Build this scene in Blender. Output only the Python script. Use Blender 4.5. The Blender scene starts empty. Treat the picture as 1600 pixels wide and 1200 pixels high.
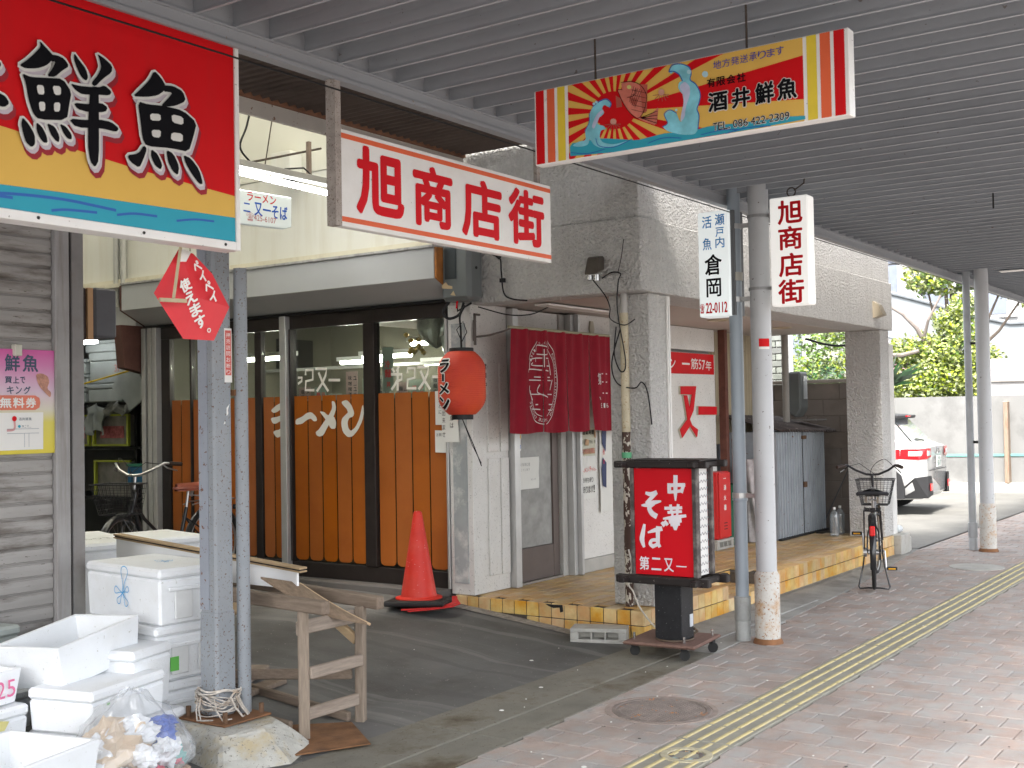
import bpy, bmesh, math, random
from math import sin, cos, pi, radians as R
from mathutils import Vector, Matrix, noise as mnoise
random.seed(7)
SC = bpy.context.scene
COL = SC.collection
# ---------------------------------------------------------------- camera
H = 1.57
cd = bpy.data.cameras.new('camera'); cam = bpy.data.objects.new('camera', cd); COL.objects.link(cam)
cd.sensor_fit = 'HORIZONTAL'; cd.sensor_width = 36.0; cd.lens = 36.0*1849.6/1600
cd.clip_start = 0.05; cd.clip_end = 900
yaw, pitch, roll = 0.605705590, 0.0279787498, -0.0180114365
fw = Vector((cos(pitch)*cos(yaw), cos(pitch)*sin(yaw), sin(pitch)))
rt = Vector((sin(yaw), -cos(yaw), 0)); up = rt.cross(fw)
r2 = rt*cos(roll)+up*sin(roll); u2 = up*cos(roll)-rt*sin(roll)
m = Matrix((r2, u2, -fw)).transposed().to_4x4(); m.translation = (0, 0, H)
cam.matrix_world = m
SC.camera = cam
cd.dof.use_dof = True; cd.dof.focus_distance = 8.3; cd.dof.aperture_fstop = 9.0
# ---------------------------------------------------------------- world, sun, exposure
SUN_EL, SUN_AZ = 58.0, 192.0          # direction the sun stands in, degrees from +X anticlockwise
w = bpy.data.worlds.new('World'); SC.world = w; w.use_nodes = True
nt = w.node_tree; nt.nodes.clear()
sky = nt.nodes.new('ShaderNodeTexSky'); sky.sky_type = 'NISHITA'; sky.sun_disc = False
sky.sun_elevation = R(SUN_EL); sky.sun_rotation = R(90-SUN_AZ); sky.air_density = 1.0; sky.dust_density = 3.5; sky.ozone_density = 1.0
bg = nt.nodes.new('ShaderNodeBackground'); bg.inputs[1].default_value = 0.15
wo = nt.nodes.new('ShaderNodeOutputWorld')
hsv = nt.nodes.new('ShaderNodeHueSaturation'); hsv.inputs['Saturation'].default_value = .26   # thin white cloud
nt.links.new(sky.outputs[0], hsv.inputs['Color']); nt.links.new(hsv.outputs[0], bg.inputs[0]); nt.links.new(bg.outputs[0], wo.inputs[0])
sd = bpy.data.lights.new('sun', 'SUN'); sd.energy = 1.5; sd.angle = R(10.0); sd.color = (1, .95, .88)
sun = bpy.data.objects.new('sun', sd); COL.objects.link(sun)
sv = Vector((cos(R(SUN_EL))*cos(R(SUN_AZ)), cos(R(SUN_EL))*sin(R(SUN_AZ)), sin(R(SUN_EL))))
sun.rotation_euler = sv.to_track_quat('Z', 'Y').to_euler()
SC.view_settings.view_transform = 'Standard'; SC.view_settings.look = 'None'
SC.view_settings.exposure = 2.6; SC.view_settings.gamma = 1; SC.view_settings.use_curve_mapping = False
SC.render.engine = 'CYCLES'
SC.cycles.use_denoising = True; SC.cycles.max_bounces = 8; SC.cycles.diffuse_bounces = 5; SC.cycles.glossy_bounces = 3
SC.cycles.transparent_max_bounces = 12; SC.cycles.sample_clamp_indirect = 6; SC.cycles.caustics_reflective = False; SC.cycles.caustics_refractive = False
# ---------------------------------------------------------------- materials
MATS = {}
def M(name, col, rough=.6, var=.12, scale=4., bump=0., bscale=60., metal=0., speck=0., speckcol=(.16, .07, .03), sscale=60.,
      stain=0., staincol=(.1, .09, .08), stscale=1.5, rnd=0., vor=False, coat=0., streak=False, hue=None, spec=.28, stretch=None, arcs=None):
    if name in MATS: return MATS[name]
    mt = bpy.data.materials.new(name); mt.use_nodes = True; MATS[name] = mt
    n = mt.node_tree; N = n.nodes; Lk = n.links.new; b = N['Principled BSDF']
    b.inputs['Roughness'].default_value = rough; b.inputs['Metallic'].default_value = metal
    b.inputs['Specular IOR Level'].default_value = spec
    if coat: b.inputs['Coat Weight'].default_value = coat; b.inputs['Coat Roughness'].default_value = .08
    gp_ = N.new('ShaderNodeNewGeometry')
    class _T: outputs = {'Object': gp_.outputs['Position']}      # world position, so copies never repeat each other's marks
    tc = _T; vec = gp_.outputs['Position']
    if stretch:
        mp = N.new('ShaderNodeMapping'); mp.inputs['Scale'].default_value = stretch; Lk(vec, mp.inputs[0]); vec = mp.outputs[0]
    def noise(s, d=5, rgh=.6, v=None):
        x = N.new('ShaderNodeTexNoise'); x.inputs['Scale'].default_value = s; x.inputs['Detail'].default_value = d
        x.inputs['Roughness'].default_value = rgh; Lk(v or vec, x.inputs['Vector']); return x.outputs['Fac']
    def ramp(f, a, c):
        x = N.new('ShaderNodeMapRange'); x.inputs[1].default_value = a; x.inputs[2].default_value = c; Lk(f, x.inputs[0]); x.clamp = True; return x.outputs[0]
    def mix(f, a, c, mode='MIX'):
        x = N.new('ShaderNodeMix'); x.data_type = 'RGBA'; x.blend_type = mode
        if isinstance(f, float): x.inputs[0].default_value = f
        else: Lk(f, x.inputs[0])
        for s, k in ((a, 6), (c, 7)):
            if isinstance(s, tuple): x.inputs[k].default_value = (*s, 1)
            else: Lk(s, x.inputs[k])
        return x.outputs[2]
    lo = tuple(max(0, c*(1-var)) for c in col); hi = tuple(min(1, c*(1+var)) for c in col)
    c = mix(ramp(noise(scale), .3, .7), lo, hi)
    if hue: c = mix(ramp(noise(scale*.6+.37, 4), .38, .62), c, hue)
    if rnd:
        oi = N.new('ShaderNodeObjectInfo'); ge = N.new('ShaderNodeNewGeometry')
        ad = N.new('ShaderNodeMath'); ad.operation = 'ADD'; Lk(oi.outputs['Random'], ad.inputs[0]); Lk(ge.outputs['Random Per Island'], ad.inputs[1])
        fr = N.new('ShaderNodeMath'); fr.operation = 'FRACT'; Lk(ad.outputs[0], fr.inputs[0])
        hs = N.new('ShaderNodeHueSaturation'); mr = N.new('ShaderNodeMapRange'); mr.inputs[3].default_value = 1-rnd; mr.inputs[4].default_value = 1+rnd
        Lk(fr.outputs[0], mr.inputs[0]); Lk(mr.outputs[0], hs.inputs['Value'])
        wn = N.new('ShaderNodeTexWhiteNoise'); wn.noise_dimensions = '1D'; Lk(fr.outputs[0], wn.inputs['W'])
        mr2 = N.new('ShaderNodeMapRange'); mr2.inputs[3].default_value = max(0, 1-rnd*2.2); mr2.inputs[4].default_value = 1+rnd*.8
        Lk(wn.outputs[0], mr2.inputs[0]); Lk(mr2.outputs[0], hs.inputs['Saturation']); Lk(c, hs.inputs['Color']); c = hs.outputs[0]
    if stain:
        v2 = None
        if streak:
            mp = N.new('ShaderNodeMapping'); mp.inputs['Scale'].default_value = (6, 6, .5); Lk(tc.outputs['Object'], mp.inputs[0]); v2 = mp.outputs[0]
        f = ramp(noise(stscale, 6, .65, v2), .49, .66)
        mm = N.new('ShaderNodeMath'); mm.operation = 'MULTIPLY'; mm.inputs[1].default_value = stain; Lk(f, mm.inputs[0])
        c = mix(mm.outputs[0], c, staincol)
    if arcs:
        mpp = N.new('ShaderNodeMapping'); mpp.inputs['Location'].default_value = (-arcs[0], -arcs[1], 0); Lk(tc.outputs['Object'], mpp.inputs[0])
        wv = N.new('ShaderNodeTexNoise'); wv.inputs['Scale'].default_value = 1.0; wv.inputs['Detail'].default_value = 7
        ln_ = N.new('ShaderNodeVectorMath'); ln_.operation = 'LENGTH'; Lk(mpp.outputs[0], ln_.inputs[0])
        nz2 = noise(.7, 3, .5); a2 = N.new('ShaderNodeMath'); a2.operation = 'MULTIPLY_ADD'; a2.inputs[1].default_value = .5; Lk(nz2, a2.inputs[0]); Lk(ln_.outputs['Value'], a2.inputs[2])
        cx_ = N.new('ShaderNodeCombineXYZ'); sc_ = N.new('ShaderNodeMath'); sc_.operation = 'MULTIPLY'; sc_.inputs[1].default_value = 4.5; Lk(a2.outputs[0], sc_.inputs[0]); Lk(sc_.outputs[0], cx_.inputs[0])
        nz3 = noise(.5, 2); Lk(nz3, cx_.inputs[1]); wv.inputs['Scale'].default_value = 1.6; Lk(cx_.outputs[0], wv.inputs['Vector'])
        hm_ = N.new('ShaderNodeMath'); hm_.operation = 'MULTIPLY'; hm_.inputs[1].default_value = .55; Lk(ramp(wv.outputs['Fac'], .56, .60), hm_.inputs[0])
        c = mix(hm_.outputs[0], c, (.095, .093, .09)); h2_ = N.new('ShaderNodeMath'); h2_.operation = 'MULTIPLY'; h2_.inputs[1].default_value = .28; Lk(ramp(wv.outputs['Fac'], .44, .38), h2_.inputs[0]); c = mix(h2_.outputs[0], c, (.26, .255, .245))
    rg = None
    if speck:
        f = ramp(noise(sscale, 3, .7), .70-speck*.24, .715-speck*.24); c = mix(f, c, speckcol)
    Lk(c, b.inputs['Base Color'])
    if bump:
        bp = N.new('ShaderNodeBump'); bp.inputs['Strength'].default_value = min(1, bump); bp.inputs['Distance'].default_value = .006 if not vor else .03
        if vor:
            v = N.new('ShaderNodeTexVoronoi'); v.feature = 'SMOOTH_F1'; v.inputs['Scale'].default_value = bscale; Lk(vec, v.inputs['Vector'])
            mx = N.new('ShaderNodeMath'); mx.operation = 'ADD'; Lk(v.outputs['Distance'], mx.inputs[0]); Lk(noise(bscale*1.7, 3), mx.inputs[1]); Lk(mx.outputs[0], bp.inputs['Height'])
        else: Lk(noise(bscale, 4), bp.inputs['Height'])
        Lk(bp.outputs[0], b.inputs['Normal'])
    return mt
def emis(name, col, s):
    mt = bpy.data.materials.new(name); mt.use_nodes = True; b = mt.node_tree.nodes['Principled BSDF']
    b.inputs['Base Color'].default_value = (*col, 1); b.inputs['Emission Color'].default_value = (*col, 1); b.inputs['Emission Strength'].default_value = s
    MATS[name] = mt; return mt
def glass(name, tint=(.9, .95, .93), refl=.12, rough=.02, diff=0., blue=0):
    mt = bpy.data.materials.new(name); mt.use_nodes = True; n = mt.node_tree; N = n.nodes; Lk = n.links.new; N.clear()
    o = N.new('ShaderNodeOutputMaterial'); tr = N.new('ShaderNodeBsdfTransparent'); tr.inputs[0].default_value = (*tint, 1)
    gl = N.new('ShaderNodeBsdfGlossy'); gl.inputs['Roughness'].default_value = rough
    lw = N.new('ShaderNodeLayerWeight'); lw.inputs[0].default_value = .5
    pw = N.new('ShaderNodeMath'); pw.operation = 'POWER'; pw.inputs[1].default_value = 4.; Lk(lw.outputs['Facing'], pw.inputs[0])
    ml = N.new('ShaderNodeMath'); ml.operation = 'MULTIPLY_ADD'; ml.inputs[1].default_value = .5; ml.inputs[2].default_value = .015+refl*.3; Lk(pw.outputs[0], ml.inputs[0])
    mx = N.new('ShaderNodeMixShader'); Lk(ml.outputs[0], mx.inputs[0]); Lk(tr.outputs[0], mx.inputs[1]); Lk(gl.outputs[0], mx.inputs[2])
    last = mx.outputs[0]
    if diff:
        df = N.new('ShaderNodeBsdfDiffuse'); df.inputs[0].default_value = (*tint, 1); m2 = N.new('ShaderNodeMixShader')
        nz = N.new('ShaderNodeTexNoise'); nz.inputs['Scale'].default_value = 9; nz.inputs['Detail'].default_value = 6
        tc = N.new('ShaderNodeTexCoord'); Lk(tc.outputs['Object'], nz.inputs['Vector'])
        mr = N.new('ShaderNodeMapRange'); mr.inputs[1].default_value = .35; mr.inputs[2].default_value = .7; mr.inputs[3].default_value = diff*.8; mr.inputs[4].default_value = min(1, diff*1.2)
        Lk(nz.outputs[0], mr.inputs[0]); Lk(mr.outputs[0], m2.inputs[0]); Lk(last, m2.inputs[1]); Lk(df.outputs[0], m2.inputs[2]); last = m2.outputs[0]
    Lk(last, o.inputs[0]); MATS[name] = mt; return mt
# ---------------------------------------------------------------- mesh builder
class MB:
    def __init__(s): s.v = []; s.f = []
    def add(s, vs, fs):
        o = len(s.v); s.v += [tuple(v) for v in vs]; s.f += [tuple(i+o for i in f) for f in fs]; return s
    def box(s, a, b):
        x0, y0, z0 = a; x1, y1, z1 = b
        return s.add([(x0,y0,z0),(x1,y0,z0),(x1,y1,z0),(x0,y1,z0),(x0,y0,z1),(x1,y0,z1),(x1,y1,z1),(x0,y1,z1)],
                     [(0,3,2,1),(4,5,6,7),(0,1,5,4),(1,2,6,5),(2,3,7,6),(3,0,4,7)])
    def cbox(s, c, d, mat=None):
        t = MB().box([-.5*k for k in d], [.5*k for k in d]); mt = (mat or Matrix())
        return s.add([Vector(c)+mt@Vector(v) for v in t.v], t.f)
    def bar(s, a, b, w, h, upv=(0, 0, 1)):       # rectangular bar from a to b
        a = Vector(a); b = Vector(b); d = (b-a); L = d.length; d.normalize(); x = Vector(upv).cross(d)
        if x.length < 1e-4: x = Vector((1, 0, 0)).cross(d)
        x.normalize(); z = d.cross(x)
        vs = [p+x*i*w/2+z*j*h/2 for p in (a, b) for i, j in ((-1,-1),(1,-1),(1,1),(-1,1))]
        return s.add(vs, [(0,3,2,1),(4,5,6,7),(0,1,5,4),(1,2,6,5),(2,3,7,6),(3,0,4,7)])
    def wire(s, pts, r, n=6):
        P = [Vector(p) for p in pts]; Q = []
        for i in range(len(P)-1):
            p0, p1, p2, p3 = P[max(i-1, 0)], P[i], P[i+1], P[min(i+2, len(P)-1)]
            for j in range(6):
                t = j/6; Q.append(.5*((2*p1)+(p2-p0)*t+(2*p0-5*p1+4*p2-p3)*t*t+(-p0+3*p1-3*p2+p3)*t**3))
        return s.tube(Q+[P[-1]], r, n)
    def tube(s, pts, r, n=8, cap=True):
        pts = [Vector(p) for p in pts]; rs = r if isinstance(r, (list, tuple)) else [r]*len(pts)
        t = (pts[1]-pts[0]).normalized(); u = t.orthogonal().normalized(); rings = []
        for i, p in enumerate(pts):
            t2 = ((pts[min(i+1, len(pts)-1)]-p).normalized()+(p-pts[max(i-1, 0)]).normalized())
            t2 = t2.normalized() if t2.length > 1e-6 else t
            u = (u-t2*u.dot(t2)); u = u.normalized() if u.length > 1e-6 else t2.orthogonal().normalized(); w_ = t2.cross(u)
            rings.append([p+(u*cos(2*pi*k/n)+w_*sin(2*pi*k/n))*rs[i] for k in range(n)]); t = t2
        vs = [v for g in rings for v in g]; fs = []
        for i in range(len(pts)-1):
            for k in range(n): fs.append((i*n+k, i*n+(k+1) % n, (i+1)*n+(k+1) % n, (i+1)*n+k))
        if cap: fs.append(tuple(range(n))[::-1]); fs.append(tuple((len(pts)-1)*n+k for k in range(n)))
        return s.add(vs, fs)
    def cyl(s, c, r, z0, z1, n=20, r2=None):
        return s.tube([(c[0], c[1], z0), (c[0], c[1], z1)], [r, r if r2 is None else r2], n)
    def lathe(s, c, prof, n=24):                  # prof = [(r, z)]
        vs = [(c[0]+r*cos(2*pi*k/n), c[1]+r*sin(2*pi*k/n), c[2]+z) for r, z in prof for k in range(n)]
        fs = [(i*n+k, i*n+(k+1) % n, (i+1)*n+(k+1) % n, (i+1)*n+k) for i in range(len(prof)-1) for k in range(n)]
        return s.add(vs, fs)
    def prism(s, poly, mp, d0, d1):               # poly in 2D, mp(u,v,d)->3D
        n = len(poly); vs = [mp(u, v, d0) for u, v in poly]+[mp(u, v, d1) for u, v in poly]
        return s.add(vs, [tuple(range(n)), tuple(range(2*n-1, n-1, -1))]+[(i, i+n, (i+1) % n+n, (i+1) % n) for i in range(n)])
    def grid(s, fn, nu, nv):
        vs = [fn(i/nu, j/nv) for j in range(nv+1) for i in range(nu+1)]
        return s.add(vs, [(j*(nu+1)+i, j*(nu+1)+i+1, (j+1)*(nu+1)+i+1, (j+1)*(nu+1)+i) for j in range(nv) for i in range(nu)])
def PX(X, sgn=-1):  # plane X = const facing -X : u = -Y, v = Z
    return lambda u, v, d=0.: Vector((X+sgn*d, -u, v))
def PY(Y):          # plane Y = const facing -Y : u = X, v = Z
    return lambda u, v, d=0.: Vector((u, Y-d, v))
def wmat(o):
    m_ = Matrix()
    while o is not None:
        m_ = Matrix.Translation(o.location) @ o.rotation_euler.to_matrix().to_4x4() @ m_; o = o.parent
    return m_
def link(name, me, parent=None, mat=None):
    o = bpy.data.objects.new(name, me); COL.objects.link(o)
    if parent is not None: o.parent = parent
    if mat is not None and not me.materials: me.materials.append(mat)
    return o
def obj(name, mb, mat, parent=None, smooth=False, bevel=0., local=False, thin=0.):
    """one mesh object; world coordinates unless local"""
    vs = mb.v
    if parent is not None and not local:
        inv = wmat(parent).inverted(); vs = [inv@Vector(v) for v in vs]
    me = bpy.data.meshes.new(name); me.from_pydata([tuple(v) for v in vs], [], mb.f); me.validate()
    bm = bmesh.new(); bm.from_mesh(me); bmesh.ops.recalc_face_normals(bm, faces=bm.faces)
    if bevel:
        bm.edges.ensure_lookup_table()
        es = [e for e in bm.edges if len(e.link_faces) == 2 and e.calc_face_angle(0) > .6]
        bmesh.ops.bevel(bm, geom=es, offset=bevel, segments=1, affect='EDGES', clamp_overlap=True)
    bm.to_mesh(me); bm.free()
    if smooth:
        for p in me.polygons: p.use_smooth = True
        try: me.set_sharp_from_angle(angle=R(40))
        except Exception: pass
    me.update()
    return link(name, me, parent, mat)
def tag(o, label, cat, group=None, kind=None):
    if label: o['label'] = label
    if cat: o['category'] = cat
    if group: o['group'] = group
    if kind: o['kind'] = kind
    return o
def thing(name, label, cat, loc=(0, 0, 0), rz=0, group=None):
    o = bpy.data.objects.new(name, None); COL.objects.link(o); o.location = loc; o.rotation_euler = (0, 0, rz); o.empty_display_size = .1
    return tag(o, label, cat, group)
def copytree(o, parent=None):
    c = o.copy(); COL.objects.link(c)
    if parent is not None: c.parent = parent
    for ch in list(o.children): copytree(ch, c)
    return c
# ---------------------------------------------------------------- lettering
_tc = {}
def glyph(ch, bold=0.):
    k = (ch, bold)
    if k in _tc: return _tc[k]
    cu = bpy.data.curves.new('t', 'FONT'); cu.body = ch; cu.size = 1; cu.offset = bold; cu.resolution_u = 3; cu.fill_mode = 'FRONT'
    o = bpy.data.objects.new('t', cu); COL.objects.link(o)
    dg = bpy.context.evaluated_depsgraph_get(); me = bpy.data.meshes.new_from_object(o.evaluated_get(dg))
    vs = [tuple(v.co) for v in me.vertices]; fs = [tuple(p.vertices) for p in me.polygons]
    bpy.data.objects.remove(o); bpy.data.curves.remove(cu); bpy.data.meshes.remove(me)
    if not vs: vs = [(0, 0, 0), (1, 0, 0), (1, 1, 0), (0, 1, 0)]; fs = []
    x0 = min(v[0] for v in vs); x1 = max(v[0] for v in vs); y0 = min(v[1] for v in vs); y1 = max(v[1] for v in vs)
    _tc[k] = (vs, fs, (x0, x1, y0, y1)); return _tc[k]
def put(mb, mp, t, u0, v0, u1, v1, bold=0., d=.002, keep=False, grow=0.):
    vs, fs, (x0, x1, y0, y1) = glyph(t)
    b = bold*min(abs(v1-v0), max(abs(u1-u0), abs(v1-v0)*.5))*.75+grow      # stroke thickening, metres
    if t in '一ー-I1': b = min(b, .45*min(u1-u0, v1-v0)) if t not in '一ー-' else b*.7
    sh = max(0, b-grow)
    u0 += sh; u1 -= sh; v0 += sh; v1 -= sh
    sx = (u1-u0)/max(x1-x0, 1e-6); sy = (v1-v0)/max(y1-y0, 1e-6)
    if t in '一ー-': sy = min(sy, sx*1.2)
    if keep: sx = sy = min(sx, sy)
    offs = [(0, 0)]
    if b > .0006:
        nn = 8 if b < .012 else 12
        offs += [(b*cos(2*pi*i/nn), b*sin(2*pi*i/nn)) for i in range(nn)]
        if b > .008: offs += [(b*.55*cos(2*pi*i/6), b*.55*sin(2*pi*i/6)) for i in range(6)]
    for i, (ox, oy) in enumerate(offs):
        mb.add([mp(u0+ox+(v[0]-x0)*sx, v0+oy+(v[1]-y0)*sy, d-i*.00006) for v in vs], fs)
    return mb
def text(name, mp, items, mat, parent, bold=.02, d=.002, grow=0.):
    mb = MB()
    for it in items: put(mb, mp, *it, bold=bold, d=d, grow=grow)
    return obj(name, mb, mat, parent)
def stroke(mb, mp, pts, w, d=.002, grow=0., sharp=False):
    n = len(pts); ws = list(w) if isinstance(w, (list, tuple)) else [w]*n
    while len(ws) < n: ws.append(ws[-1])
    # resample smoothly
    P = [Vector(p) for p in pts]; Q = []; W = []
    for i in range(n-1):
        p0, p1, p2, p3 = P[max(i-1, 0)], P[i], P[i+1], P[min(i+2, n-1)]
        k = 4 if n > 2 and not sharp else 1
        for j in range(k):
            t = j/k; Q.append(.5*((2*p1)+(p2-p0)*t+(2*p0-5*p1+4*p2-p3)*t*t+(-p0+3*p1-3*p2+p3)*t**3)); W.append(ws[i]*(1-t)+ws[i+1]*t)
    Q.append(P[-1]); W.append(ws[-1]); L = []; Rr = []
    for i, q in enumerate(Q):
        t = (Q[min(i+1, len(Q)-1)]-Q[max(i-1, 0)]); t = t.normalized() if t.length > 1e-7 else Vector((1, 0)); nn = Vector((-t.y, t.x)); r = W[i]/2+grow
        e = t*(r*.45) if i == len(Q)-1 else (-t*(r*.45) if i == 0 else Vector((0, 0)))
        L.append(q+nn*r+e*.8); Rr.append(q-nn*r+e*.8)
    vs = [mp(a.x, a.y, d) for a in L]+[mp(a.x, a.y, d) for a in Rr]; k = len(Q)
    mb.add(vs, [(i, i+1, k+i+1, k+i) for i in range(k-1)])
def strokes(name, mp, S, mat, parent, k=1., d=.002, grow=0., step=.00015, sharp=False):
    mb = MB()
    for i, (w_, p) in enumerate(S):
        ww = [a*k for a in w_] if isinstance(w_, (list, tuple)) else w_*k
        stroke(mb, mp, p, ww, d+i*step, grow, sharp)
    return obj(name, mb, mat, parent)
def inflate(poly, g, sm=1):
    P = [Vector(p) for p in poly]
    a = sum(P[i].x*P[(i+1) % len(P)].y-P[(i+1) % len(P)].x*P[i].y for i in range(len(P)))
    if a < 0: P.reverse()
    for _ in range(sm):
        P = [q for i in range(len(P)) for q in (P[i]*.8+P[(i+1) % len(P)]*.2, P[i]*.2+P[(i+1) % len(P)]*.8)]
    out = []
    for i in range(len(P)):
        a_ = (P[i]-P[i-1]); b_ = (P[(i+1) % len(P)]-P[i]); a_ = a_.normalized() if a_.length > 1e-7 else a_; b_ = b_.normalized() if b_.length > 1e-7 else b_
        n_ = Vector((a_.y+b_.y, -a_.x-b_.x)); n_ = n_.normalized() if n_.length > 1e-6 else n_
        out.append(P[i]+n_*g)
    return [tuple(p) for p in out]
def polys(name, mp, PL, mat, parent, d=.002, grow=0., sh=(0, 0), sm=1, step=.00012):
    mb = MB()
    for i, p in enumerate(PL):
        q = inflate(p, grow, sm); mb.add([mp(u+sh[0], v+sh[1], d+i*step) for u, v in q], [tuple(range(len(q)))])
    me_obj = obj(name, mb, mat, parent)
    bm = bmesh.new(); bm.from_mesh(me_obj.data); bmesh.ops.triangulate(bm, faces=bm.faces, ngon_method='EAR_CLIP'); bm.to_mesh(me_obj.data); bm.free()
    return me_obj
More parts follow.
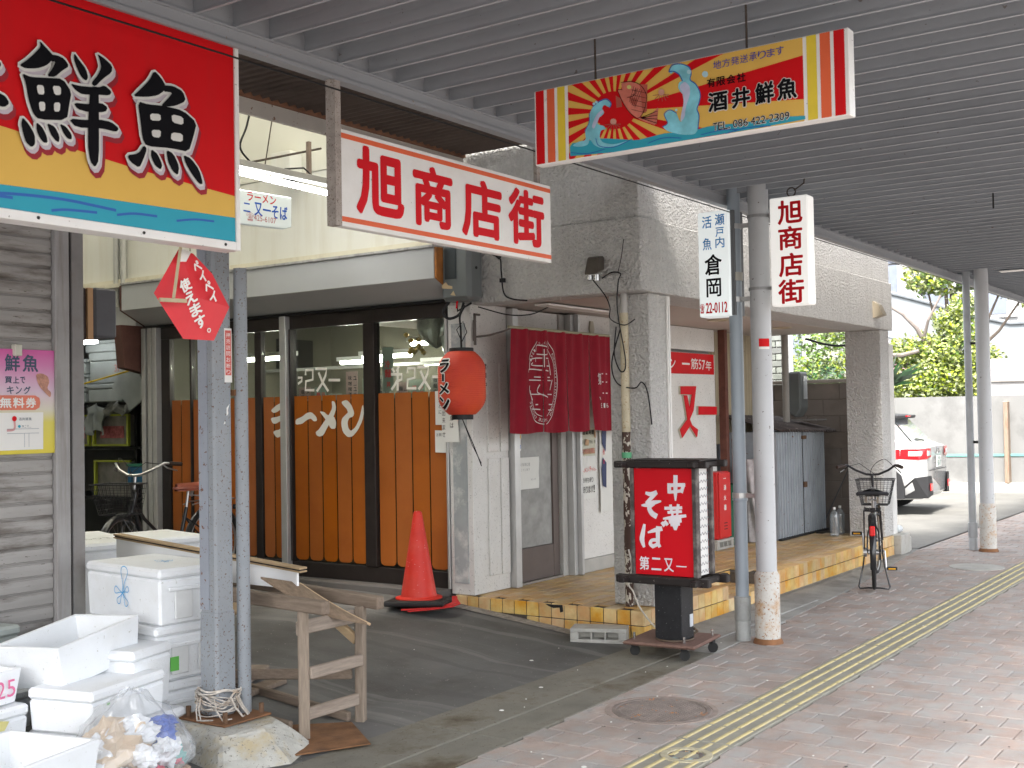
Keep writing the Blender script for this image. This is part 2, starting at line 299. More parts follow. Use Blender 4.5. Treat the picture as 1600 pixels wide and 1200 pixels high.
# ---- lettering and printed shapes, measured on their own planes (u, v in metres)
D={
'banner':[('旭',3.831,2.468,4.156,2.774),('商',4.219,2.468,4.52,2.758),('店',4.59,2.461,4.932,2.755),('街',4.988,2.469,5.327,2.765)],
'vert':[('旭',-3.042,2.832,-2.867,2.996),('商',-3.041,2.66,-2.871,2.819),('店',-3.042,2.479,-2.871,2.638),('街',-3.051,2.298,-2.867,2.462)],
'kuraB':[('活',-3.601,2.867,-3.527,2.952),('魚',-3.599,2.714,-3.531,2.799),('瀬',-3.503,2.879,-3.43,2.959),('戸',-3.5,2.798,-3.437,2.865),('内',-3.502,2.722,-3.434,2.798)],
'kuraK':[('倉',-3.588,2.535,-3.457,2.682),('岡',-3.578,2.382,-3.466,2.512)],
'kuraR':[('☎',-3.63,2.272,-3.596,2.339),('22-0112',-3.586,2.269,-3.422,2.345)],
'fish_kanji':[[(2.306,2.839),(2.332,2.82),(2.357,2.802),(2.347,2.778),(2.326,2.759),(2.296,2.744),(2.253,2.734),(2.232,2.74),(2.259,2.762),(2.288,2.793),(2.31,2.819)],[(2.347,2.803),(2.374,2.806),(2.398,2.801),(2.417,2.78),(2.389,2.758),(2.362,2.731),(2.332,2.726),(2.353,2.758),(2.365,2.784),(2.347,2.778)],[(2.241,2.716),(2.273,2.71),(2.332,2.721),(2.392,2.732),(2.425,2.693),(2.416,2.65),(2.406,2.594),(2.301,2.576),(2.281,2.59),(2.264,2.634),(2.255,2.685)],[(2.242,2.572),(2.263,2.555),(2.286,2.523),(2.287,2.492),(2.274,2.479),(2.254,2.491),(2.243,2.52),(2.237,2.55)],[(2.292,2.566),(2.313,2.554),(2.33,2.526),(2.333,2.505),(2.318,2.502),(2.303,2.516),(2.292,2.54)],[(2.33,2.571),(2.36,2.564),(2.378,2.535),(2.375,2.513),(2.36,2.518),(2.342,2.539)],[(2.378,2.578),(2.403,2.572),(2.424,2.549),(2.424,2.532),(2.408,2.532),(2.39,2.551)],[(2.436,2.829),(2.454,2.811),(2.482,2.785),(2.49,2.759),(2.482,2.744),(2.463,2.753),(2.445,2.782),(2.434,2.809)],[(2.527,2.849),(2.557,2.839),(2.588,2.821),(2.586,2.798),(2.549,2.767),(2.517,2.732),(2.501,2.74),(2.53,2.777),(2.543,2.805),(2.537,2.831)],[(2.419,2.722),(2.453,2.721),(2.53,2.732),(2.556,2.746),(2.585,2.73),(2.575,2.714),(2.529,2.707),(2.466,2.694),(2.441,2.702)],[(2.431,2.659),(2.491,2.666),(2.542,2.682),(2.568,2.671),(2.558,2.652),(2.49,2.638),(2.446,2.64)],[(2.412,2.601),(2.49,2.611),(2.535,2.622),(2.581,2.623),(2.613,2.607),(2.603,2.591),(2.541,2.593),(2.44,2.576)],[(2.498,2.728),(2.531,2.735),(2.532,2.647),(2.53,2.48),(2.514,2.452),(2.495,2.469),(2.486,2.527),(2.49,2.638)],[(2.767,2.846),(2.795,2.829),(2.818,2.802),(2.809,2.78),(2.78,2.758),(2.731,2.742),(2.672,2.732),(2.703,2.762),(2.745,2.806)],[(2.804,2.801),(2.853,2.809),(2.897,2.798),(2.91,2.765),(2.863,2.738),(2.823,2.726),(2.794,2.723),(2.83,2.76),(2.849,2.784),(2.805,2.778)],[(2.694,2.719),(2.737,2.717),(2.808,2.726),(2.896,2.727),(2.96,2.694),(2.944,2.64),(2.92,2.576),(2.843,2.577),(2.729,2.564),(2.712,2.591),(2.705,2.647)],[(2.718,2.566),(2.694,2.531),(2.646,2.517),(2.659,2.496),(2.697,2.48),(2.714,2.511),(2.732,2.555)],[(2.75,2.558),(2.778,2.545),(2.799,2.508),(2.791,2.489),(2.767,2.5),(2.749,2.529)],[(2.817,2.567),(2.85,2.558),(2.875,2.515),(2.869,2.481),(2.845,2.492),(2.824,2.524)],[(2.894,2.562),(2.931,2.554),(2.969,2.518),(2.987,2.467),(2.968,2.464),(2.93,2.5),(2.905,2.531)],[(2.026,2.709),(2.127,2.73),(2.163,2.734),(2.167,2.724),(2.154,2.709),(2.026,2.679)],[(2.025,2.611),(2.159,2.633),(2.181,2.627),(2.195,2.607),(2.176,2.59),(2.143,2.593),(2.025,2.581)],[(2.095,2.781),(2.116,2.776),(2.118,2.563),(2.104,2.494),(2.088,2.506),(2.092,2.659)]],
'fish_holes':[[(2.291,2.688),(2.317,2.692),(2.32,2.662),(2.296,2.658)],[(2.349,2.698),(2.381,2.703),(2.382,2.674),(2.358,2.669)],[(2.298,2.634),(2.322,2.638),(2.322,2.608),(2.302,2.604)],[(2.355,2.643),(2.379,2.648),(2.377,2.617),(2.355,2.613)],[(2.744,2.685),(2.79,2.692),(2.793,2.668),(2.747,2.66)],[(2.841,2.702),(2.894,2.702),(2.895,2.672),(2.844,2.672)],[(2.75,2.627),(2.793,2.634),(2.789,2.605),(2.754,2.602)],[(2.84,2.635),(2.891,2.639),(2.891,2.608),(2.836,2.605)]],
'big_bands':[[(2.159,2.534),(3.149,2.448)],[(2.157,2.343),(2.389,2.348),(3.147,2.36)],[(2.157,2.27),(3.146,2.276)],[(3.158,3.037),(3.175,2.234)]],
'big_waves':[(0.01,[(2.071,2.302),(2.213,2.319),(2.388,2.327),(2.513,2.323),(2.606,2.318)]),(0.01,[(2.092,2.305),(2.211,2.306)]),(0.009,[(2.354,2.284),(2.412,2.294),(2.528,2.3)]),(0.009,[(2.612,2.303),(2.685,2.317),(2.782,2.32)]),(0.008,[(2.872,2.315),(2.958,2.331),(3.048,2.335)])],
'ramen':[[(-7.621,1.667),(-7.527,1.721),(-7.42,1.742),(-7.391,1.736),(-7.396,1.683),(-7.469,1.688),(-7.538,1.651),(-7.584,1.642)],[(-7.622,1.601),(-7.529,1.61),(-7.422,1.649),(-7.358,1.647),(-7.355,1.586),(-7.399,1.518),(-7.454,1.47),(-7.513,1.432),(-7.552,1.429),(-7.595,1.478),(-7.561,1.492),(-7.512,1.498),(-7.453,1.546),(-7.442,1.595),(-7.511,1.568),(-7.56,1.548),(-7.599,1.555)],[(-7.317,1.583),(-7.24,1.605),(-7.183,1.638),(-7.127,1.644),(-7.071,1.603),(-7.063,1.569),(-7.1,1.563),(-7.137,1.59),(-7.184,1.577),(-7.241,1.544),(-7.318,1.538)],[(-6.894,1.734),(-6.858,1.727),(-6.841,1.673),(-6.869,1.606),(-6.944,1.514),(-6.991,1.447),(-7.037,1.434),(-7.074,1.447),(-7.083,1.474),(-7.045,1.494),(-6.989,1.554),(-6.923,1.621),(-6.886,1.674)],[(-7.037,1.65),(-6.978,1.642),(-6.942,1.614),(-6.869,1.606),(-6.843,1.553),(-6.853,1.499),(-6.907,1.5),(-6.943,1.554),(-6.988,1.602)],[(-6.776,1.727),(-6.722,1.739),(-6.67,1.696),(-6.639,1.629),(-6.654,1.597),(-6.698,1.588),(-6.717,1.551),(-6.709,1.505),(-6.683,1.478),(-6.629,1.51),(-6.583,1.582),(-6.546,1.706),(-6.53,1.641),(-6.552,1.562),(-6.603,1.484),(-6.666,1.432),(-6.719,1.428),(-6.772,1.472),(-6.789,1.539),(-6.779,1.585),(-6.733,1.618),(-6.71,1.633),(-6.724,1.664),(-6.759,1.691),(-6.78,1.712)]],
'mata1':[(0.022,[(-6.234,1.933),(-6.124,1.929),(-6.128,1.888),(-6.166,1.877)]),(0.022,[(-6.166,1.976),(-6.17,1.803)]),(0.022,[(-6.176,1.88),(-6.198,1.847),(-6.232,1.811)]),(0.02,[(-6.224,1.978),(-6.202,1.951)]),(0.02,[(-6.153,1.995),(-6.177,1.957)]),(0.022,[(-6.064,1.939),(-6.061,1.975),(-5.989,1.972),(-5.991,1.898),(-6.063,1.886),(-6.069,1.816),(-5.98,1.814)]),(0.022,[(-5.959,1.981),(-5.849,1.976),(-5.862,1.922),(-5.894,1.866),(-5.95,1.806)]),(0.022,[(-5.929,1.948),(-5.894,1.876),(-5.837,1.803)]),(0.022,[(-5.808,1.899),(-5.689,1.895)])],
'mata2':[(0.022,[(-7.191,1.963),(-7.188,2.002),(-7.106,1.999),(-7.108,1.919),(-7.189,1.907),(-7.196,1.832),(-7.095,1.829)]),(0.022,[(-7.071,2.008),(-6.946,2.003),(-6.961,1.945),(-6.997,1.885),(-7.06,1.821)]),(0.022,[(-7.037,1.973),(-6.996,1.895),(-6.932,1.818)]),(0.022,[(-6.92,1.909),(-6.798,1.905)]),(0.02,[(-7.28,1.941),(-7.234,1.94),(-7.238,1.911),(-7.278,1.89)])],
'soba':[(0.03,[(-3.516,1.123),(-3.516,1.067)]),(0.026,[(-3.524,1.115),(-3.406,1.119)]),(0.026,[(-3.413,1.121),(-3.43,1.072)]),(0.022,[(-3.518,1.07),(-3.425,1.081)]),([0.034,0.034,0.03,0.01],[(-3.469,1.175),(-3.471,1.121),(-3.472,1.068),(-3.473,1.018)]),(0.022,[(-3.55,0.967),(-3.483,0.969),(-3.43,0.973)]),(0.022,[(-3.509,0.988),(-3.504,0.951)]),(0.022,[(-3.454,0.992),(-3.463,0.952)]),(0.02,[(-3.528,0.94),(-3.432,0.949)]),([0.012,0.03,0.02],[(-3.563,0.899),(-3.492,0.909),(-3.402,0.923)]),(0.018,[(-3.498,0.947),(-3.495,0.894)]),(0.018,[(-3.46,0.949),(-3.466,0.895)]),([0.03,0.04,0.03],[(-3.519,0.884),(-3.485,0.888),(-3.437,0.893)]),([0.045,0.05,0.02],[(-3.481,0.888),(-3.478,0.862),(-3.478,0.832)]),(0.026,[(-3.508,0.864),(-3.449,0.871)]),([0.02,0.034,0.03],[(-3.685,1.062),(-3.646,1.054),(-3.608,1.068)]),([0.03,0.026],[(-3.612,1.063),(-3.681,0.996)]),([0.012,0.03,0.034,0.012],[(-3.718,0.981),(-3.678,0.984),(-3.632,1.0),(-3.577,1.011)]),([0.03,0.034,0.04,0.04],[(-3.632,0.994),(-3.662,0.969),(-3.645,0.933),(-3.613,0.914)]),([0.02,0.036,0.04,0.02],[(-3.7,0.857),(-3.713,0.799),(-3.72,0.758),(-3.706,0.712)]),([0.012,0.03,0.034],[(-3.675,0.806),(-3.625,0.823),(-3.576,0.835)]),([0.034,0.034,0.03],[(-3.6,0.844),(-3.603,0.797),(-3.604,0.733)]),([0.026,0.024,0.026,0.03],[(-3.604,0.76),(-3.645,0.758),(-3.661,0.734),(-3.639,0.718)]),(0.026,[(-3.639,0.718),(-3.604,0.733),(-3.592,0.719)]),(0.024,[(-3.571,0.874),(-3.556,0.854)]),(0.024,[(-3.551,0.883),(-3.533,0.862)])],
'soba_small':[('第',-3.744,0.563,-3.672,0.651),('二',-3.657,0.565,-3.585,0.646),('又',-3.566,0.56,-3.496,0.647),('一',-3.477,0.595,-3.405,0.607)],
'hs_outline':[[(-2.71,2.935),(-1.376,2.931),(-1.372,2.616),(-2.7,2.622)]],
'hs_bars':[[(-2.706,2.934),(-2.665,2.934)],[(-2.65,2.934),(-2.613,2.934)],[(-2.599,2.934),(-2.562,2.934)],[(-2.547,2.933),(-1.542,2.934)],[(-1.528,2.933),(-1.491,2.932)],[(-1.478,2.932),(-1.44,2.931)],[(-1.427,2.931),(-1.388,2.931)]],
'hs_center':[[(-2.33,2.788)]],
'hs_sun':[[(-2.233,2.777),(-2.237,2.757),(-2.248,2.739),(-2.265,2.726),(-2.287,2.717),(-2.312,2.714),(-2.338,2.717),(-2.364,2.725),(-2.388,2.739),(-2.407,2.756),(-2.421,2.776),(-2.428,2.798),(-2.428,2.819),(-2.42,2.838),(-2.405,2.853),(-2.385,2.865),(-2.361,2.87),(-2.335,2.87),(-2.309,2.864),(-2.284,2.853),(-2.263,2.837),(-2.247,2.818),(-2.237,2.798)]],
'hs_teal':[[(-2.542,2.688),(-2.479,2.688),(-2.395,2.689),(-2.302,2.671),(-2.231,2.656),(-2.171,2.66),(-2.093,2.666),(-2.016,2.65),(-1.964,2.659),(-1.912,2.664),(-1.811,2.657),(-1.539,2.647),(-1.538,2.626),(-2.54,2.623)]],
'hs_fish':[[(-2.295,2.897),(-2.246,2.892),(-2.206,2.87),(-2.176,2.869),(-2.182,2.83),(-2.183,2.799),(-2.199,2.758),(-2.214,2.742),(-2.184,2.737),(-2.149,2.758),(-2.129,2.773),(-2.135,2.734),(-2.141,2.7),(-2.185,2.72),(-2.224,2.742),(-2.259,2.772),(-2.288,2.817),(-2.303,2.851),(-2.31,2.87),(-2.289,2.867)]],
'hs_fins':[[(-2.211,2.875),(-2.176,2.869),(-2.181,2.763),(-2.199,2.758)],[(-2.32,2.849),(-2.296,2.832),(-2.291,2.799),(-2.317,2.799)],[(-2.262,2.835),(-2.222,2.819),(-2.228,2.794),(-2.25,2.806)]],
'hs_fishlines':[(0.003,[(-2.295,2.897),(-2.246,2.892),(-2.206,2.87),(-2.182,2.83),(-2.183,2.799),(-2.199,2.758),(-2.224,2.742),(-2.259,2.772),(-2.288,2.817),(-2.303,2.851),(-2.31,2.87),(-2.289,2.867)]),(0.003,[(-2.268,2.832),(-2.237,2.835),(-2.226,2.86)]),(0.002,[(-2.236,2.871),(-2.258,2.812)]),(0.002,[(-2.227,2.866),(-2.252,2.806)]),(0.002,[(-2.218,2.861),(-2.246,2.799)]),(0.002,[(-2.209,2.856),(-2.24,2.793)]),(0.002,[(-2.201,2.85),(-2.234,2.787)]),(0.002,[(-2.247,2.859),(-2.182,2.835)]),(0.002,[(-2.247,2.84),(-2.182,2.815)]),(0.002,[(-2.248,2.82),(-2.183,2.796)]),(0.002,[(-2.248,2.8),(-2.183,2.776)]),(0.002,[(-2.249,2.781),(-2.184,2.757)]),(0.003,[(-2.209,2.741),(-2.134,2.756)]),(0.003,[(-2.209,2.741),(-2.135,2.74)]),(0.003,[(-2.209,2.741),(-2.135,2.724)]),(0.003,[(-2.209,2.741),(-2.136,2.708)])],
'hs_eye':[[(-2.247,2.87),(-2.249,2.866),(-2.253,2.864),(-2.259,2.864),(-2.264,2.867),(-2.267,2.871),(-2.267,2.876),(-2.264,2.879),(-2.259,2.88),(-2.253,2.879),(-2.249,2.875)]],
'hs_wave':[[(-2.082,2.901),(-2.067,2.925),(-2.028,2.922),(-1.995,2.903),(-1.987,2.879),(-1.992,2.854),(-1.969,2.833),(-1.951,2.795),(-1.956,2.761),(-1.966,2.737),(-1.958,2.71),(-1.964,2.659),(-1.978,2.64),(-2.035,2.648),(-2.093,2.67),(-2.116,2.691),(-2.092,2.701),(-2.101,2.724),(-2.105,2.742),(-2.081,2.752),(-2.052,2.734),(-2.043,2.706),(-2.034,2.696),(-2.019,2.728),(-2.008,2.77),(-2.012,2.797),(-2.031,2.809),(-2.045,2.833),(-2.04,2.854),(-2.025,2.856),(-2.039,2.884),(-2.063,2.9),(-2.073,2.891)],[(-2.533,2.677),(-2.501,2.691),(-2.463,2.69),(-2.468,2.728),(-2.446,2.761),(-2.445,2.797),(-2.428,2.822),(-2.402,2.836),(-2.365,2.843),(-2.342,2.821),(-2.35,2.805),(-2.376,2.823),(-2.387,2.806),(-2.374,2.79),(-2.387,2.779),(-2.403,2.772),(-2.409,2.746),(-2.378,2.737),(-2.368,2.721),(-2.394,2.721),(-2.4,2.69),(-2.385,2.669),(-2.333,2.653),(-2.251,2.663),(-2.333,2.644),(-2.396,2.648),(-2.427,2.666),(-2.447,2.697),(-2.453,2.67),(-2.49,2.667)]],
'hs_wave2':[[(-2.04,2.837),(-2.016,2.854),(-1.993,2.828),(-1.995,2.794),(-2.013,2.754),(-2.019,2.711),(-2.039,2.697),(-2.033,2.731),(-2.021,2.772),(-2.026,2.808)],[(-2.408,2.791),(-2.381,2.805),(-2.377,2.791),(-2.392,2.784),(-2.409,2.755),(-2.425,2.73),(-2.436,2.741),(-2.424,2.767)]],
'hs_wavelines':[(0.004,[(-2.082,2.901),(-2.067,2.925),(-2.028,2.922),(-1.995,2.903),(-1.987,2.879),(-1.992,2.854),(-1.969,2.833),(-1.951,2.795),(-1.956,2.761),(-1.966,2.737),(-1.958,2.71),(-1.964,2.659)]),(0.004,[(-2.082,2.901),(-2.063,2.9),(-2.039,2.884),(-2.025,2.856)]),(0.003,[(-2.116,2.691),(-2.092,2.701),(-2.101,2.724),(-2.105,2.742),(-2.081,2.752),(-2.052,2.734)]),(0.004,[(-2.428,2.822),(-2.402,2.836),(-2.365,2.843),(-2.342,2.821),(-2.35,2.805)]),(0.003,[(-2.445,2.797),(-2.446,2.761),(-2.468,2.728)]),(0.003,[(-2.416,2.692),(-2.401,2.658),(-2.333,2.644),(-2.251,2.663)]),(0.003,[(-2.18,2.636),(-2.113,2.647),(-2.035,2.635)]),(0.003,[(-1.95,2.635),(-1.866,2.64),(-1.794,2.631)]),(0.003,[(-2.534,2.65),(-2.459,2.635),(-2.375,2.641)]),(0.003,[(-1.849,2.624),(-1.767,2.633),(-1.67,2.626)])],
'hs_bubbles':[[(-1.986,2.884),(-1.988,2.88),(-1.991,2.877),(-1.995,2.877),(-1.999,2.878),(-2.003,2.881),(-2.005,2.885),(-2.005,2.889),(-2.003,2.892),(-1.999,2.894),(-1.995,2.894),(-1.99,2.892),(-1.987,2.888)],[(-1.916,2.862),(-1.917,2.857),(-1.921,2.853),(-1.927,2.852),(-1.933,2.854),(-1.938,2.858),(-1.941,2.864),(-1.941,2.87),(-1.938,2.874),(-1.933,2.877),(-1.927,2.876),(-1.921,2.873),(-1.917,2.868)],[(-2.415,2.832),(-2.416,2.829),(-2.418,2.828),(-2.421,2.827),(-2.424,2.828),(-2.427,2.83),(-2.428,2.833),(-2.428,2.835),(-2.426,2.837),(-2.424,2.838),(-2.421,2.838),(-2.418,2.837),(-2.416,2.835)],[(-2.404,2.836),(-2.405,2.834),(-2.407,2.832),(-2.409,2.832),(-2.412,2.833),(-2.415,2.835),(-2.416,2.837),(-2.416,2.84),(-2.415,2.842),(-2.412,2.843),(-2.409,2.843),(-2.406,2.841),(-2.404,2.839)],[(-2.048,2.746),(-2.049,2.744),(-2.051,2.742),(-2.053,2.742),(-2.056,2.743),(-2.058,2.744),(-2.059,2.747),(-2.059,2.749),(-2.058,2.751),(-2.056,2.752),(-2.053,2.752),(-2.05,2.751),(-2.049,2.749)]],
'hs_octo':[[(-2.102,2.826),(-2.104,2.82),(-2.109,2.816),(-2.115,2.815),(-2.121,2.817),(-2.126,2.821),(-2.129,2.827),(-2.129,2.833),(-2.126,2.838),(-2.121,2.84),(-2.114,2.84),(-2.108,2.837),(-2.104,2.832)],[(-2.319,2.744),(-2.32,2.738),(-2.325,2.734),(-2.332,2.733),(-2.338,2.735),(-2.344,2.739),(-2.347,2.745),(-2.347,2.751),(-2.344,2.756),(-2.338,2.758),(-2.331,2.758),(-2.325,2.755),(-2.32,2.75)]],
'hs_legs':[(0.003,[(-2.127,2.82),(-2.154,2.821)]),(0.003,[(-2.125,2.82),(-2.146,2.804)]),(0.003,[(-2.12,2.819),(-2.131,2.796)]),(0.003,[(-2.115,2.818),(-2.113,2.791)]),(0.003,[(-2.11,2.817),(-2.097,2.792)]),(0.003,[(-2.107,2.817),(-2.087,2.801)]),(0.003,[(-2.106,2.817),(-2.083,2.813)]),(0.003,[(-2.345,2.738),(-2.373,2.738)]),(0.003,[(-2.343,2.737),(-2.365,2.721)]),(0.003,[(-2.338,2.737),(-2.348,2.713)]),(0.003,[(-2.332,2.736),(-2.33,2.708)]),(0.003,[(-2.327,2.735),(-2.313,2.709)]),(0.003,[(-2.324,2.734),(-2.303,2.719)]),(0.003,[(-2.323,2.734),(-2.299,2.73)])],
'hs_t1':[('地',-1.895,2.875,-1.861,2.908),('方',-1.858,2.876,-1.825,2.908),('発',-1.822,2.877,-1.788,2.909),('送',-1.785,2.878,-1.752,2.91),('承',-1.749,2.879,-1.717,2.911),('り',-1.714,2.88,-1.681,2.911),('ま',-1.679,2.881,-1.646,2.912),('す',-1.644,2.881,-1.612,2.913)],
'hs_t2':[('有',-1.922,2.81,-1.887,2.845),('限',-1.882,2.809,-1.846,2.844),('会',-1.841,2.809,-1.805,2.844),('社',-1.8,2.808,-1.764,2.843)],
'hs_t3':[('酒',-1.919,2.714,-1.838,2.789),('井',-1.822,2.712,-1.748,2.788),('鮮',-1.728,2.711,-1.654,2.792),('魚',-1.642,2.713,-1.566,2.793)],
'hs_tel':[('T',-1.9,2.642,-1.882,2.671),('E',-1.879,2.642,-1.861,2.671),('L',-1.858,2.641,-1.84,2.67),('.',-1.837,2.642,-1.831,2.647),('0',-1.818,2.641,-1.8,2.67),('8',-1.798,2.641,-1.78,2.669),('6',-1.777,2.641,-1.759,2.669),('4',-1.747,2.64,-1.73,2.669),('2',-1.727,2.64,-1.709,2.668),('2',-1.707,2.64,-1.689,2.668),('-',-1.687,2.651,-1.677,2.655),('2',-1.674,2.64,-1.657,2.668),('3',-1.654,2.639,-1.637,2.667),('0',-1.634,2.639,-1.617,2.667),('9',-1.614,2.639,-1.597,2.667)],
'wall57':[('一',10.703,2.066,10.875,2.091),('筋',10.904,2.025,11.066,2.136),('5',11.081,2.028,11.141,2.127),('7',11.156,2.023,11.232,2.123),('年',11.247,2.019,11.385,2.12)],
'wall_mata':[[(10.64,1.847),(10.983,1.851),(10.912,1.607),(10.823,1.517),(10.871,1.456),(11.005,1.409),(10.977,1.333),(10.827,1.45),(10.648,1.334),(10.603,1.416),(10.773,1.518),(10.702,1.758),(10.775,1.758),(10.822,1.623),(10.886,1.766),(10.636,1.768)],[(11.034,1.646),(11.462,1.642),(11.457,1.557),(11.03,1.561)]],
'wall_ban':[[(10.514,2.188),(11.509,2.191),(11.505,1.98),(10.516,1.971)]],
'small':[('ラーメン',5.921,3.171,6.206,3.237),('又一そば',5.988,3.07,6.322,3.174)],
'small2':[('二',5.884,3.086,5.951,3.151)],
'small3':[('☎425-6107',5.913,3.024,6.203,3.086)],
'small_box':[[(5.837,3.251),(6.371,3.268),(6.367,3.025),(5.833,2.992)]],
'tube':[[(5.827,3.364),(6.803,3.34)]]}
# ================================================================ materials used
M('rod_dark', (.07, .055, .045), .8)
asphalt = M('asphalt', (.13, .13, .13), .85, .2, 3, .5, 120, speck=.25, speckcol=(.3, .3, .29), sscale=160)
conc = M('gutter_concrete', (.19, .18, .15), .8, .28, 2.2, .5, 90, stain=.9, staincol=(.075, .055, .03), stscale=2.2, speck=.18, speckcol=(.08, .06, .04), sscale=45)
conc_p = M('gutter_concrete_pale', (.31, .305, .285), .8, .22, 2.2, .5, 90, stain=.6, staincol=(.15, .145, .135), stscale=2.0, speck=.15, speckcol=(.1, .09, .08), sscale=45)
ramp_m = M('ramp_concrete', (.12, .119, .114), .72, .3, .8, .3, 60, stain=.7, staincol=(.065, .062, .058), stscale=1.4, speck=.06, speckcol=(.3, .29, .27), sscale=40, arcs=(1.2, 4.4))
conc_l = M('pale_concrete', (.42, .41, .38), .85, .15, 5, .5, 80, stain=.4, staincol=(.25, .21, .15), stscale=4)
paver_m = M('paver', (.375, .295, .255), .85, .12, 9, .55, 150, speck=.2, speckcol=(.45, .42, .39), sscale=140, rnd=.085, hue=(.35, .33, .31), stain=.5, staincol=(.20, .15, .125), stscale=.9)
joint_m = M('joint_sand', (.2, .17, .15), .95, .2, 20)
tact_m = M('tactile_base', (.27, .26, .215), .75, .15, 8, .3, 120, stain=.6, staincol=(.24, .23, .2), stscale=5)
tactbar = M('tactile_bar', (.48, .40, .20), .65, .12, 12, .2, 80, stain=.35, staincol=(.4, .37, .3), stscale=9)
iron = M('cast_iron', (.21, .175, .155), .7, .25, 12, .8, 90, speck=.3, speckcol=(.35, .17, .08), sscale=14)
stucco = M('stucco', (.70, .69, .665), .9, .09, 34, 1.0, 52, vor=True, stain=.35, staincol=(.54, .52, .49), stscale=1.6, streak=True, speck=.28, speckcol=(.52, .51, .49), sscale=62)  # darker specks put the shade of the relief's pits into the colour
stucco_l = M('stucco_light', (.70, .69, .66), .85, .05, 3, .8, 60, speck=.3, speckcol=(.42, .41, .38), sscale=70, stain=.15, staincol=(.42, .4, .36), stscale=2.5)
soffit_m = M('soffit', (.50, .44, .40), .8, .05, 2, stain=.3, staincol=(.42, .36, .32), stscale=2)
tile_m = M('yellow_tile', (.64, .47, .18), .35, .14, 9, .15, 40, rnd=.12, hue=(.62, .31, .07), stain=.4, staincol=(.36, .22, .09), stscale=6)
ftile_m = M('floor_tile', (.62, .44, .20), .42, .12, 9, .2, 40, rnd=.10, hue=(.56, .33, .13), stain=.45, staincol=(.30, .21, .12), stscale=2.6)
grout = M('grout', (.10, .085, .07), .95, .2, 30)
louv = M('louver_grey', (.325, .345, .37), .45, .05, 1.5, 0, 60, speck=.05, speckcol=(.2, .18, .17), sscale=25, stain=.25, staincol=(.26, .275, .295), stscale=1.3)
louv_b = M('beam_grey', (.28, .29, .305), .5, .06, 1.2, speck=.04, speckcol=(.25, .2, .17), sscale=30, stain=.2, staincol=(.38, .36, .36), stscale=2)
corr_m = M('rusty_corrugated', (.11, .085, .075), .85, .2, 3, .2, 80)
cream = M('cream_wall', (.62, .62, .575), .8, .04, .8, stain=.35, staincol=(.50, .47, .38), stscale=1.2, streak=True)
alum = M('aluminium', (.50, .50, .49), .4, .08, 5, metal=.5, stain=.2, staincol=(.33, .32, .3), stscale=6, streak=True)
brown_al = M('bronze_aluminium', (.035, .028, .026), .4, .15, 6, metal=.3)
awn = M('awning_grey', (.43, .44, .44), .55, .04, 1.2, stain=.25, staincol=(.34, .34, .33), stscale=2)
orange_f = M('orange_film', (.36, .098, .010), .5, .12, 1.2, rnd=.03, stain=.35, staincol=(.25, .06, .01), stscale=2)
white_f = M('white_film', (.80, .78, .72), .55, .04, 6)
rust_o = M('orange_rust', (.20, .095, .045), .85, .35, 6, .3, 60, stain=.6, staincol=(.13, .07, .04), stscale=5)
dark = M('dark_wood', (.022, .017, .016), .55, .25, 14, .2, 60, speck=.12, speckcol=(.25, .23, .21), sscale=40)
black = M('black_plastic', (.010, .010, .011), .45, .2, 10)
red_s = M('sign_red', (.60, .008, .012), .5, .06, 2, spec=.12, stain=.2, staincol=(.45, .02, .02), stscale=1.5, streak=True)
redtxt = M('letter_red', (.62, .010, .018), .5, .04, 3, spec=.12)
white_s = M('sign_white', (.80, .795, .775), .4, .04, 4, stain=.22, staincol=(.58, .54, .47), stscale=3, speck=.05, speckcol=(.3, .28, .25), sscale=50)
white_p = M('paint_white', (.78, .77, .74), .5, .03, 4)
blk = M('print_black', (.006, .006, .008), .6, .1, 4, spec=.08)
orange_l = M('stripe_orange', (.72, .13, .05), .45, .04, 5)
yel_s = M('print_yellow', (.70, .44, .10), .5, .03, 3, spec=.12)
teal_s = M('print_teal', (.04, .34, .45), .5, .04, 3, spec=.12)
blue_s = M('print_blue', (.025, .12, .42), .4, .05, 3)
lav = M('print_lavender', (.52, .47, .52), .45, .05, 5)
postgrey = M('steel_post_paint', (.25, .27, .29), .45, .08, 6, .25, 60, speck=.34, speckcol=(.12, .065, .045), sscale=75, stain=.25, staincol=(.27, .25, .24), stscale=3)
pole_w = M('white_pole_paint', (.45, .46, .47), .38, .05, 3, speck=.06, speckcol=(.12, .09, .08), sscale=30)
pole_r = M('white_pole_rusty', (.48, .465, .43), .5, .08, 6, .3, 60, speck=.40, speckcol=(.28, .14, .06), sscale=60, stain=.85, staincol=(.42, .25, .12), stscale=7)
pipe_g = M('grey_pvc', (.30, .345, .385), .35, .05, 3)
pipe_gd = M('grey_pvc_dirty', (.33, .34, .33), .7, .15, 8, stain=.5, staincol=(.2, .19, .17), stscale=6)
foam = M('styrofoam', (.80, .82, .84), .7, .03, 6, .35, 120, stain=.35, staincol=(.70, .70, .67), stscale=4, speck=.10, speckcol=(.55, .55, .52), sscale=50)
wood = M('weathered_wood', (.25, .20, .155), .8, .22, 5, .4, 60, stretch=(14, 14, 1.5), stain=.5, staincol=(.11, .08, .06), stscale=1.2)
woodH = M('weathered_wood_rail', (.22, .17, .13), .8, .22, 5, .4, 60, stretch=(14, 1.5, 14), stain=.5, staincol=(.16, .12, .09), stscale=1.2)
ply = M('plywood', (.40, .29, .17), .75, .15, 8, .1, 60, stretch=(8, 1.5, 8), stain=.4, staincol=(.2, .13, .08), stscale=2)
rub = M('black_rubber', (.022, .022, .022), .7, .2, 8)
chrome = M('chrome', (.6, .6, .6), .2, .05, 8, metal=1)
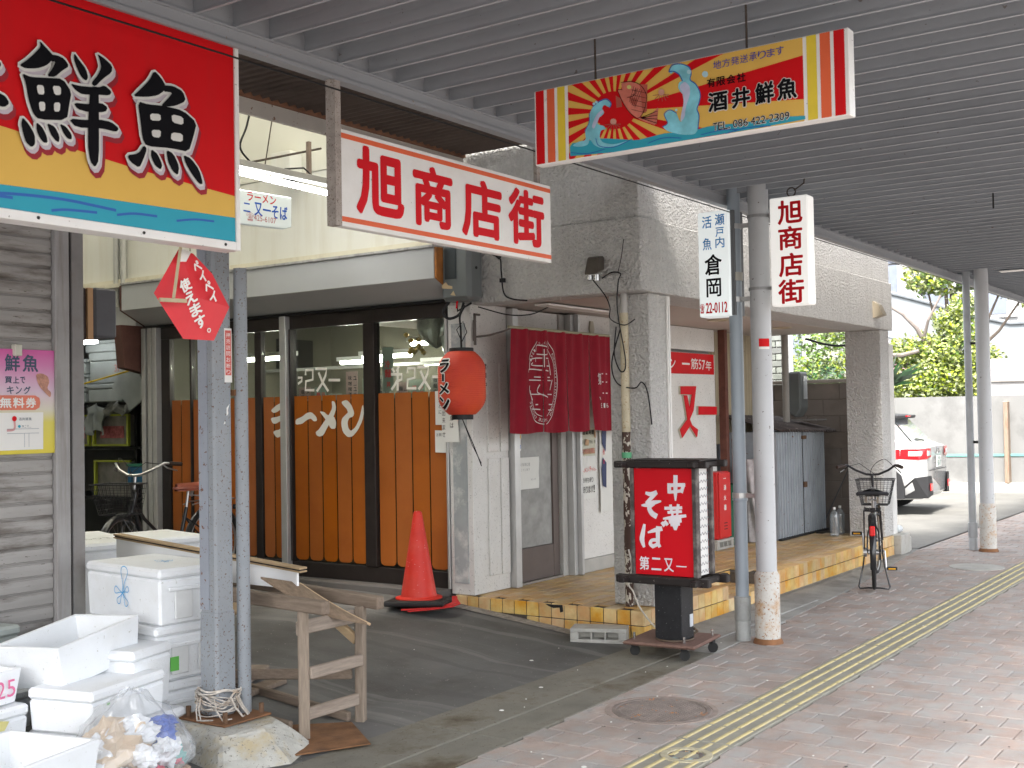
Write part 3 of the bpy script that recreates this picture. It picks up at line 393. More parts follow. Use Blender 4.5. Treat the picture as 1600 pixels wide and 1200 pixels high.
# ================================================================ GROUND
def sheet(name, poly, z, mat, kind='structure', parent=None):
    o = obj(name, MB().add([(x, y, z) for x, y in poly], [tuple(range(len(poly)))]), mat, parent)
    if kind: o['kind'] = kind
    return o
sheet('ground', [(-300, -300), (500, -300), (500, 500), (-300, 500)], -.06, asphalt)
lot = M('parking_lot', (.15, .147, .135), .9, .15, 1.5, .5, 60, stain=.4, staincol=(.24, .23, .21), stscale=1.1)
sheet('parking_lot', [(13.6, 3.9), (32, 3.9), (32, 14), (13.6, 14)], .004, lot)
sheet('road', [(-60, -14), (120, -14), (120, -1.2), (-60, -1.2)], -.05, asphalt)
def gz(y):                                    # height of the alley floor
    pts = [(3.93, 0), (4.4, .012), (5.3, .115), (6.0, .185), (6.6, .2), (30, .2)]
    for (a, b), (c, d) in zip(pts, pts[1:]):
        if y <= c: return b+(d-b)*max(0, (y-a))/(c-a)
    return .2
ys = [3.93, 4.2, 4.4, 4.7, 5.0, 5.3, 5.6, 6.0, 6.6, 8, 17]
mb = MB()
for i in range(len(ys)-1):
    mb.add([(.5, ys[i], gz(ys[i])), (7.262, ys[i], gz(ys[i])), (7.262, ys[i+1], gz(ys[i+1])), (.5, ys[i+1], gz(ys[i+1]))], [(0, 1, 2, 3)])
mb.add([(7.262, 5.62, .2), (12, 5.62, .2), (12, 17, .2), (7.262, 17, .2)], [(0, 1, 2, 3)])
tag(obj('alley_ramp', mb, ramp_m), None, None, kind='structure')
# gravelly mortar verge along the tiled platform
tag(obj('verge', MB().grid(lambda a, b: Vector((7.262-.03-.10*(1-a), 4.35+1.65*b, gz(4.35+1.65*b)+.006)) if a < 1 else Vector((7.262, 4.35+1.65*b, gz(4.35+1.65*b)+.006)), 2, 10),
    M('mortar_verge', (.27, .25, .23), .95, .3, 30, 1, 90)), None, None, kind='structure')
edge = [(-6, 3.28), (4.0, 3.30), (7.6, 3.39), (9.6, 3.50), (11.2, 3.62), (13.4, 3.88), (40, 3.9)]
def edge_y(x):
    for (a, b), (c, d) in zip(edge, edge[1:]):
        if x <= c: return b+(d-b)*(x-a)/(c-a)
    return 3.9
# gutter made of concrete slabs
gut = bpy.data.objects.new('gutter', None); COL.objects.link(gut); gut['kind'] = 'structure'
xs = [-2, 0, 1.2, 2.4, 3.55, 4.75, 5.95, 7.15, 8.35, 9.6, 11.0, 12.3, 13.6]
for a, b in zip(xs, xs[1:]):
    ym = 3.585
    p = MB().add([(a+.004, 3.565+.01, -.05), (b-.004, 3.575, -.05), (b-.004, 3.945, -.05), (a+.004, 3.945, -.05), (a+.004, 3.575, .004), (b-.004, 3.575, .004), (b-.004, 3.945, .004), (a+.004, 3.945, .004)],
                 [(0,3,2,1),(4,5,6,7),(0,1,5,4),(1,2,6,5),(2,3,7,6),(3,0,4,7)])
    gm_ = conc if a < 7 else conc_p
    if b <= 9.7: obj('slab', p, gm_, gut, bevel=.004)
    ea, eb = edge_y(a), edge_y(b)
    if b > 9.7:
        q = [(a, ea), (b, eb), (b, 3.945), (a, 3.945)]
    else: q = [(a+.003, ea), (b-.003, eb), (b-.003, 3.567), (a+.003, 3.567)]
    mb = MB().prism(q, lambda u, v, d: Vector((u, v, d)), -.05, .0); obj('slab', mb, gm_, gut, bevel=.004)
# sidewalk with pavers
side = bpy.data.objects.new('sidewalk', None); COL.objects.link(side); side['kind'] = 'structure'
sb = obj('bedding', MB().box((-8, -1.2, -.058), (60, 3.93, -.014)), joint_m, side)
def paver_mesh(y0=0, y1=1):
    return None
PWX, PWY = .195, .211
base = MB().box((-PWX/2+.003, -PWY/2+.003, -.04), (PWX/2-.003, PWY/2-.003, 0))
pv0 = obj('paver', base, paver_m, side, bevel=.004, local=True)
cands = []; far = MB(); pv0.location = (0, 0, -5)
mh = (5.64, 2.98, .275); cv = (4.95, 2.49, .085)
i0 = int(-2/PWX)
for i in range(i0, int(34/PWX)):
    x = i*PWX+.05
    for j in range(-7, 20):
        y = j*PWY+(.1055 if i % 2 else 0)+.03
        if y-PWY/2 > edge_y(x)-.03 or y < -1.15: continue
        y0, y1 = y-PWY/2+.003, min(y+PWY/2-.003, edge_y(x)-.004)
        segs = [(y0, y1)]
        if y1 > 2.36 and y0 < 2.67:
            segs = []
            if y0 < 2.34: segs.append((y0, 2.36))
            if y1 > 2.69: segs.append((2.67, y1))
        for s0, s1 in segs:
            if s1-s0 < .03: continue
            full = abs((s1-s0)-(PWY-.006)) < .004
            hit = (x-mh[0])**2+(.5*(s0+s1)-mh[1])**2 < (mh[2]+.05)**2
            v = Vector((x, y, -H)); dep = fw.x*x+fw.y*y
            px = 800+1849.6*(Vector((x, y, -H)).dot(r2))/max(dep, .1); py = 600-1849.6*(Vector((x, y, -H)).dot(u2))/max(dep, .1)
            vis = dep > .5 and -60 < px < 1660 and py < 1260
            cands.append((dep if vis else 99, x, y, s0, s1, full, hit))
cands.sort(key=lambda c: c[0])
cnt = 0; first = True
for dep, x, y, s0, s1, full, hit in cands:
    tz = random.uniform(-.0025, .0015)
    if full and not hit and dep < 90 and cnt < 299:
        c = pv0 if first else pv0.copy()
        if not first: COL.objects.link(c)
        first = False; c.location = (x, y, tz); c.rotation_euler = (random.uniform(-.006, .006), random.uniform(-.006, .006), random.uniform(-.008, .008)); cnt += 1
    else:
        if hit:
            # ring of mortar takes over round the manhole
            if (x-mh[0])**2+(.5*(s0+s1)-mh[1])**2 < (mh[2]-.06)**2: continue
        a, b = x-PWX/2+.003, x+PWX/2-.003
        far.add([(a, s0, -.03), (b, s0, -.03), (b, s1, -.03), (a, s1, -.03), (a+.002, s0+.002, tz), (b-.002, s0+.002, tz), (b-.002, s1-.002, tz), (a+.002, s1-.002, tz)], [(4,5,6,7),(0,1,5,4),(1,2,6,5),(2,3,7,6),(3,0,4,7)])
o = obj('small_pavers', far, paver_m, side); o['kind'] = 'stuff'
sheet('far_sidewalk', [(34, -1.2), (80, -1.2), (80, 3.9), (34, 3.9)], -.002, paver_m)
# manhole covers set in the sidewalk
m1 = thing('manhole_cover', 'large round iron manhole cover in the brown pavers beside the yellow strip', 'manhole cover', (mh[0], mh[1], 0))
obj('ring', MB().lathe((mh[0], mh[1], 0), [(.30, -.03), (.30, .0035), (.272, .0035), (.268, -.012)], 40), M('iron_mortar', (.30, .245, .215), .9, .2, 14, .7, 100), m1)
mb = MB().lathe((mh[0], mh[1], 0), [(.262, -.02), (.262, .004), (.242, .005), (.238, .001), (.0001, .001)], 40)
obj('lid', mb, iron, m1)
mb = MB()
for a in range(-11, 12):
    for b in range(-11, 12):
        x, y = a*.02+(b % 2)*.01, b*.019
        if x*x+y*y < .225**2: mb.add([(mh[0]+x-.006, mh[1]+y-.006, .001), (mh[0]+x+.006, mh[1]+y-.006, .001), (mh[0]+x+.006, mh[1]+y+.006, .001), (mh[0]+x-.006, mh[1]+y+.006, .001),
            (mh[0]+x-.004, mh[1]+y-.004, .0045), (mh[0]+x+.004, mh[1]+y-.004, .0045), (mh[0]+x+.004, mh[1]+y+.004, .0045), (mh[0]+x-.004, mh[1]+y+.004, .0045)], [(4,5,6,7),(0,1,5,4),(1,2,6,5),(2,3,7,6),(3,0,4,7)])
o = obj('stud', mb, iron, m1); o['kind'] = 'stuff'
m2 = thing('valve_cover', 'small round valve cover cut into the yellow tactile strip', 'valve cover', (cv[0], cv[1], 0))
obj('collar', MB().lathe((cv[0], cv[1], 0), [(.125, -.02), (.12, .0065), (.088, .007), (.084, -.01)], 28), M('patch_mortar', (.42, .38, .27), .9, .2, 20, .6, 90), m2)
obj('lid', MB().lathe((cv[0], cv[1], 0), [(.082, -.02), (.082, .0025), (.06, .004), (.058, .001), (.0001, .001)], 28),
    M('painted_lid', (.12, .10, .09), .6, .4, 20, .5, 60, stain=.9, staincol=(.35, .5, .48), stscale=14, speck=.4, speckcol=(.5, .3, .12), sscale=30), m2)
m3 = thing('drain_cover', 'pale oval cover in the sidewalk below the two far poles', 'drain cover', (12.3, 2.95, 0))
obj('lid', MB().lathe((12.3, 2.95, 0), [(.26, -.02), (.26, .005), (.0001, .006)], 28), conc_l, m3)
# tactile strip
tac = bpy.data.objects.new('tactile_paving', None); COL.objects.link(tac); tac['kind'] = 'structure'
t0 = obj('tactile_tile', MB().box((-.148, -.148, -.04), (.148, .148, 0)), tact_m, tac, bevel=.003, local=True)
mb = MB()
for k in range(4):
    yy = -.1125+.075*k
    vs = []
    for x_, w_, z_ in ((-.138, .017, 0), (-.128, .009, .005), (.128, .009, .005), (.138, .017, 0)):
        vs += [(x_, yy-w_, z_ if z_ else .0), (x_, yy+w_, z_ if z_ else .0)]
    b_ = MB().add([(-.142, yy-.012, 0), (.142, yy-.012, 0), (.142, yy+.012, 0), (-.142, yy+.012, 0), (-.13, yy-.006, .005), (.13, yy-.006, .005), (.13, yy+.006, .005), (-.13, yy+.006, .005)], [(4,5,6,7),(0,1,5,4),(1,2,6,5),(2,3,7,6),(3,0,4,7)])
    mb.add(b_.v, b_.f)
tb = obj('raised_bar', mb, tactbar, t0, local=True)
first = True
for i in range(0, 90):
    x = 2.95+i*.3
    c = t0 if first else copytree(t0, tac)
    first = False
    c.location = (x, 2.516, .002+random.uniform(-.001, .001)); c.rotation_euler = (0, 0, random.uniform(-.006, .006))
# gum spots and dirt
mb = MB()
for _ in range(45):
    x = random.uniform(4, 14); y = random.uniform(.9, 3.3); r = random.uniform(.004, .010)
    mb.lathe((x, y, .0035), [(r, .0), (r*.8, .0012), (.0001, .0014)], 8)
tag(obj('gum_spots', mb, M('gum_dark', (.07, .06, .055), .9, .3, 30)), None, None, kind='stuff')
# small pale scraps
mb = MB()
for _ in range(46):
    x = random.uniform(3.6, 9.5); y = random.choice([random.uniform(3.0, 3.9), random.uniform(3.9, 6.0), random.uniform(1.2, 3.3)]); r = random.choice([.004, .005, .006, .014])
    z = gz(y) if y > 3.93 else .004
    mb.lathe((x, y, z+.001), [(r, .0), (r*.8, .0025), (.0001, .003)], 7)
tag(obj('scraps', mb, M('shell_white', (.7, .69, .65), .8)), None, None, kind='stuff')
# ================================================================ ARCADE
arc = thing('arcade_canopy', 'long grey louvered canopy roof running over the sidewalk on poles', 'canopy roof', (8, 3.0, 3.0))
YA = 3.46; ZB = 3.028; ZL = 3.10
obj('edge_beam', MB().box((-6, YA, ZB), (46, YA+.06, ZB+.30)), louv_b, arc, bevel=.004)
obj('beam_flange', MB().box((-6, YA-.012, ZB-.006), (46, YA-.0, ZB+.012)).box((-6, YA-.012, ZL-.008), (46, YA, ZL)), louv_b, arc)
YS = 0.55
obj('roof_deck', MB().box((-6, YS, ZB+.32), (46, 3.8, ZB+.36)), louv_b, arc)
obj('ceiling_panel', MB().box((-6, YS, ZL+.135), (46, YA-.002, ZL+.15)), louv, arc)
obj('street_fascia', MB().box((-6, YS-.06, ZB-.02), (46, YS-.001, ZB+.4)), louv_b, arc)
prof = [(-.012, .135), (-.006, .06), (-.008, .012), (-.012, .0), (.001, -.001), (.002, .004), (-.004, .006), (-.002, .06), (-.006, .135)]
n = len(prof)
mb = MB().add([(p[0], 0, p[1]) for p in prof]+[(p[0], YA-YS, p[1]) for p in prof], [(i, (i+1) % n, n+(i+1) % n, n+i) for i in range(n)])
l0 = obj('louver_blade', mb, louv, arc, local=True)
for i in range(215):
    c = l0 if i == 0 else l0.copy()
    if i: COL.objects.link(c)
    c.location = Vector((.4+i*.196+random.uniform(-.005, .005), YS, ZL))-arc.location+Vector((0, 0, random.uniform(-.002, .002)))
    c.rotation_euler = (0, random.uniform(-.03, .03), random.uniform(-.0012, .0012))
# corrugated alley eave above the arcade edge
eav = thing('alley_eave', 'dark rusty corrugated eave behind the canopy beam over the alley mouth', 'eave', (5, 5, 3.55))
def cw(a, b): x = .2+a*7.05; return Vector((x, 3.55+b*1.92, 3.60+.022*sin(x*2*pi/.076)))
mb = MB().grid(cw, 560, 1)
obj('corrugated_sheet', mb, corr_m, eav)
obj('back_fascia', MB().box((.2, 5.44, 3.47), (7.25, 5.47, 3.59)), M('old_fascia', (.47, .44, .40), .8, .1, 3, speck=.2, speckcol=(.2, .12, .08), sscale=20), eav)
obj('rust_angle', MB().box((.2, 5.415, 3.565), (7.25, 5.436, 3.60)), M('rust_brown', (.20, .10, .06), .9, .3, 9), eav)
obj('roof_cap', MB().box((.2, 3.9, 3.64), (7.25, 5.5, 3.66)), corr_m, eav)
ar = thing('alley_sun_cover', 'unseen milky roof sheets added to keep sun off the alley', 'roof', (5.6, 10, 6.2))  # added roof, out of view; blocks sun patches and diffuses daylight below
trl = bpy.data.materials.new('milky_sheet'); trl.use_nodes = True; MATS['milky_sheet'] = trl
_n = trl.node_tree.nodes; _b = _n['Principled BSDF']; _t = _n.new('ShaderNodeBsdfTranslucent'); _t.inputs[0].default_value = (.86, .84, .75, 1); _m = _n.new('ShaderNodeMixShader'); _m.inputs[0].default_value = .92
_b.inputs['Base Color'].default_value = (.55, .53, .46, 1)
trl.node_tree.links.new(_b.outputs[0], _m.inputs[1]); trl.node_tree.links.new(_t.outputs[0], _m.inputs[2]); trl.node_tree.links.new(_m.outputs[0], _n['Material Output'].inputs[0])
obj('sheet', MB().box((3.9, 5.5, 6.2), (7.5, 16.1, 6.22)), trl, ar)
obj('front_screen', MB().box((3.9, 5.46, 3.67), (7.29, 5.49, 6.2)), trl, ar)
# wires along the arcade edge
mb = MB().tube([(-1, 3.40, 2.955), (5, 3.40, 2.962), (12, 3.40, 2.972), (20, 3.4, 2.99)], .004, 5)
tag(obj('overhead_wire', mb, black), 'thin dark wire strung just under the canopy edge beam', 'wire')
mb = MB(); tag(obj('ceiling_hook', MB().tube([(8.9, 1.95, 3.2), (8.9, 1.95, 3.0)], .006, 5), rub), 'single thin rod hanging from the canopy louvers near the right', 'hook')
# ================================================================ STUCCO BUILDING
bl = thing('stucco_building', 'grey stucco corner building with pillars and a raised tiled porch', 'building', (10, 4.5, 0))
XB, YB = 7.27, 3.93
Lz = lambda u, v, d: Vector((u, v, d))
obj('beam', MB().prism([(XB, YB), (13.0, YB), (13.0, YB+.4), (XB+.24, YB+.4), (XB+.24, 5.62), (XB, 5.62)], Lz, 2.44, 2.957), stucco, bl, bevel=.006)
obj('parapet', MB().prism([(XB+.02, YB+.02), (12.98, YB+.02), (12.98, YB+.3), (XB+.3, YB+.3), (XB+.3, 5.62), (XB+.02, 5.62)], Lz, 2.963, 4.2), stucco, bl, bevel=.006)
obj('upper_wall', MB().box((XB+.3, YB+.31, 4.0), (12.9, 9.4, 4.1)), stucco, bl)
obj('soffit', MB().box((XB+.24, YB+.40, 2.455), (12.98, 7.4, 2.49)), soffit_m, bl)
for x, y in ((8.75, 4.75), (10.3, 4.75), (11.75, 4.7)):
    obj('downlight', MB().lathe((x, y, 2.452), [(.10, .003), (.10, -.006), (.085, -.008), (.08, .0), (.0001, .001)], 24), M('downlight_trim', (.5, .42, .3), .5), bl)
obj('pillar', MB().box((7.46, 3.975, .213), (7.775, 4.30, 2.438)), stucco, bl, bevel=.006)
obj('pillar', MB().box((12.70, 3.975, .213), (13.0, 4.36, 2.438)), stucco, bl, bevel=.006)
obj('pillar_return', MB().box((13.003, 3.99, .0), (13.20, 4.40, 2.30)), stucco_l, bl, bevel=.006)
# door wall
YW = 5.35
obj('corner_post', MB().box((7.28, 5.42, .213), (7.76, 5.64, 2.452)), stucco_l, bl, bevel=.004)
obj('post_panel', MB().box((7.47, 5.405, .34), (7.62, 5.418, 1.25)).box((7.635, 5.405, .34), (7.745, 5.418, 1.25)).box((7.47, 5.405, 1.30), (7.62, 5.418, 2.0)).box((7.635, 5.405, 1.30), (7.745, 5.418, 2.0)), stucco_l, bl, bevel=.003)
obj('peeling_panel', MB().box((7.268, 5.47, .30), (7.279, 5.60, 2.3)), M('peeling_grey', (.33, .35, .35), .8, .1, 5, stain=.9, staincol=(.62, .62, .59), stscale=6), bl)
obj('frame_post', MB().box((7.765, 5.36, .213), (7.84, 5.46, 2.44)), alum, bl, bevel=.003)
obj('frame_post', MB().box((8.52, 5.40, .213), (8.60, 5.50, 2.44)), M('stucco_strip', (.50, .49, .46), .85, .06, 4, .5, 110, vor=True), bl, bevel=.003)
obj('frame_post', MB().box((8.605, 5.34, .213), (8.66, 5.44, 2.44)), alum, bl, bevel=.003)
obj('frame_post', MB().box((8.665, 5.30, .213), (8.70, 5.40, 2.44)), alum, bl, bevel=.003)
obj('transom', MB().box((7.842, 5.42, 2.27), (8.515, 5.48, 2.44)), stucco_l, bl)
obj('wall_panel', MB().box((8.702, YW, .33), (10.1, YW+.08, 2.452)), stucco_l, bl, bevel=.004)
obj('skirting', MB().box((8.702, YW-.012, .213), (10.1, YW+.09, .328)), M('skirt', (.42, .41, .38), .85, .1, 6, .5, 90), bl, bevel=.004)
for a, b, c, d in ((10.12, 11.49, 2.22, 2.45), (10.12, 11.49, .93, 2.19), (10.12, 11.49, .213, .90)):
    obj('wall_panel', MB().box((a, YW, c), (b, YW+.08, d)), stucco_l, bl, bevel=.004)
obj('wall_core', MB().box((8.7, YW+.085, .213), (11.52, YW+.16, 2.45)), M('core', (.3, .29, .27), .9), bl)
# entrance door (sliding, bronze frame, frosted glass)
dr = obj('door', MB().box((7.85, 5.43, .23), (7.885, 5.47, 2.26)).box((8.42, 5.43, .23), (8.51, 5.47, 2.26)).box((7.886, 5.432, .23), (8.419, 5.468, .50)).box((7.886, 5.432, 2.19), (8.419, 5.468, 2.26)), M('door_bronze', (.13, .105, .095), .45, .1, 5, metal=.3), bl, bevel=.003)
obj('door_glass', MB().box((7.886, 5.447, .502), (8.419, 5.452, 2.188)), glass('frosted', (.50, .50, .48), .15, .2, .6), dr)
obj('door_handle', MB().box((7.852, 5.405, 1.12), (7.878, 5.429, 1.62)), red_s, dr, bevel=.008)
obj('door_track', MB().box((7.84, 5.40, .212), (8.52, 5.49, .229)), M('track', (.3, .27, .24), .5, metal=.4), bl)
obj('red_banner', MB().prism([(10.2, 2.185), (11.45, 2.188), (11.45, 1.978), (10.2, 1.972)], PY(YW), .004, .010), red_s, bl)
text('banner_lettering', PY(YW), [('ン', 10.43, 2.02, 10.56, 2.13)]+D['wall57'], white_p, bl, .012, .012)
let = []
for p in D['wall_mata']:
    mb = MB().prism(p, PY(YW), .0035, .028); obj('wall_letter', mb, redtxt, bl)
    q = [(u-.0, v) for u, v in inflate(p, .004, 0)]; obj('letter_rim', MB().prism(q, PY(YW), .002, .02), M('rim', (.55, .5, .4), .6), bl)
obj('air_vent', MB().lathe((0, 0, 0), [(.0001, .0)], 4) if False else MB().prism([(8.93, 2.27), (8.97, 2.27), (8.99, 2.33), (8.97, 2.40), (8.93, 2.40), (8.915, 2.33)], PY(YW), .002, .02), M('vent_beige', (.5, .46, .36), .6), bl)
# wedge wall lamp on the right part of the beam
obj('wall_lamp', MB().add([(12.33, YB-.001, 2.72), (12.33, YB-.001, 2.54), (12.33, YB-.11, 2.57), (12.33, YB-.06, 2.68), (12.46, YB-.001, 2.72), (12.46, YB-.001, 2.54), (12.46, YB-.11, 2.57), (12.46, YB-.06, 2.68)], [(0,1,2,3),(7,6,5,4),(0,4,5,1),(1,5,6,2),(2,6,7,3),(3,7,4,0)]), M('lamp_bronze', (.35, .30, .22), .5), bl)
# ---- tiled porch
pf = thing('tiled_porch', 'raised porch covered in glossy yellow and orange tiles with a cut step', 'porch', (10, 4.5, 0))
PX0, PY0, PX1, TH = 7.265, 3.955, 12.94, .108
nx0, nx1, nyb = 8.66, 9.52, 4.33
obj('slab', MB().box((PX0+.012, nyb+.012, -.04), (PX1-.012, 7.2, .197)).box((PX0+.012, PY0+.012, -.04), (nx0-.012, nyb+.012, .197)).box((nx1+.012, PY0+.012, -.04), (PX1-.012, nyb+.012, .197)).box((nx0-.012, PY0+.012, -.04), (nx1+.012, nyb+.012, .090)), grout, pf)
te = obj('edge_tile', MB().box((-.0508, -.006, -.0508), (.0508, .006, .0508)), tile_m, pf, bevel=.003, local=True)
def tile_at(x, y, z, rz):
    global te_first
    c = te if te_first else te.copy()
    if not te_first: COL.objects.link(c)
    te_first = False; c.location = Vector((x, y, z))-pf.location; c.rotation_euler = (0, 0, rz)
te_first = True
nxx = int(round((PX1-PX0)/TH))
for i in range(nxx):
    x = PX0+(i+.5)*(PX1-PX0)/nxx
    tile_at(x, PY0+.006, .0505, 0)
    if not (nx0 < x < nx1): tile_at(x, PY0+.006, .158, 0)
for i in range(15):
    y = PY0+(i+.5)*.1095
    tile_at(PX0+.006, y, .158, pi/2)
    if i < 9: tile_at(PX0+.006, y, .0505, pi/2)
for i in range(8): tile_at(nx0+.055+i*.107, nyb+.006, .158, 0)
for i in range(3): tile_at(nx0-.006, PY0+.06+.118*i, .158, pi/2)
ft = obj('floor_tile', MB().box((-.1090, -.0495, -.012), (.1090, .0495, 0)), ftile_m, pf, bevel=.002, local=True)
fc = []; 
for j in range(0, 30):
    y = PY0+.055+j*.109
    for i in range(26):
        x = PX0+.11+i*.2275+(.11 if j % 2 else 0)
        if x > PX1-.08: continue
        if y < nyb+.05 and nx0-.08 < x < nx1+.1: fc.append((x, y, .105)); continue
        fc.append((x, y, .2105))
fc.sort(key=lambda c: c[0]*.82+c[1]*.57)
mb = MB(); k = 0
for x, y, z in fc:
    if k < 299 and y < 5.5 or (k < 250 and y < 5.6):
        c = ft if k == 0 else ft.copy()
        if k: COL.objects.link(c)
        c.location = Vector((x, y, z+random.uniform(-.0006, .0006)))-pf.location; k += 1
    else: mb.box((x-.1090, y-.0495, z-.012), (x+.1090, y+.0495, z))
o = obj('rear_floor_tile', mb, ftile_m, pf); o['kind'] = 'stuff'
obj('broken_patch', MB().prism([(-4.77, .205), (-4.70, .203), (-4.62, .206), (-4.615, .158), (-4.64, .150), (-4.645, .185), (-4.70, .178), (-4.74, .19)], PX(PX0), .002, .005), M('bitumen', (.02, .02, .02), .8, .3, 20, .5, 60), pf)
sheet('kerb_fillet', [(7.27, 3.948), (12.95, 3.948), (12.95, 3.90), (7.27, 3.93)], .008, conc_p)
ks = thing('kerb_stone', 'short pale concrete kerb block at the right end of the tiled porch', 'kerb block', (13.15, 3.98, 0))
obj('block', MB().box((12.955, 3.88, 0), (13.28, 4.1, .215)), conc_l, ks, bevel=.01)
obj('cap', MB().box((13.285, 3.90, 0), (13.40, 4.12, .17)), conc_l, ks, bevel=.015)

obj('hall_wall', MB().box((7.9, 5.9, .3), (8.5, 5.93, 2.3)), M('hall_dim', (.30, .27, .22), .8, .3, 3), bl)
obj('hall_item', MB().lathe((8.0, 5.62, .62), [(.001, 0), (.10, .0), (.12, .15), (.08, .3), (.12, .42), (.001, .5)], 16), M('hall_amber', (.45, .24, .05), .6), bl, True)
obj('hall_item', MB().lathe((8.30, 5.62, .45), [(.001, 0), (.08, .0), (.10, .2), (.001, .32)], 16), M('hall_blue', (.10, .22, .35), .6), bl, True)
# ================================================================ POLES
def clamp_ring(c, r, z, th=.035):
    return MB().lathe((c[0], c[1], z), [(r+.001, -th/2), (r+.007, -th/2), (r+.007, th/2), (r+.001, th/2)], 20)
def pole(name, label, cat, x, y, r, rc, zc, mat, matb, lean=0, group=None):
    t = thing(name, label, cat, (x, y, 0), 0, group)
    obj('shaft', MB().tube([(x, y, zc-.01), (x+lean*.0, y, 3.16)], r, 28), mat, t, True)
    if rc: obj('base_sleeve', MB().lathe((x, y, 0), [(rc, -.03), (rc, zc), (rc-.006, zc+.012), (r, zc+.03)], 28), matb, t, True)
    obj('rust_foot', MB().lathe((x, y, 0), [((rc or r)+.018, 0), ((rc or r)+.012, .018), ((rc or r)+.001, .035)], 24), rust_o, t, True)
    return t
p1_ = pole('canopy_pole', 'thick white steel pole with rusty foot right of the hanging shop signs', 'pole', 7.66, 3.215, .070, .085, .46, pole_w, pole_r, group='white poles holding the canopy')
obj('red_sticker', MB().grid(lambda a, b: Vector((7.66+.0712*cos(R(190+62*a)), 3.215+.0712*sin(R(190+62*a)), 2.02+.055*b)), 8, 1), red_s, p1_)
obj('white_sticker', MB().grid(lambda a, b: Vector((7.66+.0714*cos(R(190+62*a)), 3.215+.0714*sin(R(190+62*a)), 2.003+.016*b)), 8, 1), white_p, p1_)
p2_ = pole('canopy_pole', 'far white canopy pole beside the parking lot entrance', 'pole', 13.72, 3.16, .075, .088, .50, pole_w, pole_r, group='white poles holding the canopy')
def downpipe(label, x, y, r, mat, col=True):
    t = thing('downpipe', label, 'drainpipe', (x, y, 0))
    obj('pipe', MB().tube([(x, y, .22), (x, y, 3.16)], r, 22), mat, t, True)
    obj('socket', MB().lathe((x, y, 0), [(r+.006, .0), (r+.006, .13), (r+.004, .135), (r+.006, .14), (r+.010, .145), (r+.010, .30), (r, .305)], 22), pipe_gd if col else mat, t, True)
    return t
d1 = downpipe('grey plastic drainpipe strapped to the near canopy pole', 7.665, 3.40, .046, pipe_g)
obj('coupling', MB().lathe((7.665, 3.40, 1.0), [(.046, -.04), (.051, -.038), (.053, -.03), (.051, -.022), (.051, .012), (.046, .014)], 22), pipe_g, d1, True)
obj('coupling', MB().lathe((7.665, 3.40, 2.52), [(.046, -.03), (.054, -.028), (.054, .028), (.046, .03)], 22), M('clamp_beige', (.42, .41, .36), .5), d1, True)
for z in (1.0, 2.36, 2.87): obj('bracket', clamp_ring((7.665, 3.40), .046, z).bar((7.66, 3.36, z), (7.66, 3.28, z), .02, .03), alum, d1)
d2 = downpipe('narrow grey drainpipe standing beside the far canopy pole', 13.80, 3.34, .040, M('grey_pvc_far', (.42, .44, .46), .4), False)
for z in (1.2, 2.3): obj('bracket', MB().bar((13.79, 3.3, z), (13.75, 3.22, z), .02, .03), rub, d2)
ft1 = thing('end_cap_plate', 'small pale plate on the canopy louvers behind the far poles', 'plate', (13.9, 3.0, 3.09))
obj('plate', MB().box((13.85, 2.75, 3.088), (14.0, 3.0, 3.094)), white_p, ft1)
# left steel post (H section), its drainpipe and footing
fo = thing('concrete_footing', 'chipped concrete footing carrying the rusty steel post', 'footing', (3.95, 4.42, 0))
obj('block', MB().add([(3.60, 4.10, 0), (3.90, 3.97, 0), (4.20, 4.10, 0), (4.26, 4.66, 0), (3.72, 4.82, 0), (3.70, 4.22, .135), (3.90, 4.13, .13), (4.07, 4.22, .135), (4.14, 4.62, .14), (3.80, 4.72, .14)],
    [(0, 1, 6, 5), (1, 2, 7, 6), (2, 3, 8, 7), (3, 4, 9, 8), (4, 0, 5, 9), (5, 6, 7, 8, 9)]), M('footing_rough', (.44, .43, .39), .9, .15, 9, 1.0, 35, stain=.7, staincol=(.42, .33, .17), stscale=6, speck=.35, speckcol=(.2, .19, .17), sscale=60), fo, bevel=.012)
for o_ in [c for c in fo.children if c.name.startswith('block')]:      # chipped, uneven faces
    bm = bmesh.new(); bm.from_mesh(o_.data); bmesh.ops.triangulate(bm, faces=bm.faces); bmesh.ops.subdivide_edges(bm, edges=bm.edges, cuts=4, use_grid_fill=True)
    for v in bm.verts:
        n_ = mnoise.noise(v.co*14)*.012+mnoise.noise(v.co*45)*.005; v.co += v.normal*n_*(0 if v.co.z < .004 else 1)
    bm.to_mesh(o_.data); bm.free()
obj('base_plate', MB().box((3.80, 4.30, .141), (4.10, 4.64, .151)), rust_o, fo, bevel=.003)
for bx, by in ((3.84, 4.34), (4.07, 4.34), (3.84, 4.6)): obj('anchor_bolt', MB().cyl((bx, by), .012, .151, .20, 8), M('rusty_iron', (.13, .075, .045), .9, .3, 30, .5, 80), fo)
px, py = 3.94, 4.50
st = thing('steel_post', 'blue grey rusty steel post holding up the big fish shop sign', 'post', (px, py, .15))
hm = postgrey
def hsec(z0, z1, s):
    mb = MB(); mb.box((px-s, py-s, z0), (px+s, py-s+.012, z1)); mb.box((px-s, py+s-.012, z0), (px+s, py+s, z1)); mb.box((px-.006, py-s+.0122, z0), (px+.006, py+s-.0122, z1)); return mb
s = .058
obj('post_body', MB().box((px-s, py-s, .152), (px+s, py+s, 3.45)), hm, st, bevel=.012)
obj('post_sleeve', MB().box((px-s-.005, py-s-.005, .152), (px+s+.005, py+s+.005, .66)), hm, st, bevel=.012)
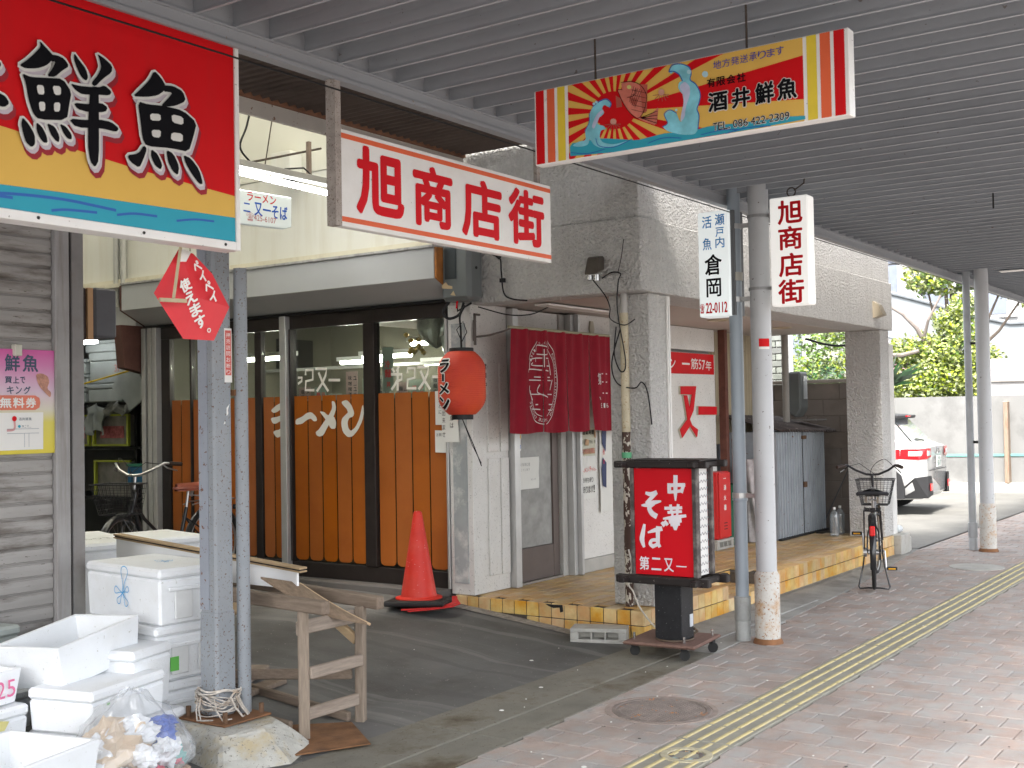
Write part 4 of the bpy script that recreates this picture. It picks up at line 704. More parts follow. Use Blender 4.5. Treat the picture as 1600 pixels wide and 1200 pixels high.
obj('flange_lip', MB().box((px-s-.004, py-.012, .665), (px-s+.001, py+s-.006, 2.6)), M('steel_post_shade', (.27, .29, .33), .5, .08, 6, .2, 60, speck=.3, speckcol=(.15, .07, .045), sscale=38), st)
sk = obj('red_sticker', MB().box((px+.015, py-s-.0022, 1.80), (px+.052, py-s-.0008, 2.02)), M('sticker_red', (.62, .12, .10), .5), st)
obj('sticker_border', MB().box((px+.010, py-s-.0012, 1.765), (px+.057, py-s-.0002, 2.03)), white_p, sk)
text('sticker_lettering', PY(py-s-.0022), [(c, px+.020, 1.985-.030*i, px+.046, 2.008-.030*i) for i, c in enumerate('押売訪問お断り')], white_p, sk, .02, .0008)
obj('paint_chip', MB().prism([(px+.02, 1.60), (px+.03, 1.612), (px+.028, 1.63), (px+.04, 1.66), (px+.02, 1.64)], PY(py-s), .0004, .0012).prism([(px+.0, 1.56), (px+.012, 1.565), (px+.008, 1.575)], PY(py-s), .0004, .0012), white_p, st)
wmb = MB()
for k in range(13):
    a0 = random.uniform(0, 6.28); zz = .225+random.uniform(-.05, .045); pts = []; am_ = random.uniform(.01, .05); fq_ = random.choice([1, 1, 2, 3])
    for j in range(13):
        a = a0+j*pi*2/12; rr = .105+.012*sin(3*a+k)
        pts.append((px+rr*cos(a)*.95, py+rr*sin(a)*.95, zz+am_*sin(a*fq_+k)+random.uniform(-.010, .010)))
    wmb.wire(pts, random.choice([.0022, .003, .0045]), 5)
for k in range(8):
    a = random.uniform(2.8, 5.0); wmb.tube([(px+.11*cos(a), py+.11*sin(a), .25), (px+.13*cos(a+.1), py+.13*sin(a+.1), .2), (px+.15*cos(a+.3), py+.15*sin(a+.3), .155), (px+.12*cos(a+.6), py+.14*sin(a+.6), .152)], .004, 5)
tag(obj('twine_bundle', wmb, M('old_twine', (.50, .46, .41), .9, .4, 30, stain=.6, staincol=(.30, .20, .12), stscale=20)), 'tangled old white twine wound round the foot of the rusty post', 'twine')
dp = thing('drainpipe_left', 'slim speckled grey drainpipe just right of the rusty steel post', 'drainpipe', (4.075, 4.42, .14))
dp.name = 'drainpipe'
obj('pipe', MB().tube([(4.045, 4.43, .14), (4.045, 4.43, 2.33)], .033, 16), postgrey, dp, True)
obj('bracket', MB().box((4.0, 4.43, 1.70), (4.02, 4.47, 1.73)), rust_o, dp)
# ================================================================ SIGNS
# big fish shop sign
bs = thing('fish_shop_sign', 'huge red, yellow and teal sign board with black 鮮魚 characters', 'sign', (2.6, YA, 2.23))
mp = PY(YA+.02)
L0, R0 = .9, 3.178
obj('board', MB().box((L0, YA+.021, 2.262), (3.155, YA+.09, 3.30)), M('sign_edge', (.6, .6, .58), .5), bs)
obj('frame', MB().box((3.157, YA+.012, 2.235), (R0, YA+.10, 3.30)).box((L0, YA+.012, 2.235), (3.1565, YA+.10, 2.268)), white_s, bs, bevel=.002)
bb = D['big_bands']
obj('teal_band', MB().add([mp(L0, 2.268, .0015), mp(3.156, 2.268, .0015), mp(3.156, 2.362, .0015), mp(2.389, 2.350, .0015), mp(2.157, 2.343, .0015), mp(L0, 2.325, .0015)], [tuple(range(6))]), teal_s, bs)
obj('yellow_band', MB().add([mp(L0, 2.326, .001), mp(2.157, 2.344, .001), mp(2.389, 2.351, .001), mp(3.156, 2.363, .001), mp(3.156, 2.447, .001), mp(2.7, 2.478, .001), mp(2.159, 2.534, .001), mp(L0, 2.70, .001)], [tuple(range(8))]), yel_s, bs)
obj('red_field', MB().add([mp(L0, 2.70, .0006), mp(2.159, 2.534, .0006), mp(2.7, 2.478, .0006), mp(3.156, 2.447, .0006), mp(3.156, 3.3, .0006), mp(L0, 3.3, .0006)], [tuple(range(6))]), red_s, bs)
strokes('wave_line', mp, D['big_waves'], blue_s, bs, 1, .0025)
polys('printed_glow', mp, D['fish_kanji'], M('print_maroon', (.30, .02, .03), .4), bs, .002, .016, (.018, -.022))
polys('printed_depth', mp, D['fish_kanji'], lav, bs, .006, .011, (.009, -.010))
polys('printed_outline', mp, D['fish_kanji'], M('print_offwhite', (.66, .66, .63), .4), bs, .0100, .0095)
polys('kanji', mp, D['fish_kanji'], blk, bs, .0135, .0)
for q_ in D['fish_holes']: polys('kanji_counter', mp, [q_], M('print_offwhite', (1, 1, 1)), bs, .0175, .0)
for x in (2.3, 2.72, 3.10): obj('screw', MB().prism([(x+.006*cos(a), 2.252+.006*sin(a)) for a in (0, 1, 2, 3, 4, 5)], PY(YA+.012), .0, .003), rub, bs)
# banner sign of the arcade
bn = thing('street_name_sign', 'white horizontal board with red 旭商店街 characters hanging below the canopy beam', 'sign', (4.55, YA, 2.4))
u0, u1 = 3.735, 5.395
obj('board', MB().box((u0, YA, 2.402), (u1, YA+.05, 2.822)), white_s, bn, bevel=.003)
obj('hanger_post', MB().box((u0-.038, YA-.008, 2.40), (u0-.002, YA+.045, 3.03)), M('speckled_angle', (.36, .32, .29), .8, .2, 20, speck=.4, speckcol=(.15, .10, .08), sscale=120), bn)
obj('hanger_post', MB().box((u1-.05, YA+.052, 2.55), (u1-.02, YA+.075, 3.03)), M('speckled_angle', (1, 1, 1)), bn)
obj('stripe', MB().box((u0+.004, YA-.0015, 2.782), (u1-.004, YA-.0002, 2.804)), orange_l, bn)
obj('stripe', MB().box((u0+.004, YA-.0015, 2.422), (u1-.004, YA-.0002, 2.444)), orange_l, bn)
text('kanji', PY(YA), D['banner'], redtxt, bn, .045, .002)
# vertical sign on the pole
def vbox(name, label, X0, X1, y0, y1, z0, z1, mat):
    t = thing(name, label, 'sign', ((X0+X1)/2, (y0+y1)/2, z0))
    obj('lightbox', MB().box((X0, y0, z0), (X1, y1, z1)), mat, t, bevel=.008); return t
vs_ = vbox('vertical_sign', 'white vertical lightbox with red 旭商店街 characters right of the white pole', 7.58, 7.70, 2.832, 3.10, 2.288, 3.02, emis('lit_vertical_white', (.80, .79, .76), .10))
text('kanji', PX(7.58), D['vert'], redtxt, vs_, .035, .002)
for z in (2.42, 2.92): obj('bracket', MB().bar((7.65, 3.10, z), (7.65, 3.16, z), .03, .02).add(*(lambda m_: (m_.v, m_.f))(clamp_ring((7.66, 3.215), .070, z, .02))), M('zinc', (.3, .3, .3), .5, metal=.6), vs_)
obj('hook_ring', MB().tube([(7.6, 2.95+.03*cos(a), 3.05+.03*sin(a)) for a in [k*.63 for k in range(11)]], .005, 6).tube([(7.6, 2.93, 3.06), (7.6, 2.86, 3.10), (7.6, 2.85, 3.2)], .005, 6), M('rod_dark', (1, 1, 1)), vs_)
ks_ = vbox('vertical_sign', 'white lit lightbox with blue and black 倉岡 lettering left of the drainpipe', 7.58, 7.74, 3.40, 3.636, 2.246, 2.982, emis('lit_white', (.74, .79, .79), .10))
text('kanji', PX(7.58), D['kuraB'], M('print_lightblue', (.03, .24, .60), .4), ks_, .02, .002)
text('kanji', PX(7.58), D['kuraK'], blk, ks_, .03, .002)
text('phone_number', PX(7.58), D['kuraR'], redtxt, ks_, .03, .002)
obj('side_case', MB().box((7.60, 3.375, 2.25), (7.76, 3.3985, 2.98)), M('case_grey', (.12, .125, .13), .5), ks_)
# painted hanging sign over the sidewalk
hs = thing('hanging_painted_sign', 'long painted sign with sun rays, red fish and waves hanging from the louvers', 'sign', (4.15, 2.05, 2.62))
XH = 4.12; mp = PX(XH)
hu0, hu1, hz0, hz1 = -2.715, -1.372, 2.620, 2.934
obj('board', MB().box((XH, -hu1, hz0), (XH+.055, -hu0, hz1)), white_s, hs, bevel=.004)
C0 = (-2.33, 2.788)
rect = (-2.547, -1.542, hz0+.004, hz1-.004)
obj('yellow_field', MB().add([mp(rect[0], rect[2], .0006), mp(rect[1], rect[2], .0006), mp(rect[1], rect[3], .0006), mp(rect[0], rect[3], .0006)], [(0, 1, 2, 3)]), yel_s, hs)
def rayhit(a):
    dx, dy = cos(a), sin(a); t = 9
    if dx > 1e-6: t = min(t, (rect[1]-C0[0])/dx)
    if dx < -1e-6: t = min(t, (rect[0]-C0[0])/dx)
    if dy > 1e-6: t = min(t, (rect[3]-C0[1])/dy)
    if dy < -1e-6: t = min(t, (rect[2]-C0[1])/dy)
    return (C0[0]+dx*t, C0[1]+dy*t)
mb = MB(); bounds = [0.02, .17, .31, .45, .60, .76, .94, 1.14, 1.34, 1.55, 1.76, 1.97, 2.18, 2.40, 2.62, 2.84, 3.06, 3.3, 3.52, 3.74, 3.96, 4.18, 4.40, 4.62, 4.84, 5.06, 5.28, 5.5, 5.72, 5.95, 6.12, 6.25]
rays = [(-.106, .096), (.289, .375), (.536, .66), (.80, .93)] + [(a, a+.135) for a in [1.06+.265*i for i in range(19)]]
for a, b in rays:
    fan = [C0]+[rayhit(a+(b-a)*t/6) for t in range(7)]
    mb.add([mp(u, v, .0012) for u, v in fan], [(0, i, i+1) for i in range(1, 7)])
obj('red_ray', mb, red_s, hs)
polys('sun_disc', mp, D['hs_sun'], red_s, hs, .0016)
for i, c in enumerate((red_s, orange_l, yel_s)):
    k = ('print_bright_yellow', (.72, .55, .05)) if i == 2 else None
    cm = M(*k, .4) if k else c
    a, b = D['hs_bars'][i]; obj('end_stripe', MB().add([mp(a[0], hz0+.004, .0012), mp(b[0], hz0+.004, .0012), mp(b[0], hz1-.003, .0012), mp(a[0], hz1-.003, .0012)], [(0, 1, 2, 3)]), cm, hs)
    a, b = D['hs_bars'][6-i]; obj('end_stripe', MB().add([mp(a[0], hz0+.004, .0012), mp(b[0], hz0+.004, .0012), mp(b[0], hz1-.003, .0012), mp(a[0], hz1-.003, .0012)], [(0, 1, 2, 3)]), cm, hs)
polys('sea', mp, D['hs_teal'], teal_s, hs, .0020, sm=1)
for q_ in D['hs_wave']: polys('wave', mp, [q_], M('wave_cyan', (.22, .58, .68), .4, .25, 12), hs, .0026, sm=2)
for q_ in D['hs_wave2']: polys('wave_crest', mp, [q_], M('wave_violet', (.52, .56, .74), .4, .2, 12), hs, .0032, sm=2)
strokes('wave_outline', mp, D['hs_wavelines'], blue_s, hs, 1, .0038)
polys('fish', mp, D['hs_fish'], M('fish_pink', (.60, .18, .13), .4, .35, 9), hs, .0044, sm=1)
polys('fin', mp, D['hs_fins'], M('fin_red', (.45, .10, .07), .4), hs, .0050, sm=0)
strokes('fish_line', mp, D['hs_fishlines'], blk, hs, .8, .0056, step=.00008)
polys('fish_eye', mp, D['hs_eye'], M('eye_yellow', (.6, .6, .2), .4), hs, .0068, sm=0)
for q_ in D['hs_bubbles']: polys('bubble', mp, [q_], M('bubble_blue', (.45, .70, .78), .4), hs, .0044, sm=0)
for q_ in D['hs_octo']: polys('octopus', mp, [q_], M('octo_pink', (.62, .32, .25), .4), hs, .0050, sm=0)
strokes('octopus_arm', mp, D['hs_legs'], M('octo_dark', (.35, .10, .08), .4), hs, .8, .0040)
text('blue_lettering', mp, D['hs_t1'], M('print_navy', (.03, .05, .33), .4), hs, .015, .0044)
text('company_lettering', mp, D['hs_t2'], blk, hs, .03, .0044)
text('company_outline', mp, D['hs_t3'], M('print_offwhite', (1, 1, 1)), hs, .045, .0040, .0032)
text('company_lettering', mp, D['hs_t3'], blk, hs, .045, .0056)
text('phone_outline', mp, D['hs_tel'], M('print_offwhite', (1, 1, 1)), hs, .01, .0036, .0018)
text('phone_number', mp, D['hs_tel'], blk, hs, .0, .0056)
for y in (2.43, 1.77): obj('hanger_rod', MB().tube([(XH+.027, y, hz1), (XH+.027, y, hz1+.27)], .0045, 6), M('rod_dark', (.10, .075, .06), .8), hs)
# hexagonal payment placard
pp = thing('payment_placard', 'red crumpled hanging placard reading ペイペイ使えます。 beside the steel post', 'placard', (3.05, 3.7, 1.95))
YP = 3.62; k_ = YP/3.46
def hexp(x, y):      # picture-free: placard coordinates measured on its plane, metres
    return (x, y)
hexo = [(2.855, 2.055), (2.985, 2.250), (3.062, 2.238), (3.155, 2.160), (3.232, 2.020), (3.168, 1.874), (3.002, 1.874)]
def pmap(u, v, d=0.):
    u = 3.065+(u-3.05)*.92; v = 2.065+(v-2.06)*.92
    return Vector((u, YP-d-.03*(u-3.05)+.012*sin(v*19+u*7), v))
mb = MB().add([pmap(u, v) for u, v in hexo]+[pmap(3.05, 2.05, .012)], [(i, (i+1) % 7, 7) for i in range(7)])
obj('card', mb, M('placard_red', (.66, .035, .045), .35, .06, 6, coat=.2), pp)
obj('folded_corner', MB().add([pmap(2.985, 2.250, .014), pmap(3.040, 2.243, .014), pmap(3.0, 2.195, .016), pmap(2.945, 2.190, .02)], [(0, 1, 2, 3)]), white_p, pp)
th = -1.02
def along(s0, off, sz, t):
    return (t, s0, off, sz)
mbt = MB()
def prot(cx, cy, ang):
    return lambda u, v, d=0.: pmap(cx+u*cos(ang)-v*sin(ang), cy+u*sin(ang)+v*cos(ang), d)
A = R(31)
for i, c in enumerate('ペイペイ'):
    cx, cy = 3.055+.0265*i*.94, 2.180-.0415*i; put(mbt, prot(cx, cy, A), c, -.023, -.023, .023, .023, .05, .018)
for i, c in enumerate('使えます'):
    cx, cy = 2.985+.034*i*.92, 2.095-.0485*i; put(mbt, prot(cx, cy, A), c, -.028, -.027, .028, .027, .05, .018)
put(mbt, prot(3.125, 1.915, A), '。', -.010, -.010, .010, .010, .04, .018)
obj('lettering', mbt, white_p, pp)
obj('hanging_stick', MB().bar((2.985, YP-.03, 2.26), (2.93, YP-.05, 2.04), .010, .006).bar((2.865, YP-.05, 2.03), (2.985, YP-.055, 2.033), .012, .014), M('bamboo', (.45, .38, .25), .7), pp)
# pink and yellow parking poster on the shutter
YS_ = 5.60
po = thing('parking_poster', 'pink to yellow parking poster with fish and map taped on the shutter', 'poster', (3.5, YS_, 1.42))
pm = PY(5.565)
pmat = M('poster_gradient', (.7, .2, .4), .4); n_ = pmat.node_tree; tcn = n_.nodes.new('ShaderNodeTexCoord'); sp = n_.nodes.new('ShaderNodeSeparateXYZ'); n_.links.new(tcn.outputs['Generated'], sp.inputs[0])
cr = n_.nodes.new('ShaderNodeValToRGB'); n_.links.new(sp.outputs[2], cr.inputs[0]); els = cr.color_ramp.elements
els[0].position = 0; els[0].color = (.68, .56, .06, 1); els[1].position = 1; els[1].color = (.62, .10, .34, 1)
for p_, c_ in ((.30, (.68, .60, .12, 1)), (.42, (.66, .62, .50, 1)), (.6, (.66, .50, .60, 1)), (.85, (.64, .22, .44, 1))): e_ = els.new(p_); e_.color = c_
n_.links.new(cr.outputs[0], n_.nodes['Principled BSDF'].inputs['Base Color'])
obj('sheet', MB().box((3.0, 5.566, 1.425), (3.777, 5.570, 1.966)), pmat, po, bevel=.001)
text('lettering', pm, [('鮮', 3.49, 1.85, 3.575, 1.94), ('魚', 3.59, 1.85, 3.68, 1.94), ('買', 3.49, 1.79, 3.53, 1.825), ('上', 3.535, 1.79, 3.57, 1.825), ('で', 3.575, 1.79, 3.605, 1.825), ('キ', 3.50, 1.735, 3.54, 1.775), ('ン', 3.55, 1.735, 3.585, 1.775), ('グ', 3.595, 1.735, 3.635, 1.775)], M('print_slate', (.06, .09, .14), .5), po, .03, .001)
obj('coupon_badge', MB().prism([(3.3, 1.652), (3.66, 1.652), (3.685, 1.665), (3.69, 1.69), (3.685, 1.715), (3.66, 1.728), (3.3, 1.728)], pm, .0008, .0018), M('badge_coral', (.68, .19, .12), .4), po)
text('badge_lettering', pm, [('無', 3.46, 1.663, 3.525, 1.717), ('料', 3.533, 1.663, 3.598, 1.717), ('券', 3.605, 1.663, 3.665, 1.717)], white_p, po, .04, .003)
obj('map_panel', MB().prism([(3.2, 1.445), (3.705, 1.447), (3.707, 1.64), (3.2, 1.638)], pm, .0008, .0018), white_p, po)
mb = MB(); strokes('map_line', pm, [(.003, [(3.50, 1.555), (3.68, 1.555)]), (.003, [(3.50, 1.532), (3.68, 1.532)]), (.003, [(3.597, 1.53), (3.597, 1.46)]), (.003, [(3.622, 1.53), (3.622, 1.46)])], M('map_grey', (.4, .42, .45), .5), po, 1, .003)
strokes('map_route', pm, [(.012, [(3.54, 1.60), (3.54, 1.555), (3.50, 1.548)])], M('route_pink', (.65, .35, .35), .5), po, 1, .003)
polys('map_dot', pm, [[(3.54+.014*cos(a*.63), 1.608+.014*sin(a*.63)) for a in range(10)]], redtxt, po, .004)
polys('map_dot', pm, [[(3.567+.008*cos(a*.63), 1.568+.008*sin(a*.63)) for a in range(10)]], teal_s, po, .004)
text('map_caption', pm, [(c, 3.565+.019*i, 1.598, 3.581+.019*i, 1.614) for i, c in enumerate('酒井鮮魚')]+[(c, 3.583+.014*i, 1.562, 3.594+.014*i, 1.574) for i, c in enumerate('第二又一')], M('print_slate', (1, 1, 1)), po, .01, .003)
polys('fish_picture', pm, [[(3.665, 1.84), (3.70, 1.845), (3.735, 1.83), (3.745, 1.80), (3.73, 1.765), (3.755, 1.745), (3.75, 1.715), (3.72, 1.74), (3.69, 1.77), (3.672, 1.80)]], M('fish_photo', (.50, .25, .18), .5, .4, 40), po, .002)
obj('clip', MB().box((3.535, 5.54, 1.93), (3.575, 5.58, 1.99)), M('clip_cream', (.55, .53, .45), .6), po, bevel=.004)
# ================================================================ SHUTTER BUILDING (left)
sh = thing('shutter_shop', 'closed shop with a dirty grey roller shutter behind the foam boxes', 'shop', (2.5, 5.7, 0))
slat_m = M('shutter_slat', (.34, .325, .31), .6, .08, 5, .15, 60, stain=.9, staincol=(.13, .11, .095), stscale=4, speck=.08, speckcol=(.08, .06, .05), sscale=30, stretch=(.5, 1, 3))
pr = [(-.0, 0), (-.0, .004), (-.010, .010), (-.012, .04), (-.010, .066), (.0, .072), (.0, .0755)]
mb = MB(); n = len(pr)
mb.add([(-1.3, p[0], p[1]) for p in pr]+[(1.3, p[0], p[1]) for p in pr], [(i, i+1, n+i+1, n+i) for i in range(n-1)])
s0 = obj('shutter_slat', mb, slat_m, sh, local=True)
for i in range(33):
    c = s0 if i == 0 else s0.copy()
    if i: COL.objects.link(c)
    c.location = Vector((2.47, 5.59, .16+i*.0775))-sh.location
fm = M('shutter_frame', (.33, .32, .315), .55, .12, 5, stain=.5, staincol=(.2, .17, .15), stscale=4, streak=True)
obj('side_guide', MB().box((3.775, 5.55, .1), (3.86, 5.62, 2.72)), fm, sh, bevel=.004)
obj('side_guide', MB().box((3.865, 5.57, .1), (3.875, 5.66, 2.72)), rub, sh)
obj('corner_post', MB().box((3.88, 5.56, .1), (3.955, 5.68, 3.6)), M('post_greybrown', (.25, .24, .235), .6, .15, 6, stain=.4, staincol=(.12, .09, .08), stscale=6), sh, bevel=.004)
obj('hood', MB().box((-.5, 5.5, 2.72), (3.96, 5.75, 3.3)), fm, sh)
obj('wall', MB().box((-3, 5.70, 0), (3.95, 16, 9)), M('left_wall', (.3, .29, .27), .9), sh)
# small speaker case on the corner
sp_ = thing('speaker_case', 'dark hanging speaker case with a tan edge on the alley corner', 'speaker', (4.1, 5.85, 2.05))
obj('case', MB().box((4.14, 5.72, 2.062), (4.29, 5.90, 2.345)), M('case_dark_grey', (.10, .10, .11), .5), sp_, bevel=.012)
obj('front_panel', MB().box((3.975, 5.74, 2.05), (4.10, 5.89, 2.34)), M('dark_brown', (.035, .018, .014), .5), sp_, bevel=.006)
obj('tan_edge', MB().box((4.102, 5.73, 2.05), (4.137, 5.89, 2.34)), M('tan', (.50, .30, .16), .6), sp_)
obj('cable', MB().wire([(4.12, 5.8, 2.05), (4.1, 5.8, 1.98), (4.02, 5.78, 1.93), (3.97, 5.77, 1.95)], .006, 6), black, sp_)
# ================================================================ RAMEN SHOP FRONT (alley side, plane X = 7.3)
sf = thing('ramen_shop_front', 'ramen shop front of bronze framed glass panels under a grey awning box', 'shop front', (7.3, 7.4, .2))
GX = 7.30
zs0, zs1 = .25, 2.44
def fr(y0, y1, z0, z1, x0=7.28, x1=7.34, mat=brown_al, name='frame', bev=.003):
    return obj(name, MB().box((x0, y0, z0), (x1, y1, z1)), mat, sf, bevel=bev)
# concrete kerb beneath
obj('kerb', MB().box((7.14, 5.66, .15), (7.40, 9.3, .248)), M('dark_kerb', (.14, .13, .125), .85, .2, 3, .3, 50, stain=.4, staincol=(.08, .07, .06), stscale=3), sf, bevel=.008)
fr(5.655, 9.2, .25, .375); fr(5.655, 9.2, 2.36, 2.50)
fr(5.645, 5.668, .25, 2.36, 7.265, 7.35, alum, 'end_jamb')
fr(6.39, 6.51, .376, 2.359, 7.262, 7.34)
fr(7.342, 7.36, .376, 2.359, 7.262, 7.34)
fr(7.362, 7.435, .25, 2.47, 7.225, 7.34, alum, 'aluminium_post')
fr(7.72, 7.80, .376, 2.359)
fr(8.94, 9.06, .376, 2.359)
fr(8.64, 8.66, .376, 2.359)
for y in (9.06, 9.13, 9.22): fr(y, y+.055, .25, 2.47, 7.22, 7.33, alum, 'aluminium_post')
gl_ = glass('shop_glass', (.86, .9, .87), .12, .01)
for a, b in ((5.67, 6.388), (6.512, 7.34), (7.437, 7.718), (7.802, 8.638), (8.662, 8.938)):
    obj('glass_pane', MB().box((7.300, a, .376), (7.304, b, 2.359)), gl_, sf)
def ofilm(y0, y1):
    r = .035; pts = [(-y0, 1.782), (-y1, 1.782)]
    pts += [(-y1, .39+r), (-y1+r*.3, .39+r*.3), (-y1+r, .39)] if True else []
    pts += [(-y0-r, .39), (-y0-r*.3, .39+r*.3), (-y0, .39+r)]
    return MB().prism(pts, PX(7.298), -.0008, .0006)
segs = []
for a, b, k in ((5.675, 6.384, 4), (6.515, 7.338, 5), (7.44, 7.715, 2), (7.805, 8.636, 5), (8.665, 8.935, 2)):
    w_ = (b-a)/k
    for i in range(k): segs.append((a+i*w_+.006, a+(i+1)*w_-.006))
for a, b in segs: obj('orange_film', ofilm(a, b), orange_f, sf)
polys('ramen_lettering', PX(7.296), D['ramen'], white_f, sf, .002, sm=1)
strokes('shop_name_lettering', PX(7.296), D['mata1'], white_f, sf, 1.0, .002, sharp=True)
strokes('shop_name_lettering', PX(7.296), D['mata2'], white_f, sf, 1.0, .002, sharp=True)
# awning box
def awnp(y0, y1, nm='awning_box', mt=awn):
    pr = [(7.0, 2.865), (7.0, 2.63), (7.27, 2.495), (7.29, 2.495), (7.29, 2.865)]
    return obj(nm, MB().prism(pr, lambda u, v, d: Vector((u, d, v)), y0, y1), mt, sf, bevel=.003)
awnp(5.545, 9.27)
obj('awning_lip', MB().box((6.985, 5.545, 2.866), (7.29, 9.27, 2.885)), M('lip', (.38, .38, .37), .7, .2, 12, stain=.6, staincol=(.15, .13, .12), stscale=8), sf)
awnp(5.52, 5.542, 'awning_end', M('awning_rust', (.36, .14, .035), .8, .3, 6, .3, 60, stain=.5, staincol=(.13, .07, .04), stscale=5)); awnp(9.272, 9.30, 'awning_end', M('dark_rust', (.10, .045, .035), .7, .2, 8))
obj('brown_bracket', MB().prism([(7.02, 2.5), (7.3, 2.5), (7.3, 2.05), (7.06, 2.1)], lambda u, v, d: Vector((u, d, v)), 9.31, 9.42), M('dark_rust', (1, 1, 1)), sf)
obj('shadow_gap', MB().box((7.24, 5.55, 2.472), (7.295, 9.27, 2.494)), black, sf)
# cream wall over the shop
cwl = thing('cream_upper_wall', 'pale cream wall with a seam rising above the grey awning', 'wall', (7.3, 9, 2.9))
obj('lower_panel', MB().box((7.275, 5.62, 2.97), (7.42, 16, 3.68)), cream, cwl)
obj('ledge', MB().box((7.19, 5.62, 2.888), (7.42, 16, 2.925)).box((7.235, 5.62, 2.926), (7.42, 16, 2.968)), M('cream_ledge', (.58, .55, .45), .7, .08, 3, stain=.4, staincol=(.35, .30, .22), stscale=5), cwl)
obj('upper_panel', MB().box((7.268, 5.62, 3.685), (7.42, 16, 6.2)), M('cream_upper', (.61, .605, .54), .8, .03, .8), cwl)
obj('vertical_joint', MB().box((7.271, 8.62, 2.97), (7.2745, 8.632, 3.68)), M('joint_dark', (.25, .23, .18), .8), cwl)
for y in (9.55, 9.66): obj('conduit', MB().tube([(7.24, y, 2.7), (7.24, y, 3.6)], .028, 10), M('conduit_grey', (.42, .42, .40), .6), cwl, True)
jb = thing('junction_box', 'small cream junction box fixed high on the cream wall', 'box', (7.2, 7.6, 3.7))
obj('box', MB().box((7.12, 7.17, 3.62), (7.265, 7.40, 3.86)), cream, jb, bevel=.006); obj('plug', MB().cyl((7.16, 7.2), .03, 3.58, 3.62, 12), rub, jb)
# interior of the ramen shop
it = thing('shop_interior', 'dim restaurant room with strip lights seen through the glass', 'room', (8.6, 7.4, .25))
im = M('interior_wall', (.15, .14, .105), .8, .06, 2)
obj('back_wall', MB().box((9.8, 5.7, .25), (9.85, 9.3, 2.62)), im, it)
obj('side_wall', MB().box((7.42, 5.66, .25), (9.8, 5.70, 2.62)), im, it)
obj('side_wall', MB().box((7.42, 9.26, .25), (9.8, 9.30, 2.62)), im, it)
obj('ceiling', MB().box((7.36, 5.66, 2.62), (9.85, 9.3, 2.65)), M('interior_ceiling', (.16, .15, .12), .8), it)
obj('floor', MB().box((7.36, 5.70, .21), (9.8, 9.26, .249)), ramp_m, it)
tube_e = emis('tube_light', (1, .97, .88), 15)
for li, (x, y, z, l) in enumerate(((8.3, 6.6, 2.28, .5), (8.6, 7.4, 2.2, .6), (9.2, 6.2, 2.25, .5), (8.0, 8.4, 2.2, .7), (9.2, 8.2, 2.2, .7), (9.3, 7.2, 2.15, .6))):
    lt = thing('strip_light', ['lit strip light nearest the glass behind the lantern side pane', 'lit strip light in the middle of the ramen shop ceiling', 'lit strip light deepest behind the right glass pane', 'lit strip light behind the left part of the ramen glass', 'lit strip light deep behind the left ramen glass', 'lit strip light deep behind the middle ramen glass'][li], 'light', (x, y, z), 0, 'strip lights inside the ramen shop')
    obj('tube', MB().tube([(x, y-l/2, z-.03), (x, y+l/2, z-.03)], .016, 8), tube_e, lt); obj('housing', MB().box((x-.04, y-l/2-.03, z-.01), (x+.04, y+l/2+.03, z+.03)), white_p, lt)
obj('tv_screen', MB().box((8.95, 9.20, 2.13), (9.45, 9.255, 2.45)), black, it)
obj('light_stop', MB().box((7.37, 5.70, .25), (7.39, 9.25, 1.74)), M('light_stop_dark', (.05, .035, .025), .7, .3, 9), it)  # dark board added to stop room light showing between the orange films
obj('beam', MB().box((8.7, 5.75, 2.08), (8.76, 9.2, 2.11)), M('shelf_white', (.26, .255, .235), .6), it)
obj('wall_cabinet', MB().box((8.9, 5.72, 2.05), (9.4, 6.5, 2.5)), M('cabinet_cream', (.30, .285, .22), .6), it)
pm_ = [M('menu_paper', (.26, .26, .235), .7), M('menu_paper_green', (.20, .25, .21), .7), M('menu_paper_pink', (.27, .19, .18), .7)]
random.seed(3)
for i in range(15):
    y = 5.85+i*.225; z = 1.66+random.uniform(0, .10); h_ = random.uniform(.18, .34); w_ = random.uniform(.14, .21)
    p_ = obj('menu_paper', MB().box((9.2, y, z), (9.203, y+w_, z+h_)), pm_[i % 3], it)
    mb = MB()
    for j in range(int(h_/.06)): put(mb, PX(9.2), random.choice('麺飯酒丼味噌塩肉玉'), -(y+w_*.8), z+.015+j*.058, -(y+w_*.8)+.05, z+.06+j*.058, .02, .001); put(mb, PX(9.2), random.choice('ラメンチャーシュー円'), -(y+w_*.35), z+.015+j*.058, -(y+w_*.35)+.045, z+.055+j*.058, .02, .001)
    obj('menu_lettering', mb, [blk, redtxt, blk][i % 3], p_)
t_ = thing('menu_strip', 'pale green paper strip with red writing on the right glass panel', 'poster', (7.36, 6.2, 1.78))
obj('paper', MB().box((7.36, 6.27, 1.80), (7.363, 6.385, 2.16)), pm_[1], t_)
text('lettering', PX(7.36), [('冷', -6.36, 1.99, -6.30, 2.05), ('麺', -6.36, 1.91, -6.29, 1.98), ('丼', -6.34, 1.83, -6.30, 1.88)], redtxt, t_, .03)
fb = thing('foil_bag', 'crumpled silver foil bag hanging inside the glass above the lantern', 'bag', (7.6, 5.95, 2.2))
def foil(a, b):
    th_ = a*2*pi; r = .17*sin(min(1, b*1.15)*pi*.62)**.8*(1+.18*sin(7*th_+3*b)+.1*sin(13*th_)); return Vector((7.62+r*cos(th_)*.5, 6.02+r*sin(th_), 2.40-.26*(1-b)-.0*b))
obj('bag', MB().grid(foil, 30, 10), M('foil', (.55, .55, .52), .28, .2, 20, .6, 25, metal=.85), fb, False)
